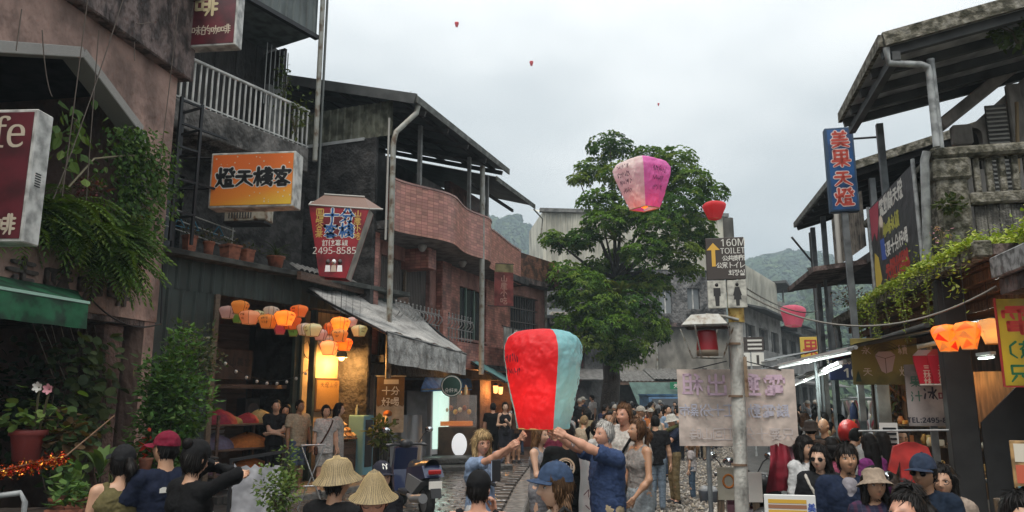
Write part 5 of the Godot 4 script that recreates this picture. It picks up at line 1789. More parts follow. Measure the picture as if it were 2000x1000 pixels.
# ------------------------------------------------------------------ houses where the street bends away
func far_right():
	var X := Transform3D(Basis(V(.5081,.0000,-.8613),Vector3.UP,V(.8613,.0000,.5081)),V(11.7226,.0000,-38.0000))
	var grey := M("far_grey",C(.27,.26,.245),.9,{tex="stain",scale=.18})
	var pale := M("far_pale",C(.40,.385,.36),.9,{tex="stain",scale=.2})
	var dim := M("dim_room")
	for k in [1,2,3]:
		var s0: float = [.0,1.8,12.8,25.0][k]
		var w: float = [5.0,10.6,11.5,13.0][k]
		var h: float = [8.6,8.1,7.6,8.6][k]
		var o := thing("row_house",["","grey row house with a ribbed roof parapet and a cream canopy","dark hip roofed house behind the pink flying lantern","pale far house at the end of the bend"][k],"building",X * moved(V(s0,0,-.4 * k)))
		var holes := []
		for f in 2:
			for i in 3:
				holes.append([w * (.08 + i * .31),1.2 + f * 3.2 + (.0 if f else -.6),w * (.08 + i * .31) + w * .22,2.6 + f * 3.3])
		var mb := mk()
		wall_rects(mb, 0,0, w, h - 1.2, holes, -.3,.0)
		part(o, "wall", mb, pale if k % 2 else grey)
		part(o,"end_wall",box(V(w - .3,0,-7),V(w,h - 1.2,-.31)),grey)
		for hh in holes:
			var win := part(o,"window",box(V(hh[0],hh[1],-.27),V(hh[2],hh[3],-.22)),dim)
			part(win,"frame",box(V((hh[0] + hh[2]) / 2 - .05,hh[1],-.215),V((hh[0] + hh[2]) / 2 + .05,hh[3],-.15)),pale)
		part(o,"balcony",box(V(.1,3.35,.0),V(w - .1,4.4,.9),.02),grey)
		part(o,"canopy",mk().block(Transform3D(Basis(Vector3.RIGHT,.3),V(w / 2,3.0,.9)),V(w,.08,2.0)),M("tin_grey"))
		part(o,"upper_canopy",mk().block(Transform3D(Basis(Vector3.RIGHT,.25),V(w / 2,h - 1.35,.5)),V(w,.1,1.5)),M("roof_metal"))
		if k == 1:
			part(o,"parapet",box(V(.2,h - 1.1,-.1),V(w - 1.0,h + 1.0,.05)),M("slat_gap",C(.14,.13,.11),.9))
			for i in 24:
				part(o,"parapet_slat",box(V(.25 + i * .39,h - 1.1,.052),V(.47 + i * .39,h + 1.05,.12)),M("cream_sheet"))
			part(o,"roof_canopy",mk().block(Transform3D(Basis(Vector3.BACK,-.12),V(w - .2,h + .95,-.2)),V(2.6,.16,2.0)),M("roof_metal"))
			part(o,"terrace_wall",box(V(w - .95,h - 1.1,-.2),V(w + .6,h - .1,.3)),pale)
			part(o,"water_pipe",mk().tube([V(w + .45,h - .1,.2),V(w + .45,h + .9,.2)],.06,6),grey)
		else:
			var rf := mk()
			var y := h - 1.2
			rf.poly([V(-.5,y,.6),V(w + .5,y,.6),V(w - 2,y + 1.3,-3),V(2,y + 1.3,-3)])
			rf.poly([V(w + .5,y,.6),V(w + .5,y,-7),V(w - 2,y + 1.3,-3)])
			rf.poly([V(-.5,y,.6),V(w + .5,y,.6),V(w + .5,y,-7),V(-.5,y,-7)])
			part(o, "roof", rf, M("roof_metal"))
	# a second toilet signpost down the street
	var sp := thing("far_toilet_sign","small distant toilet signpost of the same pattern under the houses","sign",facing(V(7.66,3.36,-24),W(-.3,1)))
	part(sp,"board",box(V(-.42,.06,-.02),V(.42,.52,.0)),M("sign_brown",C(.045,.035,.03),.5))
	part(sp,"arrow",mk().prism(outline([W(-.33,.12),W(-.25,.12),W(-.25,.34),W(-.19,.34),W(-.29,.47),W(-.39,.34),W(-.33,.34)]),.001,.004),M("sign_amber",C(.62,.36,.05),.5))
	for i in 3:
		part(sp,"line",box(V(-.08,.12 + i * .13,.001),V(.36,.18 + i * .13,.004)),M("sign_white",C(.62,.61,.56),.5))
	for i in 2:
		var p := part(sp,"pictogram_plate",box(V(-.40 + i * .42,-.40,-.02),V(-.02 + i * .42,.02,.0),.005),M("sign_white"))
		part(p,"figure",box(V(-.25 + i * .42,-.34,.001),V(-.17 + i * .42,-.06,.004)),M("sign_brown"))
	part(sp,"post",mk().tube([V(0,-3.2,-.06),V(0,.55,-.06)],.04,8),M("galvanised"))
	# yellow sign and clutter below
	var ys := thing("far_yellow_sign","small yellow shop sign far down the street","sign",facing(V(12.01,3.89,-30),W(-.2,1)))
	part(ys,"panel",box(V(-.4,-.45,-.05),V(.4,.45,.0),.01),M("yellow_far",C(.55,.38,.05),.5))
	part(ys,"lettering",letters([["果",-.28,-.3,.55]],.12,.0,func(px,py,li): return V(px,-py,.004 + li)),M("print_red",C(.4,.03,.02),.6))
# ------------------------------------------------------------------ plants
func sprig_mesh() -> Mesh:
	# a drooping whorl of long leaves
	if not meshes.has("sprig"):
		var r := RandomNumberGenerator.new()
		r.seed = 12
		var mb := mk()
		for k in 9:
			var a := TAU * k / 9.0 + r.randf_range(-.3,.3)
			var d := V(cos(a),r.randf_range(-.1,.5),sin(a)).normalized()
			var side := d.cross(Vector3.UP).normalized() * r.randf_range(.13,.19)
			var p0 := d * .08
			var p1 := d * .5 + V(0,.05,0)
			var p2 := d * .95 + V(0,-.28,0)
			mb.poly([p0, p1 + side + V(0,.03,0), p2, p1])
			mb.poly([p0, p1, p2, p1 - side + V(0,.03,0)])
		meshes.sprig = mb.done()
	return meshes.sprig

func frond_mesh() -> Mesh:
	# an arching fern frond with paired leaflets, one metre long
	if not meshes.has("frond"):
		var mb := mk()
		for i in 15:
			var t := i / 14.0
			var p := V(0,.55 * t - .75 * t * t, t)
			var w := .2 * sin(PI * (.12 + .86 * t)) + .01
			for s in [-1.0,1.0]:
				mb.poly([p,p + V(s * w * .5,-.015,.05),p + V(s * w,-.07,.085),p + V(s * w * .5,-.02,.0)])
		meshes.frond = mb.done()
	return meshes.frond

func strap_mesh() -> Mesh:
	# one arching strap leaf, a metre long
	if not meshes.has("strap"):
		var mb := mk()
		var rows := []
		for i in 8:
			var t := i / 7.0
			var w := .055 * sin(PI * (.15 + .84 * t))
			var p := V(0,.75 * t - .62 * t * t, .85 * t)
			rows.append([p + V(-w, .015,0), p, p + V(w, .015,0)])
		mb.grid(rows)
		meshes.strap = mb.done()
	return meshes.strap

func round_leaf_mesh() -> Mesh:
	if not meshes.has("round"):
		var mb := mk()
		for k in 8:
			var a := TAU * k / 8.0
			var b := TAU * (k + 1) / 8.0
			mb.poly([V(0,0,.5),V(sin(a) * .5,.06 * cos(2 * a),.5 - cos(a) * .55),V(sin(b) * .5,.06 * cos(2 * b),.5 - cos(b) * .55)])
		meshes.round = mb.done()
	return meshes.round

func green() -> StandardMaterial3D:
	return M("leaf",C(1,1,1),.6,{vcol=true,spec=.25,back=C(.8,.8,.35)})

func big_tree():
	var r := RandomNumberGenerator.new()
	r.seed = 99
	var t := thing("tree","large spreading broadleaf tree with a dark trunk at the street's end","tree")
	var bark := M("bark",C(.075,.06,.048),.95,{tex="stain",scale=V(1.5,.4,1.5),bump="bump_fine",bscale=2.0})
	var base := V(3.88,0,-30.83)
	base.y = .0
	var fork := V(4.25,6.7,-30)
	part(t,"trunk",mk().tube([V(3.7,.1,-29.7),V(3.82,1.48,-29.8),V(3.98,2.67,-30),V(3.94,3.69,-30),V(3.89,4.71,-30),V(4.08,5.75,-30),fork],[.48,.38,.34,.32,.3,.3,.24],12),bark)
	var blobs := [V(4.15,12.32,-30),V(3.39,11.53,-30.5),V(2.83,10.89,-30),V(3.51,9.67,-29),V(4.46,10.74,-29),V(5.84,12.1,-31),V(6.85,11.65,-30),V(7.43,10.78,-29.5),V(8.34,10.31,-30),V(6.71,9.46,-28.6),V(6.02,10.79,-31.5),V(4.62,9.14,-29),V(3.59,8.61,-28.5),V(2.86,8.2,-29),V(1.7,8.24,-29.5),V(2.28,8.09,-30),V(5.8,8.56,-28.3),V(7.17,8.62,-29),V(7.86,8.3,-30),V(6.37,7.58,-28.5),V(6.79,6.85,-29),V(5.19,7.48,-28.2),V(4.39,7.75,-30.5),V(2.25,6.61,-28.8),V(2.73,6.09,-28),V(2.05,5.79,-29.5),V(3.2,5.31,-28),V(2.47,4.79,-28.6),V(3.61,4.5,-27.6),V(3.07,3.92,-28),V(4.72,5.36,-28.4),V(5.16,4.59,-28.6),V(4.51,3.81,-28.6),V(5.68,4.33,-29),V(5.55,6.24,-29),V(5.26,6.82,-30.8),V(6.54,10.85,-30.5),V(3.41,7.14,-29.5),V(4.62,6.31,-29.5),V(3.82,6.45,-30.5),V(4.14,3.43,-28.8)]
	var sz := [48,36,24,44,46,44,50,40,34,56,50,50,44,36,30,34,62,46,34,52,36,50,30,48,50,32,54,46,54,46,52,48,44,24,42,40,50,32,34,36,40]
	var where := []
	var tints := []
	var g := [C(.075,.16,.022),C(.105,.20,.03),C(.05,.12,.02),C(.13,.22,.035),C(.04,.095,.018),C(.17,.24,.05)]
	for i in blobs.size():
		var c: Vector3 = blobs[i]
		var R: float = sz[i] / 52.0
		var limb: Array = [fork,fork.lerp(c,.45) + V(0,-.25,.2),c]
		if c.y < fork.y - .3:
			limb[0] = V(fork.x - .15, lerpf(c.y, fork.y, .5),-30)
			limb[1] = limb[0].lerp(c, .5) + V(0,.25,0)
		if i % 2 == 0:
			part(t, "limb", mk().tube(limb, [.11,.06,.02],6), bark)
		var tone := r.randi() % 6
		for k in int(128 * R * R + 26):
			var d := V(r.randfn(),r.randfn() * .75 + .15,r.randfn()).normalized()
			var p := c + d * R * pow(r.randf(),.3) * V(1.08,.7,1.08)
			var s := r.randf_range(.15,.27)
			var up := (Vector3.UP * .9 + d * .8 + V(r.randfn(),0,r.randfn()) * .25).normalized()
			var x := up.cross(V(r.randfn(),r.randfn() * .2,r.randfn())).normalized()
			where.append(Transform3D(Basis(x * s,up * s,x.cross(up) * s),p))
			tints.append(g[tone] if r.randf() < .6 else g[r.randi() % 6])
	scatter(t, "crown", sprig_mesh(), green(), where, tints)
	# bird's nest ferns perched in the fork
	for q in [[V(4.32,5.86,-28.9),1.3],[V(5.33,6.27,-29.2),.9],[V(4.08,8.09,-29),.8]]:
		var f := thing("nest_fern",["large bird's nest fern perched on the tree's fork","smaller bird's nest fern right of the fork","yellowish nest fern higher up on the tree's limb"][[1.3,.9,.8].find(q[1])],"fern",moved(q[0]))
		var fr := []
		for k in 34:
			var s: float = q[1] * r.randf_range(.7,1.05)
			fr.append(Transform3D(Basis(Vector3.UP,r.randf() * TAU) * Basis(Vector3.RIGHT,r.randf_range(-.5,.35)) * Basis.from_scale(V(s * 1.3,s,s)),Vector3.ZERO))
		scatter(f,"fronds",strap_mesh(),green(),fr,[C(.16,.19,.05),C(.11,.16,.04),C(.20,.21,.07)])

func bush(called: String,label: String,category: String,at: Vector3,r3: Vector3,count: int,leaf: Mesh,lo: float,hi: float,tints: Array,stems := 6,seed_ := 1,shell := .4):
	var r := RandomNumberGenerator.new()
	r.seed = seed_
	var o := thing(called, label, category, moved(at))
	var where := []
	for i in count:
		var d := V(r.randfn(),r.randfn(),r.randfn()).normalized()
		var lump := 1.0 + .34 * sin(d.x * 5.0 + seed_) * sin(d.y * 6.0 + seed_ * 2.0)
		where.append(leaf_at(V(0,r3.y,0) + d * r3 * pow(r.randf(),shell) * lump,r,lo,hi,d * .6))
	scatter(o, "leaves", leaf, green(), where, tints)
	for k in stems:
		var a := r.randf() * TAU
		var q := V(cos(a) * r3.x,r3.y * 1.5,sin(a) * r3.z) * r.randf_range(.4,.8)
		part(o,"stem",mk().tube([V(0,-.02,0),q * .4 + V(0,.1,0),q],[.012,.009,.004],5),M("plant_stem"))
	return o

func pot(parent: Node,mat: Material,w: float,h: float,at := Vector3.ZERO,square := false):
	if square:
		part(parent,"pot",mk().lathe([W(.0,.0),W(w * .8,.0),W(w,h),W(w * 1.06,h),W(w * 1.06,h * .86),W(w * .95,h * .84)],4,Transform3D(Basis(Vector3.UP,PI / 4),at),Vector2.ONE,false),mat)
	else:
		part(parent,"pot",mk().lathe([W(.0,.0),W(w * .72,.0),W(w * .95,h * .82),W(w * 1.08,h * .83),W(w * 1.08,h),W(w * .95,h),W(w * .9,h * .85),W(0,h * .84)],14,moved(at)),mat)

func plants_a():
	M("plant_stem", C(.10,.085,.045),.9)
	var X := Transform3D(Basis(V(.1532,.0000,-.9882),Vector3.UP,V(.9882,.0000,.1532)),V(-5.2240,.0000,-11.5000))
	var r := RandomNumberGenerator.new()
	r.seed = 17
	var deepg := [C(.07,.14,.035),C(.10,.18,.045),C(.05,.10,.03),C(.13,.20,.055)]
	var fresh := [C(.16,.25,.06),C(.12,.20,.05),C(.20,.27,.075),C(.09,.15,.045)]
	# ferns filling the foot of the opening
	for i in 7:
		var f := thing("opening_fern","arching fern in the eight-sided opening, %s" % ["at the far left behind the cafe sign","just right of the cafe sign","low in the middle","spilling over the sill","high in the middle","nearest the right trim","hanging lowest over the pink band"][i],"fern",X * moved([V(-3.0,4.1,-.2),V(-2.55,4.25,-.1),V(-2.15,4.1,.05),V(-1.95,3.9,.12),V(-2.35,4.4,-.1),V(-1.6,4.15,.0),V(-1.8,3.85,.15)][i]),"ferns in the opening")
		var fr := []
		for k in 60:
			var s := r.randf_range(.42,.78)
			var a := r.randf_range(-1.9,1.9)
			fr.append(Transform3D(Basis(Vector3.UP,a) * Basis(Vector3.RIGHT,r.randf_range(-.25,.75)) * Basis.from_scale(V(s,s,s)),V(r.randfn() * .08,r.randfn() * .08,0)))
		scatter(f,"fronds",frond_mesh(),green(),fr,deepg if i % 2 else fresh)
	# leafy climber hanging down the right trim
	var o := thing("hanging_climber","dense dark climber hanging over the right trim of the opening","climber",X)
	var where := []
	for i in 2600:
		var t := r.randf()
		var cx := lerpf(-1.55,-1.5, t) + .25 * sin(t * 3.0)
		var wd := .55 * sin(PI * clampf(t * .9 + .12,0,1)) + .05
		where.append(leaf_at(V(cx + r.randfn() * wd * .5,5.75 - t * 1.75,.12 + r.randfn() * .14),r,.035,.07,V(0,-.8,.4)))
	for i in 220:
		where.append(leaf_at(V(-1.0 + r.randfn() * .14,5.45 + r.randfn() * .2,.2 + r.randfn() * .1),r,.03,.06,V(.3,-.4,.3)))
	for i in 60:
		where.append(leaf_at(V(-.62 + r.randfn() * .1,5.2 + r.randfn() * .15,.2),r,.03,.055,V(.3,-.4,.3)))
		where.append(leaf_at(V(-.75 + r.randfn() * .1,4.35 + r.randfn() * .12,.12),r,.03,.055,V(.3,-.6,.3)))
	scatter(o, "leaves", leaf_mesh(), green(), where, deepg)
	part(o,"stem",mk().tube([V(-2.5,4.6,.0),V(-2.2,5.1,.1),V(-1.7,5.3,.15),V(-1.1,5.5,.18)],.014,6),M("pale_stem",C(.22,.19,.12),.8))
	var b := thing("drooping_houseplant","drooping broad-leaved plant above the cafe sign","plant",X)
	where = []
	for i in 70:
		where.append(leaf_at(V(-2.35 + r.randfn() * .15,5.35 + r.randfn() * .28,-.1 + r.randfn() * .1),r,.08,.14,V(0,-1.0,.3)))
	scatter(b, "leaves", leaf_mesh(), green(), where, fresh)
	part(b,"stem",mk().tube([V(-2.45,4.4,-.15),V(-2.35,5.6,-.1)],.015,6),M("plant_stem"))
	bush("flowering_tuft","small tuft with dull pink blossom among the opening's ferns","plant",X * V(-2.15,4.62,.0),V(.25,.12,.12),160,leaf_mesh(),.02,.045,[C(.26,.09,.10),C(.2,.06,.07),C(.10,.09,.04)],4,31)
	bush("small_leaved_mat","yellow-green small-leaved mat on the opening's right sill","plant",X * V(-1.55,4.0,.05),V(.42,.28,.16),900,leaf_mesh(),.016,.032,[C(.12,.16,.04),C(.09,.13,.03),C(.16,.18,.05)],5,32)
	# ground floor greenery
	bush("bright_shrub","tall bright green shrub growing at the corner of the pink building","shrub",V(-4.34,.88,-9.6) * V(1,0,1) + V(0,.6,0),V(.46,1.15,.36),5600,leaf_mesh(),.026,.07,[C(.07,.16,.035),C(.095,.19,.045),C(.05,.11,.03),C(.13,.21,.06)],9,41,.5)
	bush("pale_shrub","fine leaved shrub with pale blossom leaning before the shop opening","shrub",V(-4.34,2.07,-10.2) + V(0,.0,0),V(.4,.5,.3),1300,leaf_mesh(),.022,.05,[C(.05,.08,.035),C(.08,.11,.05),C(.20,.19,.13)],6,42,.6)
	var cl := thing("heart_leaf_creeper","creeper of round pale leaves climbing the dim ground floor wall","creeper",X)
	where = []
	for i in 420:
		var t := r.randf()
		where.append(leaf_at(V(-1.75 + r.randfn() * .25 + .1 * sin(t * 7.0),2.85 - t * 2.2,-.05 + r.randfn() * .14),r,.08,.16,V(0,-.7,.9)))
	scatter(cl,"leaves",round_leaf_mesh(),green(),where,[C(.06,.09,.035),C(.09,.12,.05),C(.045,.07,.03),C(.11,.14,.06)])
	for i in 9:
		part(cl,"stem",mk().tube([V(-2.5 + i * .16,3.0,-.3),V(-2.2 + i * .12,2.2,-.1 + .06 * sin(i * 2.0)),V(-2.3 + i * .13,1.2,-.1),V(-2.1 + i * .1,.4,.05)],.009,5),M("vine_brown",C(.09,.065,.045),.9))
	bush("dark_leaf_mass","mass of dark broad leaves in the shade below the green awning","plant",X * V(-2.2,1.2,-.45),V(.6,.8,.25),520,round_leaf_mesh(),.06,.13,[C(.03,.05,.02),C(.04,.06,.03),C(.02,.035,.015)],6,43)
	bush("rusty_plant","rust tinged leafy plant beside the pink lilies","plant",V(-4.54,1.46,-7.8),V(.3,.22,.2),150,round_leaf_mesh(),.06,.13,[C(.10,.06,.03),C(.05,.08,.03),C(.13,.08,.04)],5,44)
	var terr := M("terracotta",C(.36,.13,.075),.8,{tex="stain",scale=1.5})
	# potted lilies
	var p := thing("potted_lily","potted lilies with one pink and one white bloom under the awning","potted plant",moved(V(-4.82,1.42,-7.6)))
	pot(p, M("red_pot", C(.20,.03,.025),.6),.16,.3)
	var lw := []
	for i in 60:
		lw.append(leaf_at(V(r.randfn() * .17,.34 + absf(r.randfn()) * .16,r.randfn() * .12),r,.07,.12))
	scatter(p,"leaves",round_leaf_mesh(),green(),lw,fresh)
	for q in [[V(.13,.72,.12),C(.68,.66,.6),"white"],[V(.26,.70,.16),C(.66,.30,.34),"pink"]]:
		part(p,"stalk",mk().tube([V(q[0].x * .4,.3,0),q[0]],.011,6),M("plant_stem"))
		for k in 6:
			var a := TAU * k / 6.0
			part(p,"petal",round_leaf_mesh(),M("petal_" + q[2],q[1],.6,{back=C(.4,.3,.3)}),Transform3D(Basis(Vector3.BACK,a) * Basis(Vector3.RIGHT,-.9) * Basis.from_scale(V(.04,.065,.065)),q[0]))
	# rough wooden table, pots, tinsel
	var tb := thing("wooden_bench","rough dark wooden bench under the tinsel garland","bench",turned(V(-4.28,1.2,-7) * V(1,0,1) + V(0,.2,0),8))
	var bw := M("bench_wood",C(.075,.05,.035),.8,{tex="fibre",scale=.8})
	part(tb,"top",box(V(-.45,.78,-.22),V(.4,.84,.22),.02),bw)
	for sx in [-.33,.25]:
		part(tb,"leg",mk().beam(V(sx * 1.15,0,.12),V(sx,.78,.1),.11,.09,Vector3.FORWARD,.01),bw)
	part(tb, "rail", box(V(-.35,.3,.05),V(.3,.36,.1)), bw)
	for q in [[V(-4.13,1.07,-7.2),.15,false,"round clay pot of dark foliage right of the bench"],[V(-3.92,1.02,-6.9),.2,true,"low square planter at the picture's foot beside the bench"],[V(-4.39,1.26,-9.2),.08,false,"potted red flower behind the woman in the black cap"]]:
		var pp := thing("clay_pot",q[3],"potted plant",moved(q[0] - V(0,.1,0)))
		pot(pp, terr, q[1],.16,Vector3.ZERO, q[2])
		var w2 := []
		for i in (70 if q[1] > .14 else 24):
			w2.append(leaf_at(V(r.randfn() * .07,.2 + absf(r.randfn()) * .14,r.randfn() * .1),r,.04,.1))
		scatter(pp,"leaves",leaf_mesh(),green(),w2,deepg if q[1] > .14 else [C(.35,.03,.02),C(.05,.08,.03),C(.4,.05,.03)])
	var sn := thing("sword_leaf_plant","plant with tall sword-shaped leaves left of the black cap","plant",moved(V(-3.96,1.3,-7.4)))
	var sl := []
	for k in 9:
		sl.append(Transform3D(Basis(Vector3.UP,r.randf() * TAU) * Basis(Vector3.RIGHT,-.75 + r.randf() * .25) * Basis.from_scale(V(.75,.42,.42)),Vector3.ZERO))
	scatter(sn,"blades",strap_mesh(),green(),sl,[C(.10,.16,.05),C(.07,.11,.04)])
	var ga := thing("tinsel_garland","shiny red and gold tinsel garland strung over the wooden bench","garland")
	var a0 := V(-4.52,1.4,-6.6)
	var a1 := V(-4.19,1.5,-7.2)
	var tw := []
	for i in 900:
		var q := a0.lerp(a1,r.randf()) - V(0,.03 * sin(r.randf() * 3.0),0)
		tw.append(leaf_at(q + V(r.randfn(),r.randfn(),r.randfn()) * .026,r,.012,.024))
	scatter(ga,"strips",leaf_mesh(),M("foil",C(1,1,1),.25,{vcol=true,metal=.85}),tw,[C(.75,.10,.02),C(.9,.5,.08),C(.55,.03,.02),C(.9,.25,.03)])
	part(ga,"cord",mk().tube([a0,a1,V(-4.3,1.84,-8.2)],.008,5),M("cord_brown",C(.2,.11,.06),.8))
	var bx := thing("cream_wall_box","small cream meter box on the mauve panel under the awning","box",X * moved(V(-2.55,2.3,-1.26)))
	part(bx,"case",box(V(-.12,-.06,0),V(.12,.07,.06),.01),M("pale_strip"))
	part(bx,"dial",box(V(-.08,-.03,.061),V(.08,.03,.064)),M("black_box"))
	# planters on the ledge of the guest house
	var Y := Transform3D(Basis(V(.4952,.0000,-.8688),Vector3.UP,V(.8688,.0000,.4952)),V(-4.2036,.0000,-15.5000))
	for i in 5:
		var q: Array = [[-3.12,.13,.30,"terracotta planter nearest the pink corner on the ledge"],[-2.72,.1,.26,"narrow clay pot with dry stalks on the ledge"],[-2.25,.2,.28,"long terracotta trough of succulents on the ledge"],[-1.85,.14,.26,"terracotta trough end with small cacti on the ledge"],[-1.15,.17,.24,"round pot of spiky aloe below the orange sign's corner"]][i]
		var pp := thing("ledge_planter",q[3],"planter",Y * moved(V(q[0],4.505,.12)),"planters on the guest house ledge")
		pot(pp, terr, q[1], q[2],Vector3.ZERO, i != 4 and i != 1)
		var w2 := []
		if i == 4:
			for k in 44:
				var s := r.randf_range(.3,.5)
				w2.append(Transform3D(Basis(Vector3.UP,r.randf() * TAU) * Basis(Vector3.RIGHT,r.randf_range(-.9,.1)) * Basis.from_scale(V(s * .45,s,s)),V(0,.2,0)))
			scatter(pp,"spikes",strap_mesh(),green(),w2,[C(.06,.09,.045),C(.045,.065,.035)])
		else:
			for k in 50:
				w2.append(leaf_at(V(r.randfn() * .13,q[2] + absf(r.randfn()) * .1,r.randfn() * .08),r,.02,.06,V(0,.6,0)))
			scatter(pp,"leaves",leaf_mesh(),green(),w2,[C(.07,.08,.05),C(.14,.10,.07),C(.05,.07,.03)])
	# clothes line frame with pegs on the ledge
	var cf := thing("drying_frame","pale drying frame with blue hangers behind the ledge planters","drying rack",Y * moved(V(-2.6,4.5,-.4)))
	for y in [.45,.62,.8]:
		part(cf,"rail",mk().tube([V(-.75,y + .08,0),V(.85,y - .1,0)],.012,6),M("pale_pipe"))
	for sx in [-.7,.8]:
		part(cf,"upright",mk().tube([V(sx,0,0),V(sx,.85,0)],.014,6),M("pale_pipe"))
	for sx in [-.4,-.1,.45]:
		part(cf,"hanger",mk().tube([V(sx,.72,.03),V(sx + .12,.55,.03),V(sx - .12,.55,.03),V(sx,.72,.03)],.014,6),M("hanger_blue",C(.05,.22,.34),.5))
	bush("balcony_vine","thin leafy vine on the far end of the white balcony railing","vine",Y * V(-.75,7.5,.02),V(.35,.45,.1),130,leaf_mesh(),.04,.08,[C(.07,.10,.03),C(.12,.14,.05)],5,51)
	bush("balcony_vine","leafy vine climbing the window bars above the white railing","vine",Y * V(-.6,8.2,-.6),V(.2,.6,.1),110,leaf_mesh(),.04,.085,[C(.10,.13,.03),C(.06,.09,.03)],4,52)
	# shrub in front of the white sandwich board
	bush("foreground_shrub","light green small-leaved shrub before the white sandwich board","shrub",V(-2.42,.83,-8),V(.27,.26,.22),620,leaf_mesh(),.022,.044,[C(.11,.17,.045),C(.15,.20,.06),C(.07,.12,.03)],12,61,.55)
	bush("foreground_shrub","taller sprig of the small-leaved shrub by the man in the cream shirt","shrub",V(-2.41,1.02,-8.3),V(.13,.27,.12),230,leaf_mesh(),.022,.044,[C(.11,.17,.045),C(.15,.20,.06),C(.07,.12,.03)],8,62,.55)
	bush("step_plant","potted leafy plant beside the cable post","potted plant",V(-2.56,.99,-15),V(.25,.3,.2),240,leaf_mesh(),.05,.11,[C(.08,.12,.03),C(.13,.15,.04)],6,63)
	bush("eave_plant","leafy twigs growing from the veranda roof at the top right","plant",V(6.02,6.31,-8.2) - V(0,.2,0),V(.28,.22,.2),200,leaf_mesh(),.04,.09,[C(.09,.13,.05),C(.06,.09,.035)],6,64)
	bush("pier_tuft","grassy tuft sprouting from the stone balcony's corner pier","plant",V(5.06,4.23,-8.3) - V(0,.1,0),V(.16,.1,.1),140,leaf_mesh(),.03,.06,[C(.05,.075,.03),C(.08,.10,.04)],3,65)
	bush("pink_flowers","little pink flowers beside the stone balcony's pier","flowers",V(4.91,3.88,-8.3) - V(0,.1,0),V(.14,.1,.08),46,leaf_mesh(),.02,.035,[C(.6,.28,.36),C(.08,.10,.05),C(.55,.36,.4)],3,66)
	bush("roadside_blossom","pale pink blossom at the far end of the stall canopy","flowers",V(6.73,3.88,-14.6) - V(0,.2,0),V(.45,.25,.2),260,leaf_mesh(),.025,.05,[C(.4,.22,.24),C(.10,.13,.08),C(.3,.18,.2)],4,67)
# ------------------------------------------------------------------ signs
func sheet(w: float, h: float, z := .0) -> Callable:
	# lays lettering on an upright sheet centred on the thing: x, y from its top left corner
	return func(x,y,l): return V(x - w / 2.0,h / 2.0 - y,z + l)

func box_sign(called: String,label: String,at: Vector3,to: Vector2,w: float,h: float,d: float,face: Material,frame: Material,group := "") -> Node3D:
	var o := thing(called,label,"sign",facing(at,to),group)
	part(o,"case",box(V(-w / 2,-h / 2,-d),V(w / 2,h / 2,-.004),.012),frame)
	part(o,"face",box(V(-w / 2 + .035,-h / 2 + .035,-.003),V(w / 2 - .035,h / 2 - .035,.003)),face)
	return o

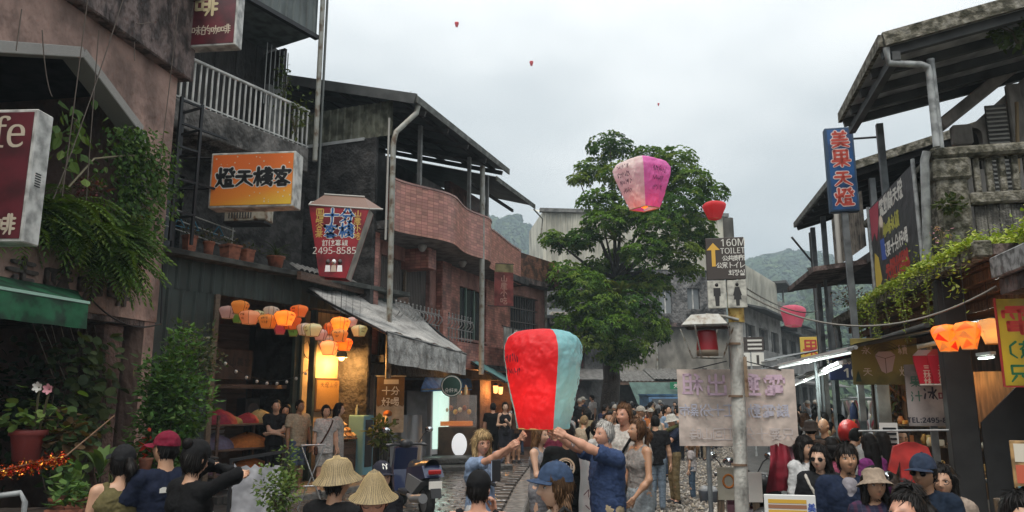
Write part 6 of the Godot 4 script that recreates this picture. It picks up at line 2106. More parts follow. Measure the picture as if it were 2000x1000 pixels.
func signs():
	var alu := M("sign_frame",C(.66,.65,.61),.5,{tex="stain",scale=.8,local=true})
	var maroon := M("maroon_face",C(.13,.012,.022),.45,{tex="stain",scale=.4,local=true})
	var cream := M("sign_cream", C(.55,.47,.36),.6)
	# coffee sign at the top
	var s := box_sign("coffee_sign","maroon coffee shop light box hanging high above the white railing",V(-4.88,8.49,-11),W(-.12,1),1.0,1.95,.22,maroon,alu,"maroon coffee signs")
	part(s,"lettering",letters([["咖",.29,.62,.36],["啡",.29,1.06,.36]],.13,.004,sheet(1.0,1.95,.003)),M("sign_gold",C(.50,.42,.24),.6))
	part(s,"small_lettering",letters([["走味的咖啡",.09,1.60,.15,false,1.1]],.10,.004,sheet(1.0,1.95,.003)),cream)
	part(s,"bracket",mk().tube([V(-.8,-.75,-.1),V(-.5,-.75,-.1)],.02,6),M("black_iron"))
	# cafe sign cut by the left edge
	var c := box_sign("cafe_sign","maroon cafe light box at the left edge in front of the ferns",V(-5.32,4.18,-7),W(-.05,1),1.25,1.35,.24,maroon,alu,"maroon coffee signs")
	latin(c,"lettering","Cafe",.42,cream,moved(V(.12,.42,.005)),false,"Droid Serif")
	part(c,"small_lettering",letters([["咖啡",.75,1.08,.19]],.13,.004,sheet(1.25,1.35,.003)),cream)
	for i in 6:
		part(c,"vent",box(V(.626,-.1 + i * .025,-.15),V(.629,-.088 + i * .025,-.07)),M("black_iron"))
	# orange guest house sign: a graded face with white flecks
	var gi := Image.create(64,64, false, Image.FORMAT_RGB8)
	for y in 64:
		for x in 64:
			var t := clampf((y / 63.0) * .8 + (x / 63.0) * .3 - .1,.0,1.0)
			gi.set_pixel(x,y,C(.93,.45,.18).lerp(C(.97,.70,.20),t * t).lerp(C(.85,.78,.25),clampf(t * 2.0 - 1.35,0,1)))
	tex.orange = ImageTexture.create_from_image(gi)
	var om := M("orange_face",C(1,1,1,1),.5,{tex="orange",tri=false,scale=1.0,})
	var o := box_sign("orange_sign","orange and yellow guest house light box with four bold black characters",V(-4.47,5.7,-12.3),W(-.10,1),1.52,.98,.34,M("orange_edge",C(.5,.25,.05),.5),alu)
	part(o,"print",mk().quad(V(-.72,-.45,.005),V(.72,-.45,.005),V(.72,.45,.005),V(-.72,.45,.005)),om)
	var four := [["燈天棧客", .125,.29,.31, false, 1.1]]
	part(o,"lettering_outline",letters(four,.27,.004,sheet(1.52,.98,.003),.5),M("ink_white"))
	part(o,"lettering",letters(four,.165,.006,sheet(1.52,.98,.003),.5),M("ink_black",C(.012,.012,.013),.5))
	var r := RandomNumberGenerator.new()
	r.seed = 4
	var fl := mk()
	for i in 22:
		var y := r.randf_range(.06,.24) if i % 2 else r.randf_range(.68,.92)
		fl.lathe([W(0,.002),W(r.randf_range(.006,.016),.002)],7,Transform3D(Basis(Vector3.RIGHT,PI / 2),V(r.randf_range(-.7,.7),.49 - y,.006)))
	part(o, "flecks", fl, M("print_cream", C(.75,.62,.42),.6))
	for q in [.46,-.1]:
		part(o,"bracket",mk().tube([V(-1.35,q,-.15),V(-.76,q,-.15)],.022,6),M("black_iron"))
	air_conditioner("boxy air conditioner below the orange guest house sign",facing(V(-5.02,5.27,-13.6),W(-.1,1)),"air conditioners")
	# the red lantern-shaped restaurant sign
	var l := thing("lantern_shaped_sign","red lantern-shaped restaurant sign with a six-sided glass cap","sign",facing(V(-3.19,4.85,-13.4),W(.0,1)))
	var red := M("sign_red",C(.34,.010,.022),.45,{tex="stain",local=true,scale=.4})
	part(l,"face",mk().prism(outline([W(-.58,.68),W(.54,.60),W(.16,-.70),W(-.33,-.66)]),.0,.02),red)
	part(l,"back_face",mk().prism(outline([W(-.58,.68),W(.54,.60),W(.16,-.70),W(-.33,-.66)]),-.42,-.40),M("sign_red_back",C(.22,.02,.025),.6))
	part(l,"side_panel",mk().poly([V(.54,.60,.0),V(.16,-.70,.0),V(.16,-.70,-.4),V(.54,.60,-.4)]),M("acrylic",C(.45,.42,.38),.4,{tex="stain"}))
	part(l,"side_panel",mk().poly([V(-.58,.68,.0),V(-.33,-.66,.0),V(-.33,-.66,-.4),V(-.58,.68,-.4)]),M("acrylic"))
	var fr := M("pale_pipe")
	var top := [V(-.58,.68,.02),V(.54,.60,.02),V(.74,.66,-.25),V(.44,.80,-.5),V(-.30,.88,-.5),V(-.62,.8,-.25)]
	for i in 6:
		part(l,"cap_bar",mk().tube([top[i],top[(i + 1) % 6]],.018,6),fr)
	part(l,"cap_panel",mk().poly([V(.40,.88,-.2),V(-.36,.93,-.2),V(-.58,.69,.01),V(.54,.61,.01)]),M("brown_acrylic",C(.17,.09,.06),.3))
	part(l,"cap_panel",mk().poly([V(.40,.88,-.2),V(.54,.61,.01),V(.74,.67,-.25)]),M("brown_acrylic"))
	part(l,"cap_bar",mk().tube([V(-.36,.94,-.2),V(.40,.89,-.2)],.018,6),fr)
	var S := sheet(1.1,1.4,.0215)
	var gold := M("sign_yellow", C(.62,.42,.10),.6)
	part(l,"side_lettering",letters([["團體合菜",.12,.09,.125,true,1.12],["山產小吃",.82,.12,.125,true,1.15]],.12,.0,S),gold)
	var big := [["十分", .28,.10,.25],["客棧", .27,.38,.25]]
	part(l,"large_lettering_outline",letters(big,.24,.001,S),M("ink_white"))
	part(l,"large_lettering",letters(big,.13,.003,S),M("print_blue",C(.02,.11,.33),.6))
	part(l,"phone_lettering",letters([["訂位專線",.25,.69,.105]],.12,.0,S),M("ink_white"))
	latin(l,"phone_number","2495-8585",.17,M("ink_white"),moved(V(-.07,-.19,.022)))
	for i in 3:
		var f := part(l,"printed_figure",mk().ball(V(-.18 + i * .11,-.40,.02),V(.04,.055,.004),10),M("print_grey%d" % (i % 2),[C(.10,.09,.09),C(.45,.40,.38)][i % 2],.6))
		part(l,"printed_body",mk().prism(outline([W(-.23 + i * .11,-.58),W(-.13 + i * .11,-.58),W(-.14 + i * .11,-.46),W(-.22 + i * .11,-.46)]),.021,.0225),M("print_grey1" if i != 1 else "print_pale"))
	# small red banner on the tiled building
	var rb := thing("red_banner","faded red cloth banner with a yellow top on the tiled building's pipe","banner",facing(V(-.25,5.37,-22.6),W(.25,1)))
	part(rb,"cloth",box(V(-.30,-.64,-.006),V(.30,.40,.0)),M("faded_red",C(.30,.07,.06),.85,{tex="stain",local=true}))
	part(rb,"yellow_top",box(V(-.30,.402,-.006),V(.30,.66,.0)),M("faded_yellow",C(.30,.26,.12),.85,{tex="stain",local=true}))
	part(rb,"lettering",letters([["山產小吃",.2,.34,.2,true,1.15]],.13,.002,sheet(.6,1.3)),M("faded_print",C(.42,.22,.17),.8))
	for y in [.66,-.65]:
		part(rb,"rod",mk().tube([V(-.5,y,-.01),V(.32,y,-.01)],.016,6),M("black_iron"))
	# blue vertical sign
	var b := box_sign("blue_sign","tall blue light box with four red characters on a steel post",V(5.36,5.67,-11.6),W(-.22,1),.44,1.42,.16,M("blue_face",C(.012,.085,.26),.4,{tex="stain",local=true,scale=.5}),M("blue_case",C(.02,.05,.10),.5))
	var bl := [["美果天燈", .09,.08,.26, true, 1.24]]
	part(b,"lettering_outline",letters(bl,.24,.004,sheet(.44,1.42,.003)),M("sign_pinkwhite",C(.62,.48,.46),.6))
	part(b,"lettering",letters(bl,.14,.006,sheet(.44,1.42,.003)),M("print_red2",C(.42,.05,.03),.6))
	part(b,"bracket",mk().tube([V(.22,.53,-.1),V(.62,.53,-.1)],.018,6),M("black_iron"))
	part(b,"post",mk().beam(V(.02,-4.0,-.08),V(.0,-.72,-.08),.09,.09),M("post_slate"))
	# black banner with bright lettering on the balcony front
	var Xr := Transform3D(Basis(V(-.2343,.0000,.9722),Vector3.UP,V(-.9722,.0000,-.2343)),V(5.3155,.0000,-9.8000))
	var k := thing("black_banner","large black banner with white, yellow and red lettering on the stone balcony","banner",Xr * moved(V(-.22,4.28,.10)))
	part(k,"sheet",box(V(-1.22,-.66,-.01),V(1.2,.62,.0)),M("banner_black",C(.022,.021,.024),.5,{bump="bump_soft",bscale=.3}))
	part(k,"red_shape",mk().prism(outline([W(-1.2,.6),W(-.62,.6),W(-.72,.3),W(-.9,.05),W(-1.0,.2),W(-1.2,.1)]),.001,.003),M("print_rose",C(.40,.05,.08),.6))
	part(k,"yellow_shape",mk().prism(outline([W(-1.1,-.1),W(-.9,-.2),W(-.8,-.55),W(-1.0,-.64),W(-1.2,-.6),W(-1.18,-.3)]),.001,.003),M("print_yellow",C(.55,.40,.05),.6))
	part(k,"blue_shape",mk().prism(outline([W(-.72,.02),W(-.5,.02),W(-.46,-.3),W(-.7,-.28)]),.001,.003),M("print_cobalt",C(.03,.08,.35),.6))
	part(k,"white_shape",mk().ball(V(-.6,.2,.001),V(.14,.18,.003),12),M("print_pale"))
	part(k,"white_lettering",letters([["電動騎天燈",-.15,.06,.23,false,1.1],["只要十分好喝",-.15,.72,.19,false,1.15]],.15,.002,sheet(.9,1.28)),M("ink_white"))
	part(k,"yellow_lettering",letters([["咖啡永續",-.05,.42,.2,false,1.1]],.2,.002,sheet(.9,1.28)),M("print_lemon",C(.5,.48,.08),.6))
	part(k,"red_lettering",letters([["天燈出租美",-.1,1.0,.24,false,1.0]],.2,.002,sheet(.9,1.28)),M("print_red",C(.4,.03,.02),.6))
	for sx in [-1.25,1.23]:
		part(k,"edge_pole",mk().tube([V(sx,-.8,.01),V(sx,.66,.01)],.025,8),M("galvanised"))
	# yellow sign at the right edge
	var y := thing("yellow_sign","bright yellow board with red and green characters cut by the right edge","sign",facing(V(5.02,2.57,-7.2),W(-.22,1)))
	part(y,"board",box(V(-.27,-.42,-.02),V(.55,.42,.0),.004),M("yellow_board",C(.74,.52,.012),.45,{tex="stain",local=true,scale=.3}))
	part(y,"red_edge",box(V(-.285,-.43,-.022),V(-.271,.43,.004)),M("print_red"))
	part(y,"lower_edge",box(V(-.27,-.434,-.022),V(.55,-.4215,.004)),M("print_red"))
	var ys := func(px,py,li): return V(px - .27,.42 - py,.001 + li)
	part(y,"red_lettering",letters([["電動",.05,.07,.27,false,1.1]],.115,.0,ys),M("print_red3",C(.55,.035,.02),.5))
	for q in [["(駕駛)",.005,.42,.155,false,1.02],["只要年",.05,.64,.16,false,1.1]]:
		part(y,"green_lettering",letters([q],.13,.0,ys),M("print_green",C(.01,.16,.05),.5))
	part(y,"hanger",mk().tube([V(.0,.42,-.01),V(.0,.75,-.01)],.008,5),M("black_iron"))
	# olive sign with a lantern drawing
	var v := thing("olive_sign","olive green board with a pale lantern drawing and four white characters","sign",facing(V(4.78,2.49,-9.6),W(-.18,1)))
	part(v,"board",box(V(-.40,-.30,-.02),V(.40,.29,.0),.004),M("olive_board",C(.27,.215,.05),.6,{tex="stain",local=true,scale=.4}))
	part(v,"lettering",letters([["永",.125,.10,.11],["續",.565,.10,.11],["天",.125,.37,.11],["燈",.565,.37,.11]],.10,.0,sheet(.8,.59,.001)),M("print_pale"))
	part(v,"lantern_drawing",mk().prism(outline([W(-.115,.07),W(-.07,.12),W(.08,.12),W(.13,.07),W(.075,-.13),W(.0,-.16),W(-.05,-.13)]),.001,.003),M("print_blush",C(.50,.36,.34),.6))
	part(v,"drawn_line",mk().prism(outline([W(-.113,.072),W(.005,.035),W(.128,.072),W(.128,.066),W(.009,.029),W(.009,-.155),W(.002,-.155),W(.002,.029),W(-.113,.066)]),.0035,.0045),M("print_dark"))
	for sx in [-.335,.315]:
		part(v,"drawn_fir",mk().prism(outline([W(sx - .035,-.26),W(sx + .035,-.26),W(sx + .02,-.18),W(sx,-.12),W(sx - .02,-.18)]),.001,.003),M("print_darkgreen",C(.025,.05,.02),.6))
	for t in 3:
		var arc := mk()
		var pts := []
		for i in 9:
			var a := PI * (.22 + .56 * i / 8.0)
			pts.append(W(.4 + cos(a) * (.15 + t * .035),.27 - sin(a) * (.15 + t * .035)))
		ink(arc, [pts],.008,.0, sheet(.8,.59,.001))
		part(v,"drawn_arc",arc,M("print_olive",C(.08,.065,.02),.6))
	# red cup-shaped signs
	for i in 2:
		var rs := thing("red_lantern_board",["red lantern-shaped board with a white lid, left of a pair","red lantern-shaped board, right of a pair"][i],"sign",facing(V(4.91,2.39,-8.9) if i == 0 else V(5,2.39,-8.75),W(-.2,1)),"red lantern-shaped boards")
		part(rs,"board",mk().prism(outline([W(-.13,.13),W(.12,.13),W(.13,.08),W(.085,-.19),W(-.08,-.2),W(-.13,.08)]),-.02,.0),M("board_red",C(.45,.012,.03),.45))
		part(rs,"lid",mk().prism(outline([W(-.13,.133),W(.12,.133),W(.06,.2),W(-.06,.2)]),-.02,.0),M("print_rosewhite",C(.5,.38,.36),.6) if i == 0 else M("print_red"))
		part(rs,"foot_band",box(V(-.08,-.215,-.02),V(.08,-.2015,.0)),M("ink_white"))
		part(rs,"lettering",letters([["三姊妹",-.03,.10,.07,true,1.1]],.12,.0,func(px,py,li): return V(px,.12 - py,.001 + li)),M("print_pale"))
	# white juice sign
	var w := thing("white_sign","dull white snack and juice board with a phone number","sign",facing(V(5.1,2.01,-9.2),W(-.2,1)))
	part(w,"board",box(V(-.27,-.32,-.02),V(.27,.42,.0),.004),M("dull_white",C(.52,.5,.5),.6,{tex="stain",local=true,scale=.4}))
	var ws := sheet(.54,.64)
	part(w,"green_lettering",letters([["果",.055,.05,.115],["汁",.055,.225,.115]],.12,.001,ws),M("print_teal",C(.06,.18,.13),.6))
	part(w,"dark_lettering",letters([["冰",.2,.18,.14]],.13,.001,ws),M("print_navy",C(.02,.025,.05),.6))
	part(w,"red_lettering",letters([["小吃",.36,.05,.125,true,1.35]],.12,.001,ws),M("print_plum",C(.24,.05,.09),.6))
	latin(w,"phone_number","TEL:2495-8620",.088,M("print_navy"),moved(V(0,-.25,.002)),true)
	part(w,"post",box(V(-.03,-1.6,-.06),V(.05,-.32,-.022)),M("post_slate"))
	# navy shop sign
	var n := thing("navy_sign","navy shop board with red and white lettering and the number 10","sign",facing(V(4.95,2.48,-11.2),W(-.2,1)))
	part(n,"board",box(V(-.20,-.20,-.02),V(.26,.24,.0),.004),M("navy_board",C(.015,.03,.13),.5))
	part(n,"red_lettering",letters([["美果天燈",-.19,.0,.1,false,1.05]],.14,.0,func(px,py,li): return V(px,.22 - py,.001 + li)),M("print_red"))
	latin(n,"small_lettering","Mei-guo Sky",.085,M("print_pale"),moved(V(.02,.06,.002)),true)
	latin(n,"number","10",.19,M("ink_white"),moved(V(.09,-.1,.002)),true)

# ------------------------------------------------------------------ sky lanterns
const LAN := [[.0,.64],[.25,.77],[.5,.91],[.7,1.0],[.82,.99],[.91,.90],[.97,.68],[1.0,.36],[1.01,.0]]
const SMALL := [[.0,.62],[.3,.8],[.62,1.0],[.7,1.0],[.86,.8],[.97,.5],[1.0,.0]]
const AIRY := [[.0,.52],[.3,.72],[.6,.94],[.78,1.0],[.9,.86],[.97,.6],[1.0,.0]]

func lantern_point(prof: Array,k: int,u: float,t: float,w: float,h: float,puff: float,out := .0) -> Vector3:
	# side k of a four-sided paper bag; u from -1 to 1 across, t from 0 to 1 upward
	var hw := .0
	for i in prof.size() - 1:
		if t >= prof[i][0] and t <= prof[i + 1][0]:
			hw = lerpf(prof[i][1],prof[i + 1][1],(t - prof[i][0]) / (prof[i + 1][0] - prof[i][0]))
	var a := u * PI / 4.0
	var sq := W(1.0, tan(a))
	var rd := W(cos(a), sin(a)) * 1.22
	var q := sq.lerp(rd, puff) * hw * w
	q += q.normalized() * out
	return Basis(Vector3.UP,k * PI / 2.0) * V(q.y,t * h,q.x)

func sky_lantern(called: String,label: String,category: String,at: Transform3D,w: float,h: float,prof: Array,cols: Array,o := {}) -> Node3D:
	var l := thing(called,label,category,at,o.get("group",""))
	var nz := FastNoiseLite.new()
	nz.seed = o.get("seed", 1)
	nz.frequency = 5.0
	var fine: int = o.get("fine", 6)
	var crease: float = o.get("crease", .0)
	for k in 4:
		var rows := []
		for j in fine * 2 + 1:
			var row := []
			for i in fine + 1:
				var u := -1.0 + 2.0 * i / fine
				var t: float = minf(j / float(fine * 2),1.0) * prof[-1][0]
				var p := lantern_point(prof,k,u,t,w,h,o.get("puff",.5))
				if crease > .0:
					var pin := 1.0 - pow(absf(u),6.0)
					p += (p * V(1,0,1)).normalized() * ((nz.get_noise_3dv(p * V(1,.45,1)) + .5 * absf(nz.get_noise_3dv(p * 4.0)) + .5 * (1.0 - t) * absf(nz.get_noise_3dv(p * V(3,1.2,3)))) * crease) * (.35 + .65 * pin)
				row.append(p)
			rows.append(row)
		var mb := mk()
		mb.grid(rows)
		part(l, "paper_panel", mb, cols[k])
	var ring := []
	for k in 4:
		for i in 4:
			ring.append(lantern_point(prof,k,-1.0 + i * .5,.0,w,h,o.get("puff",.5)))
	ring.append(ring[0])
	part(l,"rim",mk().tube(ring,o.get("rim",.006),5),M("cane",C(.45,.28,.10),.6))
	return l

func paper(key: String,c: Color,glow := .0,gc := Color.WHITE) -> StandardMaterial3D:
	var o := {bump = "bump_fold",bscale=.8 if key in ["red","aqua","pink","cream"] else .05,local=true,scale=1.3,back=C(c.r,c.g,c.b).linear_to_srgb() * 1.1}
	if glow > .0:
		o.emit = gc
		o.power = glow * 2.3
		o.glow = "glow"
		o.scale = 1.0
	return M("lamp_paper_" + key, c, .55, o)

func lanterns():
	var red := paper("red", C(.66,.02,.026))
	var aqua := paper("aqua", C(.17,.44,.48))
	# the one about to be let go
	var at := V(.32,1.73,-7.7)
	var big := sky_lantern("held_sky_lantern","big red and pale blue paper sky lantern held up by four hands","sky lantern",Transform3D(Basis(Vector3.UP,deg_to_rad(-27)),at),.33,1.0,LAN,[red,aqua,red,aqua],{fine=24,crease=.035,puff=.8,seed=5,rim=.009})
	for e in [[0,scribble(W(-.75,.1),.9,.26,2,3)],[1,scribble(W(-.15,.0),.5,.62,4,8)]]:
		var mb := mk()
		ink(mb,e[1],.016,.007,func(x,y,l): return lantern_point(LAN,e[0],x,.86 - y,.33,1.0,.8,.042 + l))
		part(big,"handwriting",mb,M("ink_faint",C(.10,.015,.03),.7))
	part(big,"burner_flame",mk().lathe([W(0,.05),W(.03,.1),W(.02,.3),W(0,.42)],8),M("flame",C(.9,.4,.1),.5,{emit=C(1.0,.35,.06),power=2.0}))
	part(big,"burner_wire",mk().tube([V(-.21,.0,-.21),V(0,-.01,0),V(.21,0,.21)],.003,4),M("black_iron"))
	stall_light(big, V(0,.4,0), C(1.0,.82,.7),.07,.05)
	# flying: pink and cream in front of the tree
	var pink := paper("pink", C(.66,.17,.46))
	var cream := paper("cream", C(.76,.73,.66))
	var fl := sky_lantern("flying_sky_lantern","pink and cream sky lantern with handwriting, aloft before the tree","sky lantern",Transform3D(Basis(Vector3.UP,deg_to_rad(38)) * Basis(Vector3.BACK,.06),V(2.17,5.05,-11.8)),.34,.86,AIRY,[pink,cream,pink,cream],{fine=20,crease=.05,puff=.12,seed=9,rim=.01,group="sky lanterns aloft"})
	for e in [[0,scribble(W(-.5,.1),1.1,.5,3,13)],[3,scribble(W(-.6,.0),1.1,.6,4,14)],[1,scribble(W(-.6,.0),1.1,.6,4,15)]]:
		var mb := mk()
		ink(mb,e[1],.02,.007,func(x,y,l): return lantern_point(AIRY,e[0],x,.86 - y,.34,.86,.12,.05 + l))
		part(fl,"handwriting",mb,M("ink_plum",C(.06,.02,.05),.7))
	part(fl,"glow",mk().lathe([W(0,.0),W(.05,.03),W(.03,.1),W(0,.14)],8),M("flame"))
	stall_light(fl, V(0,.07,0), C(1.0,.3,.15),.015,.03)
	var rd := paper("scarlet", C(.60,.03,.035))
	sky_lantern("flying_sky_lantern","small scarlet sky lantern aloft at the tree's right edge above the toilet sign","sky lantern",turned(V(6.73,7.78,-24),20),.30,.62,AIRY,[rd,rd,rd,rd],{group="sky lanterns aloft",crease=.02})
	var pk := paper("rose", C(.60,.13,.20))
	sky_lantern("flying_sky_lantern","rose pink sky lantern hanging low before the far grey houses","sky lantern",Transform3D(Basis(Vector3.UP,.6) * Basis(Vector3.BACK,-.12),V(10.22,4.5,-27)),.34,.78,LAN,[pk,pk,paper("palepink",C(.62,.30,.34)),pk],{group="sky lanterns aloft",crease=.02})
	var k := 0
	for q in [[V(-9.65,65.5,-120),"near the sky's top"],[V(3.64,62.93,-130),"above the tree's left side"],[V(31.29,63.05,-150),"over the tree's top"],[V(60.35,38.67,-110),"between the veranda roof and the blue sign"]]:
		sky_lantern("distant_sky_lantern","tiny dark distant sky lantern %s" % q[1],"sky lantern",moved(q[0] - V(0,.4,0)),[.34,.34,.2,.16][k],[.9,.9,.6,.5][k],AIRY,[rd,pk,rd,pk],{fine=4,group="sky lanterns aloft"})
		k += 1
	# lit paper lanterns hanging in the shop
	var tones := {
		"amber": paper("amber",C(.75,.42,.10),.42,C(1.0,.52,.11)),"orange": paper("orange",C(.72,.28,.06),.4,C(1.0,.36,.06)),
		"peach": paper("peach",C(.75,.5,.3),.5,C(1.0,.50,.22)),"pale": paper("pale",C(.62,.58,.50),.22,C(1.0,.88,.78)),
		"pinkish": paper("pinkish",C(.62,.5,.47),.2,C(1.0,.75,.7)),"lime": paper("lime",C(.62,.62,.42),.2,C(.9,.95,.5)),"rosy": paper("rosy",C(.5,.14,.18),.25,C(.9,.25,.28)),"greenish": paper("greenish",C(.2,.36,.12),.2,C(.5,.8,.2)),
	}
	var list := [[V(-5.06,3.52,-13.20),"pinkish",1.0],[V(-4.78,3.59,-13.00),"amber",1.05],[V(-4.91,3.42,-13.30),"greenish",.75],[V(-4.57,3.40,-12.90),"peach",1.1],[V(-4.61,3.47,-13.40),"lime",.95],[V(-4.24,3.33,-12.90),"amber",1.1],[V(-4.39,3.56,-13.50),"pale",.9],[V(-4.15,3.24,-13.30),"rosy",.95],[V(-3.92,3.38,-12.80),"amber",1.15],[V(-3.92,3.34,-13.20),"orange",1.1],[V(-3.97,3.21,-13.50),"greenish",.85],[V(-3.74,3.52,-13.00),"orange",.95],[V(-3.65,3.21,-13.10),"pale",.95],[V(-3.46,3.18,-12.90),"lime",1.0],[V(-3.40,3.12,-13.20),"pinkish",.9],[V(-3.36,3.03,-13.40),"pale",.9],[V(-3.11,2.86,-12.70),"peach",1.08],[V(-3.26,3.25,-13.40),"orange",1.0],[V(-2.98,3.28,-12.90),"amber",1.12],[V(-2.94,3.07,-12.70),"amber",.95],[V(-2.92,2.94,-13.00),"orange",.98],[V(-2.91,3.37,-13.50),"pinkish",.8],[V(-2.71,3.19,-13.20),"lime",.9],[V(-3.25,3.08,-13.60),"peach",.9]]
	var nth := ["first","second","third","fourth","fifth","sixth","seventh","eighth","ninth","tenth","eleventh","twelfth","thirteenth","fourteenth","fifteenth","sixteenth","seventeenth","eighteenth","nineteenth","twentieth","twenty-first","twenty-second","twenty-third","last"]
	var r := RandomNumberGenerator.new()
	r.seed = 23
	for i in list.size():
		var q: Array = list[i]
		var z: float = q[2] * .95
		var pos: Vector3 = q[0]
		var o := sky_lantern("paper_lantern","lit %s paper lantern, %s from the left in the shop's cluster" % [q[1],nth[i]],"lantern",turned(pos - V(0,.13 * z,0),r.randf() * 90),.128 * z,.245 * z,SMALL,[tones[q[1]],tones[q[1]],tones["orange" if q[1] == "amber" and i % 3 == 0 else q[1]],tones[q[1]]],{fine=4,puff=.25,rim=.004,group="lit paper lanterns in the shop"})
		part(o,"cord",mk().tube([V(0,.245 * z,0),V(0,3.95 - pos.y + .13 * z,0)],.003,4),M("black_iron"))
		var rib := mk()
		for kk in 4:
			var pts := []
			for j in 7:
				pts.append(lantern_point(SMALL,kk,-1.0,j / 6.0,.128 * z,.245 * z,.25,.002))
			rib.tube(pts, .0045,4)
			if (i + kk) % 2 == 0:
				ink(rib,scribble(W(-.55,.25),1.0,.55,2,i * 4 + kk),.05,.003,func(x,y,l): return lantern_point(SMALL,kk,x,y,.128 * z,.245 * z,.25,l))
		part(o, "ribs", rib, M("rib_dark", C(.16,.06,.03),.7))
		if q[1] in ["amber", "orange", "peach"] and i % 2 == 0:
			stall_light(o, V(0,.1 * z, 0), C(1.0,.55,.2),.028,.05)
	# pair of patchwork lanterns and a pale one at the right stall
	for q in [[V(4.27,2.61,-7.3),"patchwork orange and yellow lit lantern, left of the stall pair",0,.105],[V(4.35,2.62,-7.1),"glowing orange lantern with a red foot, right of the stall pair",1,.10],[V(4.96,2.71,-7.7),"pale cream lit lantern half behind the yellow sign",2,.105]]:
		var cs: Array = [[paper("patch_yellow",C(.7,.45,.08),.2,C(1.0,.50,.10)),tones.orange,paper("patch_red",C(.6,.06,.02),.3,C(1.0,.10,.02)),tones.amber],[paper("hot",C(.75,.4,.08),.36,C(1.0,.34,.05)),paper("patch_red"  ,Color.WHITE),tones.orange,tones.amber],[paper("ivory",C(.7,.62,.42),.25,C(1.0,.86,.5))]][q[2]]
		if cs.size() == 1:
			cs = [cs[0], cs[0], cs[0], cs[0]]
		var o := sky_lantern("stall_lantern",q[1],"lantern",turned(q[0] - V(0,.13,0),20 + 25 * q[2]),q[3],.27,AIRY,cs,{fine=6,puff=.2,rim=.004,group="lit lanterns at the right stall"})
		part(o,"cord",mk().tube([V(0,.27,0),V(0,3.36 - o.position.y,0)],.003,4),M("black_iron"))
		for t in 9:
			var mb := mk()
			var rows := []
			for j in 5:
				var row := []
				for i in 5:
					var e := W(-.95,.02).lerp(W(.85,.14),i / 4.0).lerp(W(.1,.36),j / 4.001)
					row.append(lantern_point(AIRY,[0,3,1][t % 3],e.x * (1.0 if t % 2 else -1.0),e.y + .3 * (t / 3),q[3],.27,.2,.003))
				rows.append(row)
			mb.grid(rows)
			if q[2] < 2:
				part(o,"paper_patch",mb,[cs[2],paper("patch_dim",C(.55,.4,.12),.12,C(.8,.6,.2)),tones.orange,tones.peach][(t + q[2]) % 4])
		stall_light(o, V(0,.12,0), C(1.0,.6,.25),.012,.05)
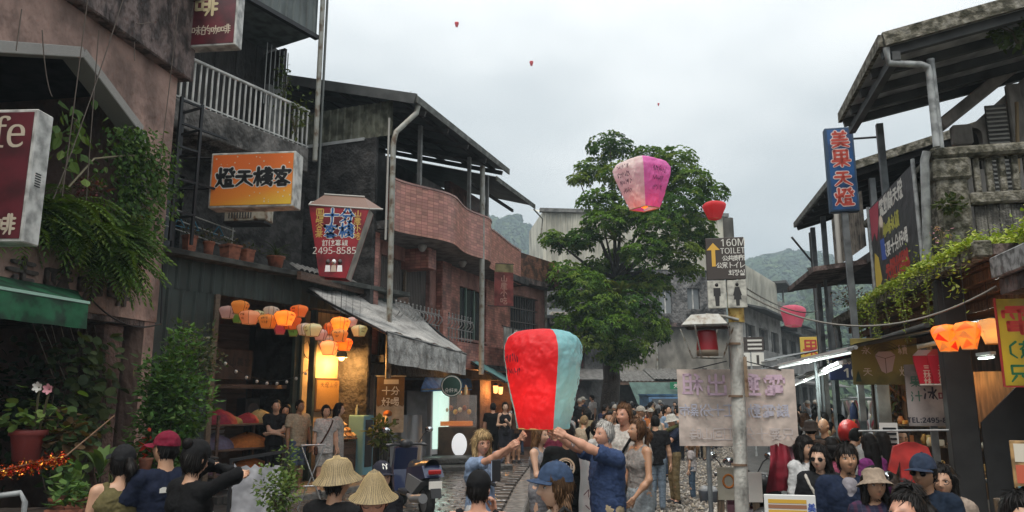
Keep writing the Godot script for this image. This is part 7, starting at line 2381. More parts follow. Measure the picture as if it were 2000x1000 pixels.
# ------------------------------------------------------------------ the signpost on the street
func sign_pole():
	var base := V(2.35,.15,-8)
	var top := V(2.4,3.73,-8)
	var o := thing("toilet_signpost","rusty white signpost carrying the brown toilet sign and pictograms","signpost")
	part(o,"pole",mk().tube([V(base.x,-.05,base.z),top + V(.02,-.55,0)],.072,14),M("pole_white",C(.56,.55,.50),.6,{tex="stain",scale=V(1.2,.5,1.2),bump="bump_fine",bscale=.4}))
	part(o,"sleeve",mk().tube([top + V(.022,-.9,0),top + V(.02,-.55,0)],.084,14),M("pole_yellow",C(.48,.34,.10),.6,{tex="rust",scale=1.3}))
	part(o,"upper_post",mk().tube([top + V(.0,-.56,-.04),V(2.4,3.99,-8) + V(0,0,-.04)],.058,12),M("post_dim",C(.13,.13,.12),.7,{tex="stain"}))
	part(o,"corner_plate",box(V(.05,0,-.005),V(.085,.42,.005)),M("plate_rust",C(.30,.22,.16),.7,{tex="rust"}),moved(V(2.39,2.04,-7.9)))
	for y in [.62,1.35,2.05,2.6]:
		part(o,"band",mk().tube([base.lerp(top,(y - .012) / (top.y + .0)) * V(1,0,1) + V(0,y - .012,0),base.lerp(top,y / top.y) * V(1,0,1) + V(0,y + .012,0)],.083,14),M("band_rust",C(.17,.11,.07),.7))
	var f := facing(V(2.31,3.52,-7.9),W(-.22,1))
	var b := part(o,"sign_board",box(V(-.205,-.235,-.02),V(.20,.225,.0),.006),M("sign_brown"),f)
	part(b,"arrow",mk().prism(outline([W(-.145,-.09),W(-.105,-.09),W(-.105,.09),W(-.055,.09),W(-.125,.17),W(-.195,.09),W(-.145,.09)]),.001,.004),M("sign_amber"))
	latin(b,"distance","160M",.105,M("sign_white"),moved(V(.085,.165,.001)))
	latin(b,"word","TOILET",.082,M("sign_white"),moved(V(.075,.075,.001)))
	part(b,"lettering",letters([["公共廁所",.17,.20,.058,false,1.02],["公衆トイレ",.105,.275,.06,false,1.0],["화장실",.225,.36,.058,false,1.0]],.12,.001,func(x,y,l): return V(x - .205,.225 - y,.001 + l)),M("sign_white"))
	for i in 2:
		var p := part(o,"pictogram_plate",box(V(-.205 + i * .205,-.545,-.02),V(-.01 + i * .21,-.245,.0),.012),M("plate_old",C(.58,.57,.50),.5,{tex="stain",scale=2.0}),f)
		var cx := -.107 + i * .21
		var m := mk().ball(V(cx, -.292,.002),V(.018,.02,.004),10)
		if i == 0:
			m.prism(outline([W(cx - .036,-.325),W(cx + .036,-.325),W(cx + .036,-.415),W(cx + .024,-.415),W(cx + .02,-.52),W(cx - .02,-.52),W(cx - .024,-.415),W(cx - .036,-.415)]),.001,.003)
		else:
			m.prism(outline([W(cx - .022,-.32),W(cx + .022,-.32),W(cx + .046,-.41),W(cx + .034,-.415),W(cx + .04,-.455),W(cx + .02,-.455),W(cx + .018,-.52),W(cx - .018,-.52),W(cx - .02,-.455),W(cx - .04,-.455),W(cx - .034,-.415),W(cx - .046,-.41)]),.001,.003)
		part(p, "figure", m, M("print_dark2", C(.02,.02,.02),.6))
	# caged lamp lantern hung from the pole
	var c := thing("caged_street_lantern","unlit red lantern in a wire cage under a tin roof on the signpost","lantern",facing(V(2.08,2.65,-7.95),W(-.1,1)))
	var tin := M("cage_tin",C(.33,.34,.34),.45,{tex="rust",scale=1.5,metal=.3})
	part(c,"roof",mk().lathe([W(.31,.12),W(.33,.14),W(.20,.25),W(.0,.27)],4,Transform3D(Basis(Vector3.UP,.55)),Vector2.ONE,false),tin)
	for k in 4:
		var a := .55 + TAU * k / 4.0
		part(c,"cage_bar",mk().tube([V(cos(a) * .30,.12,sin(a) * .30),V(cos(a) * .17,-.2,sin(a) * .17)],.009,6),tin)
	part(c,"cage_ring",mk().tube([0,1,2,3,4].map(func(k): return V(cos(.55 + TAU * k / 4.0) * .17,-.2,sin(.55 + TAU * k / 4.0) * .17)),.009,6),tin)
	part(c,"shade",mk().lathe([W(.0,.09),W(.09,.09),W(.10,.07),W(.115,-.12),W(.10,-.125)],18),M("lamp_red",C(.28,.012,.02),.4))
	part(c,"base",mk().lathe([W(.115,-.12),W(.115,-.18),W(.0,-.18)],18),M("lamp_base",C(.30,.24,.18),.6))
	part(c,"bracket",mk().tube([V(.0,.26,0),V(.2,.24,0),V(.34,.2,0)],.018,6),tin)
	# rental banner, its print showing through mirrored
	var bn := thing("rental_banner","stained pinkish rental banner behind the signpost, print showing through mirrored","banner",facing(V(2.45,1.93,-8.25),W(-.05,1)))
	var rows := []
	for j in 7:
		var row := []
		for i in 25:
			row.append(V(-.635 + i * .0529,.41 - j * .1367,.012 * sin(i * .55 + j * .5)))
		rows.append(row)
	part(bn,"cloth",mk().grid(rows,.004),M("banner_pink",C(.80,.68,.60),.8,{tex="cloth",scale=.5,back=C(.5,.42,.38)}))
	var mir := func(x,y,l): return V(.635 - x,.41 - y,.018 + l)
	part(bn,"large_lettering",letters([["電動",.12,.06,.21,false,1.25],["出租",.74,.06,.21,false,1.25]],.12,.0,mir),M("faded_violet",C(.60,.44,.54),.8))
	part(bn,"middle_lettering",letters([["騎電動美",.09,.38,.13,false,1.15],["到十分瀑布",.66,.38,.12,false,1.0]],.10,.0,mir),M("faded_blue",C(.48,.48,.56),.8))
	part(bn,"lower_lettering",letters([["只要十分",.05,.63,.12,false,1.15],["來回山時",.66,.63,.12,false,1.05]],.09,.0,mir),M("faded_grey",C(.54,.48,.46),.8))
	for q in [-.5,.5]:
		part(bn,"tie",mk().tube([V(q,.4,0),V(q * .2 + .02,.5,-.02)],.006,4),M("black_iron"))
	part(bn,"post",mk().tube([V(-.32,-2.05,-.05),V(-.32,.42,-.05)],.026,8),M("post_slate"))
	# notice board at the pole's foot
	var n := thing("notice_stand","wooden notice stand with a pasted leaflet at the signpost's foot","notice stand",facing(V(2.51,.79,-8.6) * V(1,0,1),W(-.1,1)))
	part(n,"leg",mk().beam(V(-.25,0,.1),V(-.18,1.0,0),.07,.05,Vector3.FORWARD),M("stool_wood"))
	part(n,"leg",mk().beam(V(.25,0,.1),V(.18,1.0,0),.07,.05,Vector3.FORWARD),M("stool_wood"))
	part(n,"leaflet",box(V(-.22,.92,.03),V(.02,1.27,.045)),M("leaflet",C(.48,.45,.36),.7,{tex="stain"}))
	part(n,"printed_ring",mk().tube(range(13).map(func(k): return V(-.1 + cos(TAU * k / 12.0) * .06,1.12 + sin(TAU * k / 12.0) * .07,.047)),.012,4),M("print_orange"))
	part(n,"leaflet",box(V(.04,.9,.03),V(.26,1.22,.045)),M("ink_white"))

# ------------------------------------------------------------------ small things in the street
func street_things():
	# white sheet on a black frame
	var s := thing("white_board","white sheeted black-framed stand in front of the lantern shop","board",facing(V(-2.9,.76,-8.8) * V(1,0,1),W(.2,1)))
	var rows := []
	for j in 9:
		var row := []
		for i in 13:
			row.append(V(-.27 + i * .045,1.30 - j * .14 - (.06 * absf(sin(i * 1.2)) if j == 0 else .0),.012 * sin(i * 1.1 + j)))
		rows.append(row)
	part(s,"sheet",mk().grid(rows,.004),M("sheet_white",C(.50,.50,.53),.7,{bump="bump_soft",bscale=.5,tex="cloth"}))
	for q in [[V(-.3,.1,0),V(-.3,1.34,0)],[V(.3,.1,0),V(.3,1.42,0)],[V(-.32,1.33,0),V(.34,1.43,0)]]:
		part(s,"frame_bar",mk().beam(q[0],q[1],.035,.035,Vector3.FORWARD),M("black_iron"))
	for k in 2:
		var c := thing("folding_frame",["folding steel trestle left of the white sheeted stand","folding steel chair frame right of the white sheeted stand"][k],"folding frame",facing(V(-3.33,.74,-8.9) * V(1,0,1) if k == 0 else V(-3.28,.31,-12.6) * V(1,0,1) + V(0,.25,0),W(.5,1)))
		for q in [[V(-.2,0,0),V(.2,1.0,0)],[V(.2,0,.05),V(-.2,1.0,.05)],[V(-.2,1.0,.05),V(.2,1.0,0)],[V(-.12,.35,0),V(.12,.35,.05)]]:
			part(c, "tube", mk().tube(q, .013,6), M("steel"))
	var rl := thing("low_rail","low steel rail end at the lower left corner","rail",turned(V(-4.05,1.2,-6.2),10))
	part(rl,"bar",mk().tube([V(-.5,.02,0),V(.1,.09,0),V(.14,.02,0),V(.14,-1.1,0)],.022,8),M("galvanised"))
	# coloured information board, lower right
	var ib := thing("info_board","white information board with coloured stripes at the lower right","board",facing(V(1.87,1.29,-5.2),W(-.2,1)))
	part(ib,"panel",box(V(-.17,-.2,-.015),V(.16,.115,.0),.004),M("panel_white",C(.62,.62,.60),.5))
	for i in 4:
		part(ib,"stripe",box(V(-.145,.06 - i * .034,.001),V(.10,.085 - i * .034,.003)),M("stripe%d" % i,[C(.55,.33,.04),C(.28,.13,.07),C(.60,.36,.05),C(.05,.16,.33)][i],.5))
	part(ib,"drawn_figure",letters([["美",0,0,.05]],.14,.0,func(x,y,l): return V(.106 + x,.06 - y,.003 + l)),M("print_cobalt"))
	part(ib,"post",mk().tube([V(0,-1.6,-.03),V(0,0,-.03)],.02,6),M("galvanised"))
	# wires
	for q in [["overhead cable sagging from the toilet signpost to the stall canopy",V(2.6,3.2,-8.3),V(4.61,3.08,-7),.38],["thin cable crossing to the far pole",V(2.66,3.27,-8.4),V(7.42,4.1,-17.5),.2]]:
		solo("overhead_cable",mk().tube(sag(q[1],q[2],q[3],20),.010,5),M("cable_grey0"),q[0],"cable",Transform3D(),"overhead cables")
	solo("roof_aerial",mk().tube([V(-2.43,9.71,-18.5),V(-3.06,9.99,-18.6)],.014,5).tube([V(-2.7,9.82,-18.5),V(-2.67,9.95,-18.5)],.01,4),M("galvanised"),"thin aerial lying on the tiled building's roof corner","aerial")
	# buckets between the rails and the board
	for k in 2:
		var b := thing("bucket",["dark blue-grey bucket on the gravel, nearer the rails","dark blue-grey bucket on the gravel, nearer the banner's post"][k],"bucket",moved(V(3.71,-.01,-14.9) * V(1,0,1) if k == 0 else V(3.84,0,-14.8) * V(1,0,1)),"pair of buckets on the gravel")
		part(b,"pail",mk().lathe([W(0,0),W(.09,0),W(.115,.24),W(.12,.25),W(.1,.24),W(.085,.02),W(0,.02)],14),M("pail",C(.07,.08,.10),.5))
		part(b,"bag",mk().ball(V(0,.27,0),V(.1,.07,.1),8),M("clear_plastic"))
	# collapsed white lantern standing behind the man in blue
	var w := thing("white_folded_lantern","tall white collapsed paper lantern with writing behind the man in blue","sky lantern",facing(V(.88,.83,-8.3) * V(1,0,1),W(.1,1)))
	rows = []
	for j in 12:
		var row := []
		for i in 11:
			row.append(V(-.16 + i * .033 + .012 * sin(j * 1.1),1.42 - j * .12,.03 * sin(i * 1.4 + j * .6)))
		rows.append(row)
	part(w,"paper",mk().grid(rows,.004),M("paper_white",C(.62,.62,.60),.7,{bump="bump_fold",bscale=.6,back=C(.5,.5,.5)}))
	var ink_m := mk()
	ink(ink_m,scribble(W(-.12,.0),.26,.9,6,77),.008,.0,func(x,y,l): return V(x,1.1 - y,.045 + l))
	part(w, "handwriting", ink_m, M("ink_faint"))
	# red garment on a hanger and a rack of sunglasses
	var g := thing("red_garment","bright red kimono-like top on a hanger outside the right stall","garment",facing(V(4.32,1.34,-8.3),W(-.25,1)))
	part(g,"cloth",mk().prism(outline([W(-.04,.22),W(.05,.22),W(.17,.17),W(.25,-.14),W(.15,-.18),W(.11,-.02),W(.10,-.26),W(-.12,-.2),W(-.12,.02),W(-.17,-.12),W(-.24,-.08),W(-.17,.17)]),-.03,.03),M("garment_red",C(.50,.03,.025),.8,{tex="cloth",bump="bump_fold",bscale=.5}))
	part(g,"hanger",mk().tube([V(0,.22,0),V(.0,.3,0),V(.02,.33,0)],.006,5),M("black_iron"))
	part(g,"rail",mk().tube([V(-.5,.33,-.02),V(.4,.35,-.02)],.012,6),M("galvanised"))
	var gl := thing("sunglasses_rack","white rack of dark sunglasses left of the red garment","rack",facing(V(4.55,1.51,-9.2),W(-.3,1)))
	part(gl,"panel",box(V(-.1,-1.3,-.02),V(.1,.22,.0)),M("panel_white"))
	for i in 6:
		part(gl,"sunglasses",box(V(-.07,.14 - i * .06,.002),V(.08,.165 - i * .06,.03),.008),M("lens_black",C(.01,.01,.012),.15))
	solo("red_bag",mk().ball(Vector3.ZERO,V(.16,.2,.14),12),M("red_plastic",C(.45,.015,.012),.5,{bump="bump_soft"}),"round bright red bag hanging by the stall post","bag",moved(V(5.08,1.5,-11.5)))
	# jackets lying over the scooter by the signpost
	for k in 2:
		var j := thing("draped_jacket",["crimson jacket draped over the parked scooter","pink and grey jacket draped over the scooter's rear"][k],"jacket",facing(V(2.85,1.34,-8.2) if k == 0 else V(3.02,1.34,-8.3),W(-.2,1)))
		rows = []
		for a in 8:
			var row := []
			for i in 9:
				row.append(V((-.12 + i * .035) * (.6 + a * .09),.22 - a * .07 - .03 * absf(i - 4.0) * .3,.05 * sin(i * 1.2 + a * .4) + .04 - .004 * (a - 3) * (a - 3)))
			rows.append(row)
		part(j,"cloth",mk().grid(rows,.015),M("jacket%d" % k,[C(.28,.012,.03),C(.48,.22,.28)][k],.7,{tex="cloth",bump="bump_fold"}))

# ------------------------------------------------------------------ vehicles
func scooter(label: String,at: Transform3D,paint: Color,key: String,group := "parked scooters"):
	var o := thing("scooter", label, "scooter", at, group)
	var body := M("paint_" + key, paint, .3, {coat = .6})
	var blk := M("scooter_black", C(.018,.018,.02),.45)
	var grey := M("scooter_grey", C(.16,.165,.17),.4)
	for z in [-.62,.66]:
		var wl := part(o,"wheel",mk().lathe([W(.16,-.055),W(.22,-.06),W(.25,.0),W(.22,.06),W(.16,.055)],20,Transform3D(Basis(Vector3.BACK,PI / 2),V(0,.25,z))),M("tyre",C(.02,.02,.02),.8))
		part(wl,"rim",mk().lathe([W(.165,-.05),W(.05,-.02),W(.0,-.06),W(.0,.06),W(.05,.02),W(.165,.05)],14,Transform3D(Basis(Vector3.BACK,PI / 2),V(0,.25,z))),grey)
	var side := func(pts: Array, w: float) -> MB:
		var mb := mk()
		return mb.prism(PackedVector2Array(pts),-w,w,Transform3D(Basis(V(0,0,1),Vector3.UP,V(-1,0,0)),Vector3.ZERO))
	part(o,"rear_body",side.call([W(-.95,.62),W(-.8,.78),W(-.1,.70),W(-.02,.42),W(-.3,.36),W(-.62,.55)],.15),body)
	part(o,"side_cover",side.call([W(-.85,.56),W(-.2,.62),W(-.1,.4),W(-.4,.33)],.17),grey)
	var seat := mk()
	var rows := []
	for j in 7:
		var row := []
		for i in 9:
			var a := PI * i / 8.0
			var z := -.85 + j * .135
			row.append(V(cos(a) * (.10 + .045 * sin(PI * (j + 1) / 8.0)),.70 + sin(a) * .11 + (.06 if j < 3 else .0) * (1.0 - j * .2),z))
		rows.append(row)
	part(o,"seat",seat.grid(rows),M("seat_vinyl",C(.03,.03,.033),.35))
	part(o,"floor_board",box(V(-.14,.26,-.1),V(.14,.34,.42),.02),blk)
	part(o,"leg_shield",side.call([W(.36,.30),W(.44,.30),W(.58,.62),W(.46,.98),W(.38,.96),W(.46,.62)],.19),body)
	part(o,"front_mudguard",side.call([W(.42,.46),W(.62,.58),W(.92,.44),W(.9,.36),W(.64,.52),W(.46,.36)],.07),body)
	part(o,"rear_mudguard",side.call([W(-.95,.6),W(-1.05,.34),W(-1.0,.33),W(-.86,.55)],.08),blk)
	for sx in [-.06,.06]:
		part(o,"fork",mk().tube([V(sx,.25,.66),V(sx,.7,.52)],.022,6),grey)
	part(o,"handlebar",mk().tube([V(-.34,1.0,.36),V(-.2,1.02,.40),V(0,1.0,.42),V(.2,1.02,.40),V(.34,1.0,.36)],.02,8),blk)
	part(o,"instrument_pod",mk().ball(V(0,1.02,.44),V(.13,.08,.1),10),blk)
	for sx in [-1.0,1.0]:
		part(o,"brake_lever",mk().tube([V(sx * .16,1.03,.42),V(sx * .33,1.02,.44)],.008,5),M("steel"))
		var m := part(o,"mirror",mk().tube([V(sx * .2,1.02,.40),V(sx * .28,1.17,.38),V(sx * .34,1.22,.36)],.009,6).ball(V(sx * .37,1.25,.36),V(.075,.05,.02),10),blk)
		part(m,"glass",mk().ball(V(sx * .37,1.25,.342),V(.065,.042,.006),10),M("mirror_glass",C(.7,.72,.74),.05,{metal=1.0}))
	part(o,"headlight",mk().ball(V(0,.84,.52),V(.13,.09,.06),10),M("lamp_clear",C(.5,.5,.5),.1))
	part(o,"tail_light",box(V(-.1,.66,-.975),V(.1,.73,-.93),.015),M("tail_red",C(.3,.01,.01),.3))
	part(o,"exhaust",mk().tube([V(.15,.3,-.2),V(.18,.28,-.5),V(.19,.34,-1.0)],[.03,.06,.07],10),grey)
	part(o,"licence_plate",box(V(-.1,.46,-1.0),V(.1,.57,-.985)),M("ink_white"))
	part(o,"stand",mk().tube([V(-.1,.3,-.1),V(-.26,.0,.0)],.014,6),blk)

func vehicles():
	scooter("dark blue scooter parked before the dessert shop",turned(V(-1.55,.2,-12.14) * V(1,0,1) + V(0,.25,0),206),C(.012,.02,.06),"navy")
	scooter("black scooter parked behind the signpost under draped jackets",turned(V(2.79,.79,-8.6) * V(1,0,1) + V(0,.04,0),160),C(.02,.02,.022),"black")
	scooter("second black scooter just left of the jackets",turned(V(2.92,.64,-9.6) * V(1,0,1) + V(0,.04,0),172),C(.06,.02,.03),"wine")
	scooter("black scooter with a round mirror among the people before the red garment",turned(V(3.36,1.04,-6.9) * V(1,0,1) + V(0,.05,0),200),C(.015,.015,.017),"jet")
	# small blue truck at the end of the street
	var t := thing("blue_truck","small blue truck behind the crowd at the street's end","truck",turned(V(7.5,1.31,-38) * V(1,0,1),8))
	var blue := M("truck_blue",C(.06,.16,.30),.4,{tex="stain"})
	var cab := outline([W(-.9,.45),W(.85,.45),W(.9,1.1),W(.55,1.95),W(-.9,2.0)])
	part(t,"cab",mk().prism(cab,-.85,.85,Transform3D(Basis(V(0,0,1),Vector3.UP,V(-1,0,0)),Vector3.ZERO)),blue)
	part(t,"windscreen",mk().poly([V(-.75,1.15,.895),V(.75,1.15,.895),V(.68,1.85,.615),V(-.68,1.85,.615)]),M("dim_glass"))
	part(t,"roof_rack",box(V(-.9,2.0,-.9),V(.9,2.08,.5)),blue)
	for sx in [-.6,.6]:
		part(t,"headlight",mk().ball(V(sx,.8,.88),V(.12,.1,.04),8),M("lamp_clear"))
		part(t,"wheel",mk().lathe([W(.0,-.1),W(.3,-.1),W(.33,0),W(.3,.1),W(0,.1)],14,Transform3D(Basis(Vector3.BACK,PI / 2),V(sx * 1.2,.33,.3))),M("tyre"))
	part(t,"bumper",box(V(-.85,.4,.86),V(.85,.6,.96),.02),M("fence_grey"))
	part(t,"load_bed",box(V(-.88,.6,-3.2),V(.88,1.1,-.95),.02),blue)
# ------------------------------------------------------------------ people
# A body is a field of tapered capsules joined by a smooth minimum and meshed by surface nets.
# bone: [a, b, radius a, radius b, flatness, cut end (0 none, 1 at b, 2 at a, 3 both), colour]
func skin(mb: MB,bones: Array,cell: float,blend: float,wrinkle := .0,seed_ := 0):
	var lo := Vector3.ONE * 1e9
	var hi := -lo
	var pad := Vector3.ONE * (blend + cell * 2.0)
	for b in bones:
		var rr: float = maxf(b[2], b[3])
		lo = lo.min((b[0] as Vector3).min(b[1]) - Vector3.ONE * rr)
		hi = hi.max((b[0] as Vector3).max(b[1]) + Vector3.ONE * rr)
	lo -= pad
	hi += pad
	var nx := int((hi.x - lo.x) / cell) + 2
	var ny := int((hi.y - lo.y) / cell) + 2
	var nz := int((hi.z - lo.z) / cell) + 2
	var f := PackedFloat32Array()
	f.resize(nx * ny * nz)
	f.fill(9.0)
	var who := PackedByteArray()
	who.resize(f.size())
	var best := PackedFloat32Array()
	best.resize(f.size())
	best.fill(9.0)
	for bi in bones.size():
		var b: Array = bones[bi]
		var a: Vector3 = b[0]
		var e: Vector3 = b[1]
		var ra: float = b[2]
		var rb: float = b[3]
		var fl: float = b[4] if b.size() > 4 else 1.0
		var cut: int = b[5] if b.size() > 5 else 0
		var rr := maxf(ra, rb) + blend + cell
		var l0 := ((a.min(e) - Vector3.ONE * rr - lo) / cell)
		var h0 := ((a.max(e) + Vector3.ONE * rr - lo) / cell)
		var ab := e - a
		var LL := maxf(ab.length_squared(),1e-8)
		var L := sqrt(LL)
		for k in range(maxi(0,int(l0.z)),mini(nz,int(h0.z) + 2)):
			var pz := lo.z + k * cell - a.z
			for j in range(maxi(0,int(l0.y)),mini(ny,int(h0.y) + 2)):
				var py := lo.y + j * cell - a.y
				var at := (k * ny + j) * nx
				for i in range(maxi(0,int(l0.x)),mini(nx,int(h0.x) + 2)):
					var px := lo.x + i * cell - a.x
					var s := (px * ab.x + py * ab.y + pz * ab.z) / LL
					var t := clampf(s, .0,1.0)
					var dx := px - ab.x * t
					var dy := py - ab.y * t
					var dz := (pz - ab.z * t) / fl
					var d: float
					if cut and ((s > 1.0 and cut & 1) or (s < .0 and cut & 2)):
						dx = px - ab.x * s
						dy = py - ab.y * s
						dz = (pz - ab.z * s) / fl
						d = maxf(sqrt(dx * dx + dy * dy + dz * dz) - (rb if s > 1.0 else ra),(s - 1.0 if s > 1.0 else -s) * L)
					else:
						d = sqrt(dx * dx + dy * dy + dz * dz) - (ra + (rb - ra) * t)
					var q := at + i
					if d < best[q]:
						best[q] = d
						who[q] = bi
					var o := f[q]
					var h := blend - absf(d - o)
					f[q] = minf(d,o) - (h * h * .25 / blend if h > .0 else .0)
	# one vertex in every crossed cell, one quad round every crossed edge
	var id := PackedInt32Array()
	id.resize(f.size())
	id.fill(-1)
	var steps := [0,1,nx,nx + 1,nx * ny,nx * ny + 1,nx * ny + nx,nx * ny + nx + 1]
	var off := [V(0,0,0),V(1,0,0),V(0,1,0),V(1,1,0),V(0,0,1),V(1,0,1),V(0,1,1),V(1,1,1)]
	var edges := [[0,1],[2,3],[4,5],[6,7],[0,2],[1,3],[4,6],[5,7],[0,4],[1,5],[2,6],[3,7]]
	var near := cell * 2.2
	var nsz := FastNoiseLite.new()
	nsz.seed = seed_
	nsz.frequency = 9.0
	for k in nz - 1:
		for j in ny - 1:
			var at := (k * ny + j) * nx
			for i in nx - 1:
				var q := at + i
				if absf(f[q]) > near:
					continue
				var mask := 0
				for c in 8:
					if f[q + steps[c]] < .0:
						mask |= 1 << c
				if mask == 0 or mask == 255:
					continue
				var sum := Vector3.ZERO
				var cnt := 0
				for e in edges:
					var fa := f[q + steps[e[0]]]
					var fb := f[q + steps[e[1]]]
					if (fa < .0) != (fb < .0):
						sum += (off[e[0]] as Vector3).lerp(off[e[1]],fa / (fa - fb))
						cnt += 1
				var g := V(f[q + 1] + f[q + steps[3]] + f[q + steps[5]] + f[q + steps[7]] - f[q] - f[q + steps[2]] - f[q + steps[4]] - f[q + steps[6]],f[q + nx] + f[q + steps[3]] + f[q + steps[6]] + f[q + steps[7]] - f[q] - f[q + 1] - f[q + steps[4]] - f[q + steps[5]],f[q + steps[4]] + f[q + steps[5]] + f[q + steps[6]] + f[q + steps[7]] - f[q] - f[q + 1] - f[q + nx] - f[q + steps[3]])
				var p := lo + (V(i, j, k) + sum / cnt) * cell
				g = g.normalized()
				if wrinkle > .0:
					p += g * (nsz.get_noise_3d(p.x,p.y * .8,p.z) + .6 * absf(nsz.get_noise_3d(p.x * 1.6 + p.y,p.y * 2.6,p.z * 1.6))) * wrinkle
				var b: Array = bones[who[q]]
				if b.size() > 6:
					mb.col = b[6]
				id[q] = mb.vert(p, g)
	for k in range(1, nz - 1):
		for j in range(1, ny - 1):
			var at := (k * ny + j) * nx
			for i in range(1, nx - 1):
				var q := at + i
				var v := f[q]
				if absf(v) > near:
					continue
				var neg := v < .0
				for ax in 3:
					var sa: int = [1, nx, nx * ny][ax]
					if (f[q + sa] < .0) == neg:
						continue
					var su: int = [nx, nx * ny, 1][ax]
					var sv: int = [nx * ny, 1, nx][ax]
					var w := [id[q],id[q - su],id[q - su - sv],id[q - sv]]
					if w.min() < 0:
						continue
					mb.face(w[0], w[1], w[2])
					mb.face(w[0], w[2], w[3])

func bump(p: Vector3, c: Vector3, s: Vector3) -> float:
	var d := (p - c) / s
	return exp(-d.length_squared())

# point of the head's surface for a direction; +z is the face
func head_point(d: Vector3, fem: float) -> Vector3:
	var p := d * V(.076,.118,.096)
	var low := clampf(-d.y, .0,1.0)
	p.x *= 1.0 - (.24 + .06 * fem) * low * low
	if d.z < .0:
		p.z *= 1.0 - .42 * low
	else:
		p.z *= 1.0 - .10 * clampf(d.y, .0,1.0) + .05 * low
	if d.z > .1:
		var z := .0
		var q := V(p.x, p.y, 0)
		z += .023 * bump(q,V(0,-.030,0),V(.013,.014,1)) + .013 * bump(q,V(0,-.008,0),V(.009,.024,1))
		z -= .009 * (bump(q,V(.032,.002,0),V(.017,.011,1)) + bump(q,V(-.032,.002,0),V(.017,.011,1)))
		z += .004 * (bump(q,V(.03,.022,0),V(.022,.008,1)) + bump(q,V(-.03,.022,0),V(.022,.008,1)))
		z += .006 * (bump(q,V(0,-.058,0),V(.022,.006,1)) + bump(q,V(0,-.071,0),V(.018,.006,1)))
		z += .007 * bump(q,V(0,-.1,0),V(.022,.016,1)) + .004 * (bump(q,V(.045,-.03,0),V(.02,.02,1)) + bump(q,V(-.045,-.03,0),V(.02,.02,1)))
		p.z += z * clampf(d.z * 2.0,.0,1.0)
	return p

func add_head(mb: MB,xf: Transform3D,tone: Color,fem: float,fine: int):
	var old := mb.xf
	mb.xf = old * xf
	var rows := []
	var f0 := mb.v.size()
	var nv := fine
	var nu := int(fine * 1.4)
	for j in nv + 1:
		var a := PI * j / nv
		for i in nu + 1:
			# meridians crowd towards the face
			var u := float(i) / nu * 2.0 - 1.0
			var b := PI * (u * .62 + .38 * u * u * u)
			var d := V(sin(b) * sin(a),-cos(a), cos(b) * sin(a))
			var p := head_point(d, fem)
			var e := .06
			var d1 := V(sin(b + e) * sin(a),-cos(a),cos(b + e) * sin(a))
			var a2 := clampf(a + e, .01, PI - .01)
			var d2 := V(sin(b) * sin(a2),-cos(a2), cos(b) * sin(a2))
			var n := (head_point(d1,fem) - p).cross(head_point(d2,fem) - p)
			if n.dot(d) < .0:
				n = -n
			if n.length() < 1e-9:
				n = d
			mb.col = tone
			if d.z > .2:
				var q := V(p.x, p.y, 0)
				var lip := bump(q, V(0,-.064,0),V(.021,.010,1))
				mb.col = tone.lerp(C(tone.r * .72,tone.g * .42,tone.b * .42),lip * (.6 + .3 * fem))
				var brow := bump(q,V(.031,.022,0),V(.017,.0045,1)) + bump(q,V(-.031,.022,0),V(.017,.0045,1))
				mb.col = mb.col.lerp(C(.02,.014,.01),clampf(brow * .8,0,1))
			mb.vert(p, n.normalized())
	for j in nv:
		for i in nu:
			var a := f0 + j * (nu + 1) + i
			mb.face(a, a + 1, a + nu + 2)
			mb.face(a, a + nu + 2, a + nu + 1)
	mb.col = tone
	for s in [-1.0,1.0]:
		mb.ball(V(s * .076,-.008,-.008),V(.011,.031,.02),8,Basis(Vector3.UP,s * .4))
		mb.col = C(.55,.53,.5)
		mb.ball(V(s * .0315,.002,.0775),V(.0135,.0062,.009),8)
		mb.col = C(.012,.008,.006)
		mb.ball(V(s * .0315,.002,.0822),V(.0062,.0062,.006),8)
		mb.ball(V(s * .0315,.0085,.081),V(.0155,.0022,.006),6)
		mb.col = tone
	mb.xf = old

# a hand along +y from the wrist, palm towards +z, thumb on the side of `s`
func hand_mesh(pose: String, s: float) -> MB:
	var key := "hand_%s%d" % [pose, int(s)]
	if not meshes.has(key):
		var curl: float = {"relaxed": .42,"open": .08,"grip": 1.05}[pose]
		var bones := [[V(0,-.02,0),V(0,.02,0),.024,.028,.75],[V(-.022,.03,0),V(-.026,.082,0),.017,.014,.8],[V(.022,.03,0),V(.026,.080,0),.017,.013,.8],[V(0,.02,0),V(0,.084,.0),.022,.016,.7]]
		for k in 4:
			var x := (-.030 + k * .020) * s * -1.0
			var L: float = [.072,.082,.076,.058][k]
			var p := V(x, .084 - .004 * absf(k - 1.2),0)
			var a := curl * .55
			for q in 3:
				var dir := V((x * 1.6) * (1.0 if pose == "open" else .4),cos(a),sin(a)).normalized()
				var e: Vector3 = p + dir * L * [.46,.31,.23][q]
				bones.append([p,e,[.0092,.0084,.0078][q],[.0084,.0078,.0068][q]])
				p = e
				a += curl * [.95,.8,.5][q]
		var t0 := V(s * .022,.012,.006)
		var t1 := t0 + V(s * .030,.034,.012)
		var t2 := t1 + (V(s * .016,.03,.006) if pose != "grip" else V(-s * .006,.026,.02))
		bones.append([t0, t1,.014,.0105])
		bones.append([t1, t2,.0105,.0085])
		bones.append([t2,t2 + (V(s * .006,.022,.004) if pose != "grip" else V(-s * .016,.012,.012)),.0085,.007])
		var mb := mk()
		skin(mb, bones, .0052,.009)
		meshes[key] = mb
	return meshes[key]

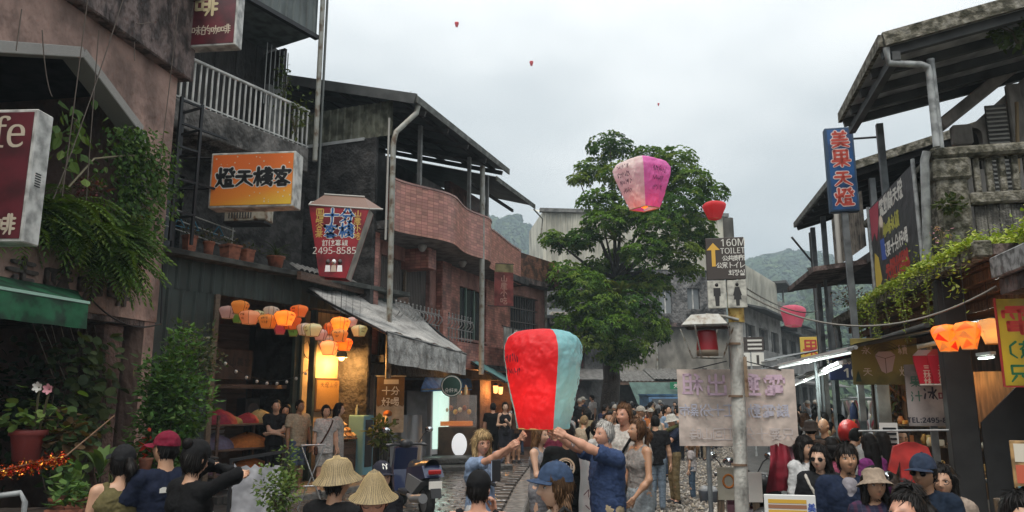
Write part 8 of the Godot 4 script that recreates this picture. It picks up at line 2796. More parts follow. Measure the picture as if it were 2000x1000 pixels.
func add_mesh(mb: MB,other: MB,xf: Transform3D,c: Color):
	var f := mb.v.size()
	for i in other.v.size():
		mb.v.append(mb.xf * (xf * other.v[i]))
		mb.n.append((mb.xf.basis * (xf.basis * other.n[i])).normalized())
		mb.uv.append(Vector2.ZERO)
		mb.c.append(c)
	for i in range(0, other.ix.size(),3):
		mb.face(f + other.ix[i],f + other.ix[i + 1],f + other.ix[i + 2])

func cloth_mat(c: Color,kind := "cloth") -> StandardMaterial3D:
	return M("wear_%s_%d_%d_%d" % [kind,int(c.r * 999),int(c.g * 999),int(c.b * 999)],c,.85,{tex="cloth",bump="bump_fold",bscale=.8,local=true,scale=2.2,spec=.3})

# o: h height, f woman, yaw, tone, top/topc, low/lowc, hair/hairc, hat/hatc, lean, look [yaw, pitch, roll], lh/rh hand places, le/re elbow hints, lp/rp hand poses, cell
func person(o: Dictionary) -> Node3D:
	var label: String = o.label
	var root := thing("person",label,"person",turned(o.at,o.get("yaw",.0)),o.get("group",""))
	var s: float = o.h / 1.75
	var fem: float = 1.0 if o.get("f", false) else .0
	var wide: float = o.get("wide", 1.0)
	var cell: float = o.get("cell", .02)
	var near: bool = cell < .021
	var tone: Color = [C(.50,.29,.185),C(.42,.235,.14),C(.28,.15,.085),C(.55,.34,.235),C(.52,.27,.18)][o.get("tone",0)]
	var lean := Basis(Vector3.RIGHT,deg_to_rad(o.get("lean",.0)))
	var hipc := V(0,.95,0)
	var up := func(p: Vector3) -> Vector3: return (hipc + lean * (p - hipc)) * s
	var sh := lerpf(.185,.158, fem) * wide
	var hipw := .085
	var B := []   # the body
	var T := []   # the top
	var Lw := []  # the lower garment
	var top: String = o.get("top", "tee")
	var low: String = o.get("low", "pants")
	var pel := lerpf(.112,.12, fem) * wide
	var wst := lerpf(.135,.115, fem) * wide
	B.append([up.call(V(-.055,.95,0)),up.call(V(.055,.95,0)),pel * s,pel * s,.8])
	B.append([up.call(V(0,1.0,0)),up.call(V(0,1.2,.005)),wst * s,(wst + .008) * s,.74])
	B.append([up.call(V(-.06,1.31,0)),up.call(V(.06,1.31,0)),.112 * wide * s,.112 * wide * s,.82])
	B.append([up.call(V(-sh + .03,1.415,-.01)),up.call(V(sh - .03,1.415,-.01)),.055 * s,.055 * s,.9])
	B.append([up.call(V(0,1.40,-.015)),up.call(V(0,1.56,.012)),lerpf(.06,.05,fem) * s,lerpf(.055,.046,fem) * s])
	var slack: float = o.get("slack", .02)
	if top != "none":
		var hem: float = {"dress": .92,"crop": 1.04}.get(top,o.get("hem",.86))
		var tk := .012 if top in ["tank", "dress"] else slack
		T.append([up.call(V(0,hem,0)),up.call(V(0,1.2,.005)),(maxf(wst,pel + .025) + tk) * s,(wst + tk + .012) * s,.78,2])
		T.append([up.call(V(-.06,1.31,0)),up.call(V(.06,1.31,0)),(.112 * wide + tk) * s,(.112 * wide + tk) * s,.84])
		if fem > .0:
			T.append([up.call(V(-.06,1.26,.06)),up.call(V(.06,1.26,.06)),.068 * s,.068 * s])
		if not top in ["tank", "dress"]:
			T.append([up.call(V(-sh + .025,1.415,-.01)),up.call(V(sh - .025,1.415,-.01)),(.055 + tk * .7) * s,(.055 + tk * .7) * s,.95])
		else:
			for x in [-1.0,1.0]:
				T.append([up.call(V(x * (sh - .075),1.30,.0)),up.call(V(x * (sh - .07),1.455,-.012)),.06 * s,.033 * s,1.25])
	var hands := []
	for x in [-1.0,1.0]:
		var n: String = "r" if x < 0 else "l"
		var S: Vector3 = up.call(V(x * sh, 1.405,-.01))
		var W: Vector3 = o.get(n + "h",V(x * (sh + .075),.86,.05)) * s
		var L1 := .285 * s
		var L2 := .25 * s
		var dv := W - S
		var D := minf(dv.length(),(L1 + L2) * .998)
		W = S + dv.normalized() * D
		var ca := (L1 * L1 + D * D - L2 * L2) / (2.0 * L1 * D)
		var along := dv.normalized()
		var hint: Vector3 = o.get(n + "e", V(x * .5,-.4,-.8))
		var side := (hint - along * hint.dot(along)).normalized()
		var E := S + along * L1 * ca + side * L1 * sqrt(maxf(.0,1.0 - ca * ca))
		var th := lerpf(1.0,.84, fem)
		B.append([S, E, .050 * th * s * wide, .040 * th * s])
		B.append([E,E.lerp(W,.35),.040 * th * s,.041 * th * s])
		B.append([E.lerp(W,.35),W,.041 * th * s,.026 * th * s])
		hands.append([W,o.get(n + "d",(W - E).normalized()),o.get(n + "n",V(-x,0,.1)),x,o.get(n + "p","relaxed")])
		if top in ["tee", "blouse", "polo"]:
			var end: float = o.get("sleeve", .62)
			T.append([S,S.lerp(E,end),.062 * th * s * wide,(.064 + slack * .5) * th * s,1.0,1])
		elif top in ["long", "jacket"]:
			T.append([S, E, .064 * th * s * wide, .056 * th * s])
			T.append([E,E.lerp(W,.94),.056 * th * s,.042 * th * s,1.0,1])
	var legs := []
	var spread: float = o.get("spread", .0)
	for x in [-1.0,1.0]:
		var H := V(x * hipw, .93,0) * s
		var stride: float = o.get("stride", .0) * x
		var A := V(x * (.085 + spread),.085, stride) * s
		var K := H.lerp(A,.505) + V(0,0,.025 + absf(stride) * .15) * s
		B.append([H, K, .083 * s * wide, .054 * s])
		B.append([K, K.lerp(A, .35),.052 * s, .055 * s])
		B.append([K.lerp(A, .35), A, .055 * s, .034 * s])
		B.append([A,A + V(x * .015,-.045,.13) * s,.036 * s,.03 * s])
		legs.append(A)
		if low == "pants":
			Lw.append([H, K, .094 * s * wide, .068 * s])
			Lw.append([K,A,.068 * s,o.get("flare",.056) * s,1.0,1])
		elif low == "shorts":
			Lw.append([H,H.lerp(K,o.get("cut",.92)),.097 * s * wide,.094 * s,1.0,1])
	if low in ["pants", "shorts"]:
		Lw.append([V(-.055,.955,0) * s,V(.055,.955,0) * s,(pel + .014) * s,(pel + .014) * s,.84])
		Lw.append([V(0,.95,0) * s,V(0,1.035,0) * s,(pel + .02) * s,(wst + .014) * s,.78,1])
	elif low in ["skirt", "dress"]:
		var hem: float = o.get("cut", .52)
		Lw.append([up.call(V(0,1.05,0)),V(0,.93,0) * s,(wst + .014) * s,(pel + .055) * s,.78,2])
		Lw.append([V(0,.93,0) * s,V(0,hem,.01) * s,(pel + .055) * s,(pel + o.get("flare",.06)) * s,.8,1])
	var mb := mk()
	mb.col = tone
	skin(mb, B, cell, .035 * s)
	var look: Array = o.get("look", [0,0,0])
	var hx := Transform3D(lean * Basis.from_euler(V(deg_to_rad(look[1]),deg_to_rad(look[0]),deg_to_rad(look[2]))) * Basis.from_scale(Vector3.ONE * lerpf(s,1.0,.45) * o.get("big",1.0)),up.call(V(0,1.628,.022)))
	add_head(mb, hx, tone, fem, 30 if near else 14)
	for h in hands:
		if cell < .03:
			var y: Vector3 = h[1].normalized()
			var z: Vector3 = h[2]
			z = (z - y * z.dot(y)).normalized()
			add_mesh(mb,hand_mesh(h[4],h[3]),Transform3D(Basis(y.cross(z),y,z) * Basis.from_scale(Vector3.ONE * lerpf(1.0,.88,fem) * s),h[0]),tone)
		else:
			mb.col = tone
			mb.ball(h[0] + h[1] * .07,V(.035,.07,.03) * s, 6)
	part(root,"body",mb,M("skin",C(1,1,1),.5,{vcol=true}))
	var seed_: int = label.hash() % 9999
	if T.size():
		var tm := mk()
		skin(tm, T, cell, .03 * s, .02 if near else .006, seed_)
		part(root,"dress_top" if top == "dress" else "jacket" if top == "jacket" else "shirt",tm,o.get("topm",cloth_mat(o.get("topc",C(.3,.3,.3)))))
		if top == "jacket":
			var pts := []
			for j in 5:
				var y := 1.0 + j * .1
				pts.append(up.call(V(.0, y, .155)))
			var im := mk()
			skin(im,[[up.call(V(0,1.04,.095)),up.call(V(0,1.42,.055)),.03 * s,.066 * s]],cell,.02)
			part(root,"undershirt",im,cloth_mat(o.get("inner",C(.35,.34,.35))))
	if Lw.size():
		var lm := mk()
		skin(lm,Lw,cell,.03 * s,.010 if near else .005,seed_ + 1)
		part(root,"skirt" if low in ["skirt","dress"] else "shorts" if low == "shorts" else "trousers",lm,cloth_mat(o.get("lowc",C(.1,.1,.12)),"twill"))
	for i in 2:
		var A: Vector3 = legs[i]
		var sm := mk().ball(V(0,.045,.055) * s,V(.048,.05,.135) * s,10)
		sm.block(moved(V(0,.012,.055) * s),V(.095,.024,.265) * s,.01)
		sm.ball(V(0,.075,-.01) * s, V(.045,.05,.06) * s, 8)
		part(root,"shoe",sm,cloth_mat(o.get("shoec",C(.06,.06,.065)),"shoe"),moved(V(A.x,0,A.z)))
	dress_head(root, o, hx, fem, near, cell)
	return root

func dress_head(root: Node3D,o: Dictionary,hx: Transform3D,fem: float,near: bool,cell: float):
	var style: String = o.get("hair", "short")
	var hc: Color = o.get("hairc", C(.012,.010,.009))
	var hm := M("hair_%d_%d_%d" % [int(hc.r * 999),int(hc.g * 999),int(hc.b * 999)],hc,.55,{tex="fibre",local=true,scale=6.0,bump="bump_fine",bscale=.8,spec=.25})
	if style != "bald":
		var mb := mk()
		var fine := 22 if near else 12
		var long := style in ["long","bob","tail","braid","bun"]
		var grid := []
		var keep := []
		var nz := FastNoiseLite.new()
		nz.frequency = 22.0
		for j in fine + 1:
			var a := PI * j / fine
			var row := []
			var kr := []
			for i in fine * 2 + 1:
				var b := PI * (float(i) / fine - 1.0)
				var d := V(sin(b) * sin(a),-cos(a), cos(b) * sin(a))
				var p := head_point(d, fem)
				# hairline: forehead in front, below the ear at the side, nape behind
				var front := cos(b)
				var line: float = lerpf(-.075,.068,smoothstep(-.2,.75,front)) if not long else lerpf(-.10,.066,smoothstep(.1,.78,front))
				if style == "fringe" or (long and o.get("fringe",false)):
					line = lerpf(-.09,.034, smoothstep(.0,.8, front))
				var m := smoothstep(line - .012, line + .02, p.y)
				var thick: float = (.014 if not long else .02) * o.get("volume",1.0) * (.75 + .5 * clampf(d.y,0,1)) + nz.get_noise_3dv(p * V(1.6,.5,1.6)) * .011
				p += d * lerpf(-.012, thick, m)
				row.append(p)
				kr.append(m)
			grid.append(row)
			keep.append(kr)
		mb.xf = hx
		var all := mk()
		all.grid(grid)
		var w: int = grid[0].size()
		for i in all.v.size():
			var n := all.n[i]
			if n.dot(all.v[i]) < .0:
				n = -n
			mb.vert(all.v[i], n)
		for j in fine:
			for i in fine * 2:
				var a := j * w + i
				if maxf(maxf(keep[j][i],keep[j][i + 1]),maxf(keep[j + 1][i],keep[j + 1][i + 1])) > .05:
					mb.face(a, a + 1, a + w + 1)
					mb.face(a, a + w + 1, a + w)
		var locks := []
		if style == "long":
			for x in [-1.0,1.0]:
				locks.append([V(x * .058,.03,-.02),V(x * .072,-.10,-.035),.04,.038])
				locks.append([V(x * .072,-.10,-.035),V(x * .075,-.27,-.03 - .02 * o.get("backhair",1.0)),.038,.022])
			locks.append([V(0,.0,-.075),V(0,-.30,-.095),.065,.06,.7])
		elif style == "bob":
			for x in [-1.0,1.0]:
				locks.append([V(x * .062,.04,-.01),V(x * .076,-.115,.0),.038,.03])
			locks.append([V(-.03,.0,-.075),V(-.03,-.11,-.07),.055,.045])
			locks.append([V(.03,.0,-.075),V(.03,-.11,-.07),.055,.045])
		elif style == "tail":
			locks.append([V(0,.03,-.115),V(0,-.02,-.155),.03,.035])
			locks.append([V(0,-.02,-.155),V(0,-.22,-.13),.036,.012])
		elif style == "braid":
			var side: float = o.get("braid", 1.0)
			for k in 7:
				locks.append([V(side * (.055 + .004 * k) + .008 * (k % 2),-.05 - k * .045,-.045 + .012 * k),V(side * (.058 + .004 * k),-.09 - k * .045,-.04 + .012 * k),.026,.016])
		elif style == "bun":
			locks.append([V(0,.085,-.095),V(0,.095,-.1),.04,.04])
		if locks.size():
			var lm := mk()
			skin(lm, locks, .011 if near else .02,.02,.006,3)
			add_mesh(mb, lm, Transform3D(), Color.WHITE)
		part(root, "hair", mb, hm)
		if near:
			# loose strands laid along the fall of the hair
			var rs := RandomNumberGenerator.new()
			rs.seed = 7
			var where := []
			var full: bool = o.get("hat", "") == ""
			for k in 1500:
				var q := rs.randi() % mb.v.size()
				var p := mb.v[q]
				var n := mb.n[q]
				var lp := hx.affine_inverse() * p
				if (lp.y > .02 and not full) or (lp.z > .05 and lp.y < .05) or lp.length() < .09:
					continue
				var fall := (hx.basis.inverse() * n).cross((lp - V(0,.13,-.02)).cross(hx.basis.inverse() * n))
				var z := (hx.basis * fall).normalized() + n * rs.randf_range(-.04,.06)
				if z.length() < .5:
					continue
				z = (z.normalized() + V(rs.randfn(),rs.randfn(),rs.randfn()) * .05).normalized()
				var L := rs.randf_range(.03,.065)
				where.append(Transform3D(Basis(n.cross(z).normalized() * .005,n * .015,z * L),p + n * .001))
			if not meshes.has("strand"):
				var sm := mk()
				sm.grid([[V(-.4,0,0),V(.4,0,0)],[V(-.5,.12,.35),V(.5,.12,.35)],[V(-.3,.10,.7),V(.3,.10,.7)],[V(-.03,-.03,1.0),V(.03,-.03,1.0)]])
				meshes.strand = sm.done()
			scatter(root,"hair_strands",meshes.strand,M("strand",C(1,1,1),.5,{vcol=true,spec=.3}),where,[hc,hc * 1.25,hc * .7,hc * 1.5,hc * 1.1])
	var hat: String = o.get("hat", "")
	if hat != "":
		var c: Color = o.get("hatc", C(.03,.03,.035))
		var H := hx * Transform3D(Basis(Vector3.RIGHT,deg_to_rad(o.get("hatpitch",-6.0))),V(0,.03,.0))
		if hat == "cap":
			H = H * Transform3D(Basis(Vector3.UP,deg_to_rad(o.get("hatyaw",.0))),Vector3.ZERO)
			var prof := []
			for j in 9:
				var t := j / 8.0
				prof.append(W(.101 * cos(t * PI / 2.0 * .98),.005 + .112 * sin(t * PI / 2.0)))
			var hat_node := part(root,"cap",mk().lathe(prof,24,H,W(.9,1.08)),cloth_mat(c,"hat"))
			var rows := []
			for j in 5:
				var row := []
				for i in 13:
					var a := deg_to_rad(-62.0 + i * 124.0 / 12.0)
					var rr := .095 + .075 * j / 4.0 * cos(a * 1.05)
					row.append(H * V(sin(a) * rr * .92,.012 - .016 * absf(sin(a)) - .014 * j / 4.0,cos(a) * rr * 1.06))
				rows.append(row)
			part(hat_node,"peak",mk().grid(rows,.004),cloth_mat(o.get("peakc",c),"hat"))
			part(hat_node,"button",mk().ball(H * V(0,.118,0),V(.009,.005,.009),6),cloth_mat(c,"hat"))
			if o.has("mono"):
				part(hat_node,"monogram",letters([["N",0,0,.045],["Y",.008,.004,.045]],.15,.0,func(x,y,l): return H * V(x - .024,.092 - y,sqrt(maxf(.0001,1.0 - pow((.092 - y) / .117,2.0))) * .109 - (x - .024) * (x - .024) * 5.0 + .004 + l)),M("ink_white"))
		elif hat == "bucket":
			part(root,"hat",mk().lathe([W(.0,.095),W(.06,.09),W(.085,.07),W(.097,.0),W(.14,-.035),W(.142,-.04),W(.097,-.008)],24,H,W(.95,1.08)),cloth_mat(c,"hat"))
		elif hat == "straw":
			var R: float = o.get("brim", .17)
			var straw := M("straw",C(.62,.47,.24),.7,{tex="fibre",tri=false,scale=V(9,1,1),detail="grain",local=true,dscale=3.0})
			var prof := [W(.0,.168),W(.02,.166),W(.032,.147),W(.078,.136),W(.108,.1),W(.122,.04),W(R * .82,.012),W(R,-.02),W(R - .006,-.024),W(R * .7,.0),W(.095,.02)] if o.get("crowned",false) else [W(.0,.165),W(.03,.145),W(.06,.11),W(.088,.055),W(R * .75,.012),W(R,-.012),W(R - .006,-.017),W(R * .72,.004),W(.08,.04)]
			var hn := part(root,"straw_hat",mk().lathe(prof,40,H),straw)
			var ribs := mk()
			for k in 48:
				var a := TAU * k / 48.0
				var pts := []
				for q in range(1,8 if o.get("crowned", false) else 6):
					pts.append(H * (V(cos(a) * prof[q].x,prof[q].y + .0015,sin(a) * prof[q].x)))
				ribs.tube(pts, .0009,4, false)
			part(hn, "rib", ribs, M("straw_rib", C(.56,.42,.21),.7))
	if o.has("glasses"):
		var dark: bool = o.glasses == "sun"
		var gm := mk()
		for x in [-1.0,1.0]:
			var pts := range(13).map(func(k): return hx * V(x * .033 + cos(TAU * k / 12.0) * .025,.0 + sin(TAU * k / 12.0) * .019,.093))
			gm.tube(pts, .0022,4, false)
			gm.tube([hx * V(x * .058,.004,.093),hx * V(x * .078,.002,.0)],.002,4)
			if dark:
				part(root,"lens",mk().ball(hx * V(x * .033,.0,.0915),V(.025,.019,.004),10,hx.basis.orthonormalized()),M("lens_black"))
		gm.tube([hx * V(-.008,.004,.096),hx * V(.008,.004,.096)],.002,4)
		part(root,"glasses",gm,M("frame_black",C(.015,.013,.012),.35))
	if o.has("strap"):
		# a bag strap across chest and back, with its bag at the hip
		var x: float = o.strap
		var s: float = o.h / 1.75
		var pts := range(17).map(func(k): return V(x * .15 * sin(TAU * k / 16.0),1.19 + .28 * sin(TAU * k / 16.0),cos(TAU * k / 16.0) * .15 + .01) * s)
		part(root,"bag_strap",mk().tube(pts,.015,5,false),cloth_mat(o.get("strapc",C(.4,.38,.33)),"strap"))
		part(root,"bag",mk().block(moved(V(-x * .2,.86,.06) * s),V(.06,.15,.2),.02),cloth_mat(o.get("strapc",C(.4,.38,.33)),"strap"))
# ------------------------------------------------------------------ who stands where
func people_near():
	var p: Node3D
	# lower left: the woman filming, the man in the crimson cap, the woman with raised arms
	p = person({label = "woman in a black cap and olive sleeveless top filming, back turned",at=V(-3.04,0,-6),h=1.66,f=true,yaw=205,cell=.017,top="tank",topc=C(.165,.14,.06),wide=1.12,low="pants",lowc=C(.05,.05,.06),hair="tail",hat="cap",hatc=C(.018,.018,.02),look=[25,-4,0],rh=V(-.05,1.4,.24),re=V(-.5,-1,.1),rp="grip",tone=0,hatpitch=-8})
	part(p,"watch",mk().tube(range(9).map(func(k): return V(-.07 + cos(TAU * k / 8.0) * .028,1.27 + sin(TAU * k / 8.0) * .008,.19 + sin(TAU * k / 8.0) * .028)),.006,5),M("fridge_white"))
	part(p,"phone",mk().block(moved(V(-.02,1.42,.27)),V(.075,.15,.009),.003),M("phone_dark",C(.02,.02,.022),.2))
	p = person({label = "man in a crimson cap and navy tee with a backpack strap",at=V(-2.75,0,-6.1),h=1.76,yaw=222,cell=.017,topc=C(.012,.018,.042),lowc=C(.05,.05,.055),hat="cap",hatc=C(.20,.012,.035),hatpitch=4,look=[38,-8,0],tone=1,wide=1.05,lh=V(.2,1.05,.3)})
	part(p,"shoulder_patch",mk().prism(outline([W(-.03,-.02),W(.03,-.02),W(.03,.0),W(.015,.022),W(-.01,.022),W(-.03,.012)]),.0,.002,Transform3D(Basis(Vector3.UP,PI),V(.04,1.34,-.125))),M("ink_white"))
	part(p,"backpack_strap",mk().tube([V(-.12,1.2,-.13),V(-.12,1.42,-.085),V(-.11,1.475,.0),V(-.11,1.35,.12),V(-.12,1.1,.14)],.022,6),cloth_mat(C(.02,.02,.024),"strap"))
	person({label = "woman in black with both arms raised behind the crimson cap",at=V(-2.29,0,-5.5),h=1.73,f=true,yaw=150,cell=.018,top="long",topc=C(.008,.008,.009),low="pants",lowc=C(.01,.01,.012),hair="bun",hat="cap",hatc=C(.012,.012,.013),look=[0,14,0],lh=V(-.1,1.52,.3),le=V(1,.6,.2),rh=V(-.2,1.5,.2),re=V(-1,.5,.2),sleeve=.5})
	# straw hats and the navy cap
	person({label = "man in a broad straw hat and black tee seen from behind",at=V(-1.24,0,-5.4),h=1.57,yaw=150,cell=.018,topc=C(.010,.010,.011),lowc=C(.03,.03,.035),hat="straw",crowned=true,brim=.185,hatpitch=-14,look=[-12,8,0],wide=1.12,tone=1,slack=.03})
	person({label = "smiling woman in a conical straw hat and glasses, palms raised",at=V(-.82,0,-4.6),h=1.56,f=true,yaw=5,cell=.017,topc=C(.42,.05,.10),hair="short",glasses="clear",hat="straw",brim=.152,hatpitch=0,look=[0,8,0],tone=4,big=1.02,rh=V(-.16,1.33,.26),re=V(-.9,-.8,0),rd=V(-.25,1,-.1),rn=V(.5,0,1),rp="open",lh=V(.13,1.36,.2),le=V(.9,-.8,0),ld=V(-.1,1,.0),ln=V(-.6,0,1),lp="open"})
	person({label = "girl in a navy cap with a white monogram behind the conical hat",at=V(-1.09,0,-6.4),h=1.5,f=true,yaw=28,cell=.019,topc=C(.02,.02,.025),hair="long",hat="cap",hatc=C(.03,.03,.045),mono=true,tone=3,hatpitch=-2})
	# man with the phone, woman in the blue cap
	p = person({label = "man in a black cap and black vest photographing with a phone",at=V(-.23,0,-5.3),h=1.53,yaw=176,cell=.017,top="tank",topc=C(.014,.014,.016),wide=1.15,tone=4,hat="cap",hatc=C(.010,.010,.011),look=[-16,2,0],rh=V(-.10,1.42,.30),re=V(-.8,-.9,0),rd=V(.1,1,.1),rn=V(.8,0,-.4),rp="grip",lh=V(.05,1.36,.32),le=V(.8,-.8,0),lp="grip"})
	part(p,"phone",mk().block(Transform3D(Basis(Vector3.UP,.5),V(-.09,1.52,.33)),V(.075,.155,.009),.003),M("phone_dark"))
	part(p,"phone_screen",mk().block(Transform3D(Basis(Vector3.UP,.5),V(-.088,1.52,.325)),V(.066,.14,.002)),M("screen_lit",C(.25,.28,.32),.2,{emit=C(.6,.68,.78),power=.35}))
	p = person({label = "laughing woman in a faded blue cap with a braid, hands together",at=V(.27,0,-4.4),h=1.67,f=true,yaw=-78,cell=.017,top="long",topc=C(.55,.48,.38),hair="braid",hairc=C(.10,.055,.028),braid=1.0,tone=3,hat="cap",hatc=C(.045,.075,.14),look=[4,2,0],lh=V(.02,1.30,.31),le=V(.6,-1,0),ld=V(-.1,1,.15),ln=V(-1,0,0),lp="open",rh=V(-.04,1.31,.32),re=V(-.6,-1,0),rd=V(.1,1,.15),rn=V(1,0,0),rp="open"})
	part(p,"bag_strap",mk().tube([V(.05,1.12,-.15),V(.09,1.38,-.10),V(.10,1.45,.0),V(.07,1.33,.12),V(.0,1.1,.16)],.014,6),cloth_mat(C(.03,.03,.03),"strap"))
	# the two who hold the lantern
	person({label = "blonde woman in a light blue top holding the lantern's left rim",at=V(-.32,0,-7.75),h=1.70,f=true,yaw=62,cell=.018,topc=C(.27,.36,.52),low="pants",lowc=C(.55,.55,.55),hair="bob",fringe=true,hairc=C(.42,.29,.14),volume=1.2,tone=4,glasses="clear",look=[-38,2,0],wide=1.06,lh=V(.06,1.70,.46),le=V(.5,-1,.2),lp="grip",rh=V(-.24,1.62,.47),re=V(-.6,-1,.2),rp="grip",slack=.03})
	p = person({label = "grey-haired man in a blue tee and khaki shorts holding the lantern's right rim",at=V(.94,0,-7.6),h=1.80,yaw=-72,cell=.018,topc=C(.045,.075,.17),low="shorts",lowc=C(.42,.34,.22),hairc=C(.46,.44,.41),volume=1.1,tone=4,wide=1.16,look=[12,-6,0],lh=V(.10,1.63,.46),le=V(.7,-.8,.3),lp="grip",rh=V(-.1,1.66,.56),re=V(-.6,-.9,.2),rp="grip",slack=.035,sleeve=.75,hem=.82})
	part(p,"watch",mk().tube(range(9).map(func(k): return V(.1 + cos(TAU * k / 8.0) * .034,1.61 + sin(TAU * k / 8.0) * .034,.40)),.007,5),M("fridge_white"))
	p = person({label = "man in a black shirt with a round back emblem under the lantern",at=V(.63,0,-8.7),h=1.74,yaw=168,cell=.02,topc=C(.010,.012,.012),lowc=C(.012,.012,.014),tone=2,wide=1.1,slack=.035,lh=V(.26,.9,.12),rh=V(-.3,.88,.0)})
	var em := Transform3D(Basis(Vector3.UP,PI),V(.0,1.27,-.158))
	var e = part(p,"back_emblem",mk().lathe([W(.085,.0),W(.095,.0025),W(.105,.0)],28,em * Transform3D(Basis(Vector3.RIGHT,PI / 2),Vector3.ZERO)),M("print_cream"))
	part(e,"emblem_lettering",letters([["永十山",-.075,-.04,.06,false,.85]],.22,.0,func(x,y,l): return em * V(x,-y,.002 + l)),M("ink_white"))
	part(e,"emblem_arc",mk().tube(range(11).map(func(k): return em * V(cos(PI * (.1 + .08 * k)) * .072,sin(PI * (.1 + .08 * k)) * .072,.0)),.005,4),M("print_cream"))
	person({label = "young woman in a short grey dress standing behind the lantern",at=V(.34,0,-9.6),h=1.68,f=true,yaw=62,cell=.02,top="dress",low="dress",topc=C(.26,.26,.28),lowc=C(.26,.26,.28),cut=.62,flare=.02,hair="long",hairc=C(.16,.085,.04),tone=3,lh=V(.12,1.22,.3),rh=V(-.12,1.1,.3),lp="grip"})
	person({label = "person in a maroon shirt almost hidden behind the red lantern",at=V(.58,0,-10.4),h=1.75,yaw=190,cell=.024,topc=C(.14,.02,.04),lowc=C(.03,.03,.04),tone=2})
	# the pair behind the man in blue
	person({label = "tall young man in a white shirt with a black cross-body strap",at=V(1.34,0,-9),h=1.96,yaw=-35,cell=.02,top="tee",topc=C(.62,.60,.55),low="shorts",lowc=C(.19,.17,.13),hairc=C(.13,.065,.03),volume=1.4,tone=4,strap=1.0,strapc=C(.015,.015,.016),look=[-8,-4,0],slack=.035,shoec=C(.6,.6,.58)})
	person({label = "woman in a grey vest and pale denim skirt with long tied hair",at=V(1.43,0,-8.6),h=1.79,f=true,yaw=-68,cell=.019,top="tank",topc=C(.33,.31,.29),low="skirt",lowc=C(.36,.40,.42),cut=.56,hair="tail",hairc=C(.12,.06,.03),tone=1,look=[0,-10,0],rh=V(-.22,.92,.16),lh=V(.2,.95,.2),hem=.98,shoec=C(.6,.6,.58)})
	# lower right
	person({label = "woman in sunglasses and black tee with a white bag strap",at=V(2.81,.05,-7),h=1.55,f=true,yaw=-28,cell=.019,topc=C(.014,.015,.017),lowc=C(.015,.015,.017),hair="long",tone=3,glasses="sun",look=[-12,0,0],strap=-1.0,strapc=C(.55,.52,.46),wide=1.12,slack=.035,lh=V(.14,1.14,.26),lp="grip",sleeve=.85})
	person({label = "girl in a white jacket beside the woman in sunglasses",at=V(3.05,.05,-8),h=1.58,f=true,yaw=20,cell=.02,top="long",topc=C(.62,.63,.63),low="pants",lowc=C(.35,.28,.19),hair="bob",fringe=true,tone=0,look=[8,-4,0],slack=.03})
	person({label = "man in a navy jacket over a grey shirt, hair parted",at=V(2.66,.05,-6.1),h=1.63,yaw=-14,cell=.018,top="jacket",topc=C(.014,.024,.055),inner=C(.34,.32,.35),lowc=C(.02,.02,.025),hair="fringe",tone=1,wide=1.05,look=[4,-4,0],slack=.03})
	# plaid cloth: woven bands of blue, violet and red
	var pi := Image.create(64,64, false, Image.FORMAT_RGB8)
	for y in 64:
		for x in 64:
			var c := C(.09,.10,.22)
			if x % 32 < 9:
				c = c.lerp(C(.42,.10,.20),.5)
			if y % 32 < 9:
				c = c.lerp(C(.40,.12,.30),.5)
			if x % 32 == 20 or y % 32 == 20:
				c = c.lerp(C(.5,.45,.5),.5)
			pi.set_pixel(x, y, c)
	tex.plaid = ImageTexture.create_from_image(pi)
	person({label = "elderly woman in a beige bucket hat and plaid shirt",at=V(2.67,.05,-5.7),h=1.47,f=true,yaw=-6,cell=.018,top="long",topm=M("plaid",C(.8,.8,.8),.85,{tex="plaid",local=true,scale=6.0}),lowc=C(.04,.04,.05),hair="bob",tone=1,hat="bucket",hatc=C(.36,.28,.21),big=1.03,wide=1.05,hatpitch=-14})
	person({label = "man in a dark cap, sunglasses and navy tee looking left",at=V(2.95,.05,-5.5),h=1.58,yaw=-52,cell=.018,topc=C(.012,.022,.042),lowc=C(.05,.05,.055),tone=2,hat="cap",hatc=C(.03,.045,.08),glasses="sun",hatpitch=0,slack=.03})
	p = person({label = "woman in glasses and beige blouse with a brown shoulder strap",at=V(3.22,.05,-5.75),h=1.49,f=true,yaw=-40,cell=.018,topc=C(.40,.32,.26),lowc=C(.05,.04,.04),hair="bob",tone=0,glasses="clear",slack=.035,wide=1.08})
	part(p,"bag_strap",mk().tube([V(.11,1.05,-.13),V(.11,1.22,-.08),V(.11,1.25,.0),V(.11,1.1,.13),V(.12,.8,.15)],.016,6),cloth_mat(C(.06,.025,.02),"strap"))
	person({label = "man in dark round sunglasses at the lower right corner",at=V(2.2,0,-3.35),h=1.64,yaw=-12,cell=.017,topc=C(.05,.05,.06),tone=3,glasses="sun",volume=1.5,look=[0,-6,0]})
	person({label = "man with swept black hair cut by the picture's foot",at=V(1.91,0,-3.75),h=1.60,yaw=-40,cell=.017,topc=C(.1,.1,.12),tone=4,look=[-20,-16,0],volume=1.1})
	person({label = "person in a white cap at the bottom edge",at=V(1.62,0,-3.3),h=1.50,yaw=150,cell=.018,topc=C(.3,.3,.32),tone=0,hat="cap",hatc=C(.62,.62,.6)})
	person({label = "person with tied black hair behind the swept-hair man",at=V(2.38,0,-4.6),h=1.53,f=true,yaw=190,cell=.02,topc=C(.02,.02,.022),hair="tail",tone=0})

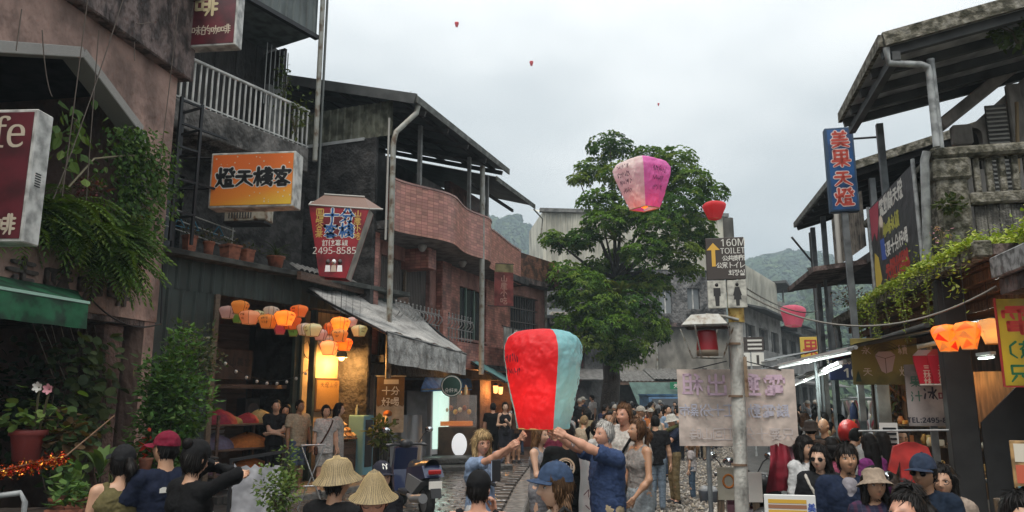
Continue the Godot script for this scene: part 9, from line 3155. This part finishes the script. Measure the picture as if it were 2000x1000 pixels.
func people_mid():
	# waiting along the lantern shop
	person({label = "man in a printed black tee with folded arms beside the lantern shop",at=V(-4.45,.3,-14.3),h=1.66,yaw=22,cell=.022,topc=C(.014,.014,.016),lowc=C(.012,.012,.014),tone=3,lh=V(-.08,1.12,.2),le=V(1,-.5,.1),rh=V(.1,1.08,.22),re=V(-1,-.5,.1),slack=.035})
	person({label = "woman leaning out from behind the man with folded arms",at=V(-4.39,.3,-14.7),h=1.56,f=true,yaw=25,cell=.024,topc=C(.2,.26,.36),lowc=C(.5,.48,.45),hair="long",tone=0,look=[-10,0,-18]})
	person({label = "stout man in a cream polo and denim shorts in profile",at=V(-3.99,.3,-14.2),h=1.66,yaw=60,cell=.022,top="polo",topc=C(.50,.42,.30),low="shorts",lowc=C(.10,.14,.22),tone=2,wide=1.2,slack=.03,cut=1.0})
	person({label = "woman in a white blouse with a brown cross-body strap",at=V(-3.44,.3,-14),h=1.56,f=true,yaw=30,cell=.022,top="blouse",topc=C(.58,.56,.54),low="shorts",lowc=C(.45,.43,.40),tone=0,hair="tail",strap=1.0,strapc=C(.10,.05,.035),slack=.045,hem=.80})
	person({label = "woman with shoulder-length black hair and white top in profile",at=V(-3.28,.3,-14.3),h=1.60,f=true,yaw=95,cell=.022,top="tee",topc=C(.52,.50,.47),low="skirt",lowc=C(.4,.38,.36),hair="long",tone=3,slack=.035})
	person({label = "man in a black tee standing by the reddish shopfront",at=V(-.49,.28,-19.6),h=1.56,yaw=170,cell=.024,topc=C(.010,.010,.011),lowc=C(.012,.012,.013),tone=4,wide=1.1})
	person({label = "woman in a black vest and shorts with sunglasses on her head",at=V(-.18,.28,-19.3),h=1.58,f=true,yaw=12,cell=.024,top="tank",topc=C(.014,.014,.016),low="shorts",lowc=C(.03,.03,.04),hair="tail",tone=3,lh=V(.02,1.25,.24),rh=V(-.1,1.15,.24),lp="grip"})
	# on the track
	person({label = "man in a white cap and olive scarf, arms out, khaki trousers",at=V(3.13,0,-14.8),h=1.69,yaw=-75,cell=.022,topc=C(.018,.025,.05),lowc=C(.22,.165,.085),tone=4,hairc=C(.4,.4,.4),hat="bucket",hatc=C(.6,.58,.52),look=[0,18,0],lh=V(.08,1.18,.42),rh=V(-.1,1.12,.4),lp="open",rp="open"})
	solo("scarf",mk().tube([V(.0,1.38,.12),V(.1,1.44,.03),V(.05,1.47,-.08),V(-.1,1.44,-.02),V(-.07,1.3,.13),V(-.04,1.05,.15)],.045,8),cloth_mat(C(.11,.115,.05),"scarf"),"olive scarf round the neck of the man with outstretched arms","scarf",turned(V(3.13,0,-14.8),-75))
	person({label = "small child in a white tee and blue jeans on the gravel",at=V(3.61,0,-15.4),h=1.13,f=true,yaw=-120,cell=.019,topc=C(.52,.48,.48),lowc=C(.11,.17,.25),hair="tail",hairc=C(.22,.13,.07),tone=3,big=1.08,slack=.04,shoec=C(.6,.6,.58)})
	person({label = "man in a black tee and faded jeans, back turned, on the track",at=V(2.6,0,-13.8),h=1.68,yaw=165,cell=.022,topc=C(.012,.012,.014),lowc=C(.20,.26,.33),tone=0,slack=.035})
	var p := person({label = "person in a white tee raising a phone to the sky",at=V(1.27,0,-11.6),h=1.66,f=true,yaw=60,cell=.022,topc=C(.55,.54,.52),lowc=C(.05,.05,.06),hair="tail",tone=0,lh=V(.05,1.86,.32),le=V(.8,0,.4),lp="grip"})
	part(p,"phone",mk().block(Transform3D(Basis(Vector3.RIGHT,-.3),V(.05,1.88,.36)),V(.07,.14,.01),.003),M("phone_dark"))
	person({label = "man in a dark tee behind the tall young man",at=V(1.65,0,-12.8),h=1.78,yaw=-20,cell=.026,topc=C(.03,.03,.035),tone=2})
	# right walkway
	person({label = "woman in a purple blouse seen from behind",at=V(3.99,.05,-8.5),h=1.57,f=true,yaw=200,cell=.022,top="long",topc=C(.20,.035,.17),lowc=C(.03,.03,.04),hair="long",tone=0})
	person({label = "woman with very long black hair beside the purple blouse",at=V(4.37,.05,-9),h=1.58,f=true,yaw=190,cell=.022,top="long",topc=C(.12,.10,.09),lowc=C(.03,.03,.04),hair="long",tone=0})
	person({label = "person in a pink tee behind the woman in sunglasses",at=V(3.77,.05,-9),h=1.50,f=true,yaw=160,cell=.022,topc=C(.42,.10,.17),lowc=C(.05,.05,.06),hair="bob",tone=0})
	person({label = "balding man in a black jacket turned left in the stall crowd",at=V(4.68,.05,-11.4),h=1.66,yaw=-60,cell=.024,top="long",topc=C(.018,.016,.016),lowc=C(.02,.02,.02),tone=1,hair="bald"})
	person({label = "man in a dark hat and brown jacket before the balding man",at=V(4.15,.05,-10.6),h=1.66,yaw=140,cell=.024,top="long",topc=C(.055,.035,.025),lowc=C(.02,.02,.02),tone=1,hat="bucket",hatc=C(.04,.03,.025)})
	person({label = "person in a white shirt bending beside the red bag",at=V(4.43,.05,-10.2),h=1.60,yaw=110,lean=18,cell=.024,top="long",topc=C(.58,.57,.55),tone=0})
	person({label = "stall keeper in dark clothes behind the red garment",at=V(5,.05,-9.8),h=1.58,f=true,yaw=-15,cell=.022,topc=C(.02,.02,.02),hair="tail",tone=1,glasses="clear"})
	person({label = "person in a black top with hands clasped left of the white jacket",at=V(4.38,.05,-11.8),h=1.60,f=true,yaw=200,cell=.026,topc=C(.30,.06,.05),hair="tail",tone=0})

func people_far():
	# the crowd down the track and along the stalls: a few builds of each sex, then copies in other clothes
	var r := RandomNumberGenerator.new()
	r.seed = 314
	var builds := []
	for k in 8:
		var f := k % 2 == 1
		var o := person({label = "",at=V(0,0,0),h=1.62 if f else 1.72,f=f,cell=.034,top=["tee","tee","long","tank"][k % 4],low=["pants","shorts","pants","skirt"][k % 4],hair=["short","long","short","tail","fringe","bob","bald","bun"][k],hat="cap" if k == 6 else "",hatc=C(.4,.38,.33),tone=k % 4,wide=1.0 + .04 * (k % 3),look=[10 - 5 * k,3 * (k % 3),0],lh=V(.1,1.3,.25) if k % 3 == 0 else V(.25,.86,.05)})
		remove_child(o)
		builds.append(o)
	names.erase("person")
	names["person"] = 200
	var cols := [["black",C(.014,.014,.016)],["white",C(.56,.55,.53)],["grey",C(.22,.22,.23)],["navy",C(.02,.03,.075)],["red",C(.38,.03,.03)],["khaki",C(.27,.22,.13)],["pale blue",C(.25,.34,.45)],["orange",C(.5,.17,.05)],["dark green",C(.04,.08,.045)],["pink",C(.46,.2,.25)],["cream",C(.48,.42,.32)],["brown",C(.10,.055,.035)]]
	var lows := [["dark trousers",C(.025,.025,.03)],["blue jeans",C(.07,.11,.19)],["beige bottoms",C(.32,.26,.18)],["black bottoms",C(.012,.012,.014)],["faded denim",C(.2,.26,.33)]]
	var spots := []
	for i in 135:
		var z := 15.5 + 21.0 * r.randf()
		spots.append([V(lerpf(kerb_x(z) + .3,rail_x(z) + (.2 if z < 24.0 else 1.4),r.randf()),.0,-z),"on the track"])
	for i in 24:
		var z := 20.5 + 10.0 * r.randf()
		spots.append([V(kerb_x(z) - .4 - r.randf() * 1.2,.25,-z),"by the kerb"])
	for i in 70:
		var z := 11.8 + 24.0 * pow(r.randf(),.9)
		spots.append([V(z * r.randf_range(.372,.445),.05,-z),"along the stalls"])
	var used := {}
	var keep := []
	for q in spots:
		var ok := true
		for w in keep:
			ok = ok and (w[0] as Vector3).distance_to(q[0]) > .42
		if ok:
			keep.append(q)
	for i in keep.size():
		var src: Node3D = builds[r.randi() % 8]
		var c: Array = cols[r.randi() % 12] if r.randf() < .6 else cols[[0,1,1,10,2,6][r.randi() % 6]]
		var l: Array = lows[r.randi() % 5]
		var z: float = -keep[i][0].z
		var where: String = "%s %s" % ["near" if z < 17.0 else "mid-street" if z < 22.0 else "farther" if z < 28.0 else "far",keep[i][1]]
		var hair: String = ["short-haired","long-haired","short-haired","pony-tailed","dark-fringed","bob-haired","cap-wearing","top-knotted"][builds.find(src)]
		var label := "%s person in %s top and %s %s" % [hair,c[0],l[0],where]
		var turn: float = r.randf() * 360.0
		var tilt: String = ["facing away","facing right","facing the camera","facing left"][int(fposmod(turn + 225.0,360.0) / 90.0)]
		label += ", " + tilt
		used[label] = used.get(label, 0) + 1
		if used[label] > 1:
			continue
		var o: Node3D = src.duplicate()
		o.name = numbered("person")
		o.transform = Transform3D(Basis(Vector3.UP,deg_to_rad(turn)) * Basis.from_scale(Vector3.ONE * r.randf_range(.93,1.05)),keep[i][0])
		tag(o, label, "person", "crowd in the street")
		for ch in o.get_children():
			if ch.name in ["shirt", "dress_top"]:
				ch.set_surface_override_material(0, cloth_mat(c[1]))
			elif ch.name == "hair" and i % 4 == 1:
				ch.set_surface_override_material(0,cloth_mat([C(.10,.05,.025),C(.28,.19,.10),C(.2,.2,.2)][i % 3],"hair"))
			elif ch.name in ["trousers", "shorts", "skirt"]:
				ch.set_surface_override_material(0,cloth_mat(l[1],"twill"))
		add_child(o)
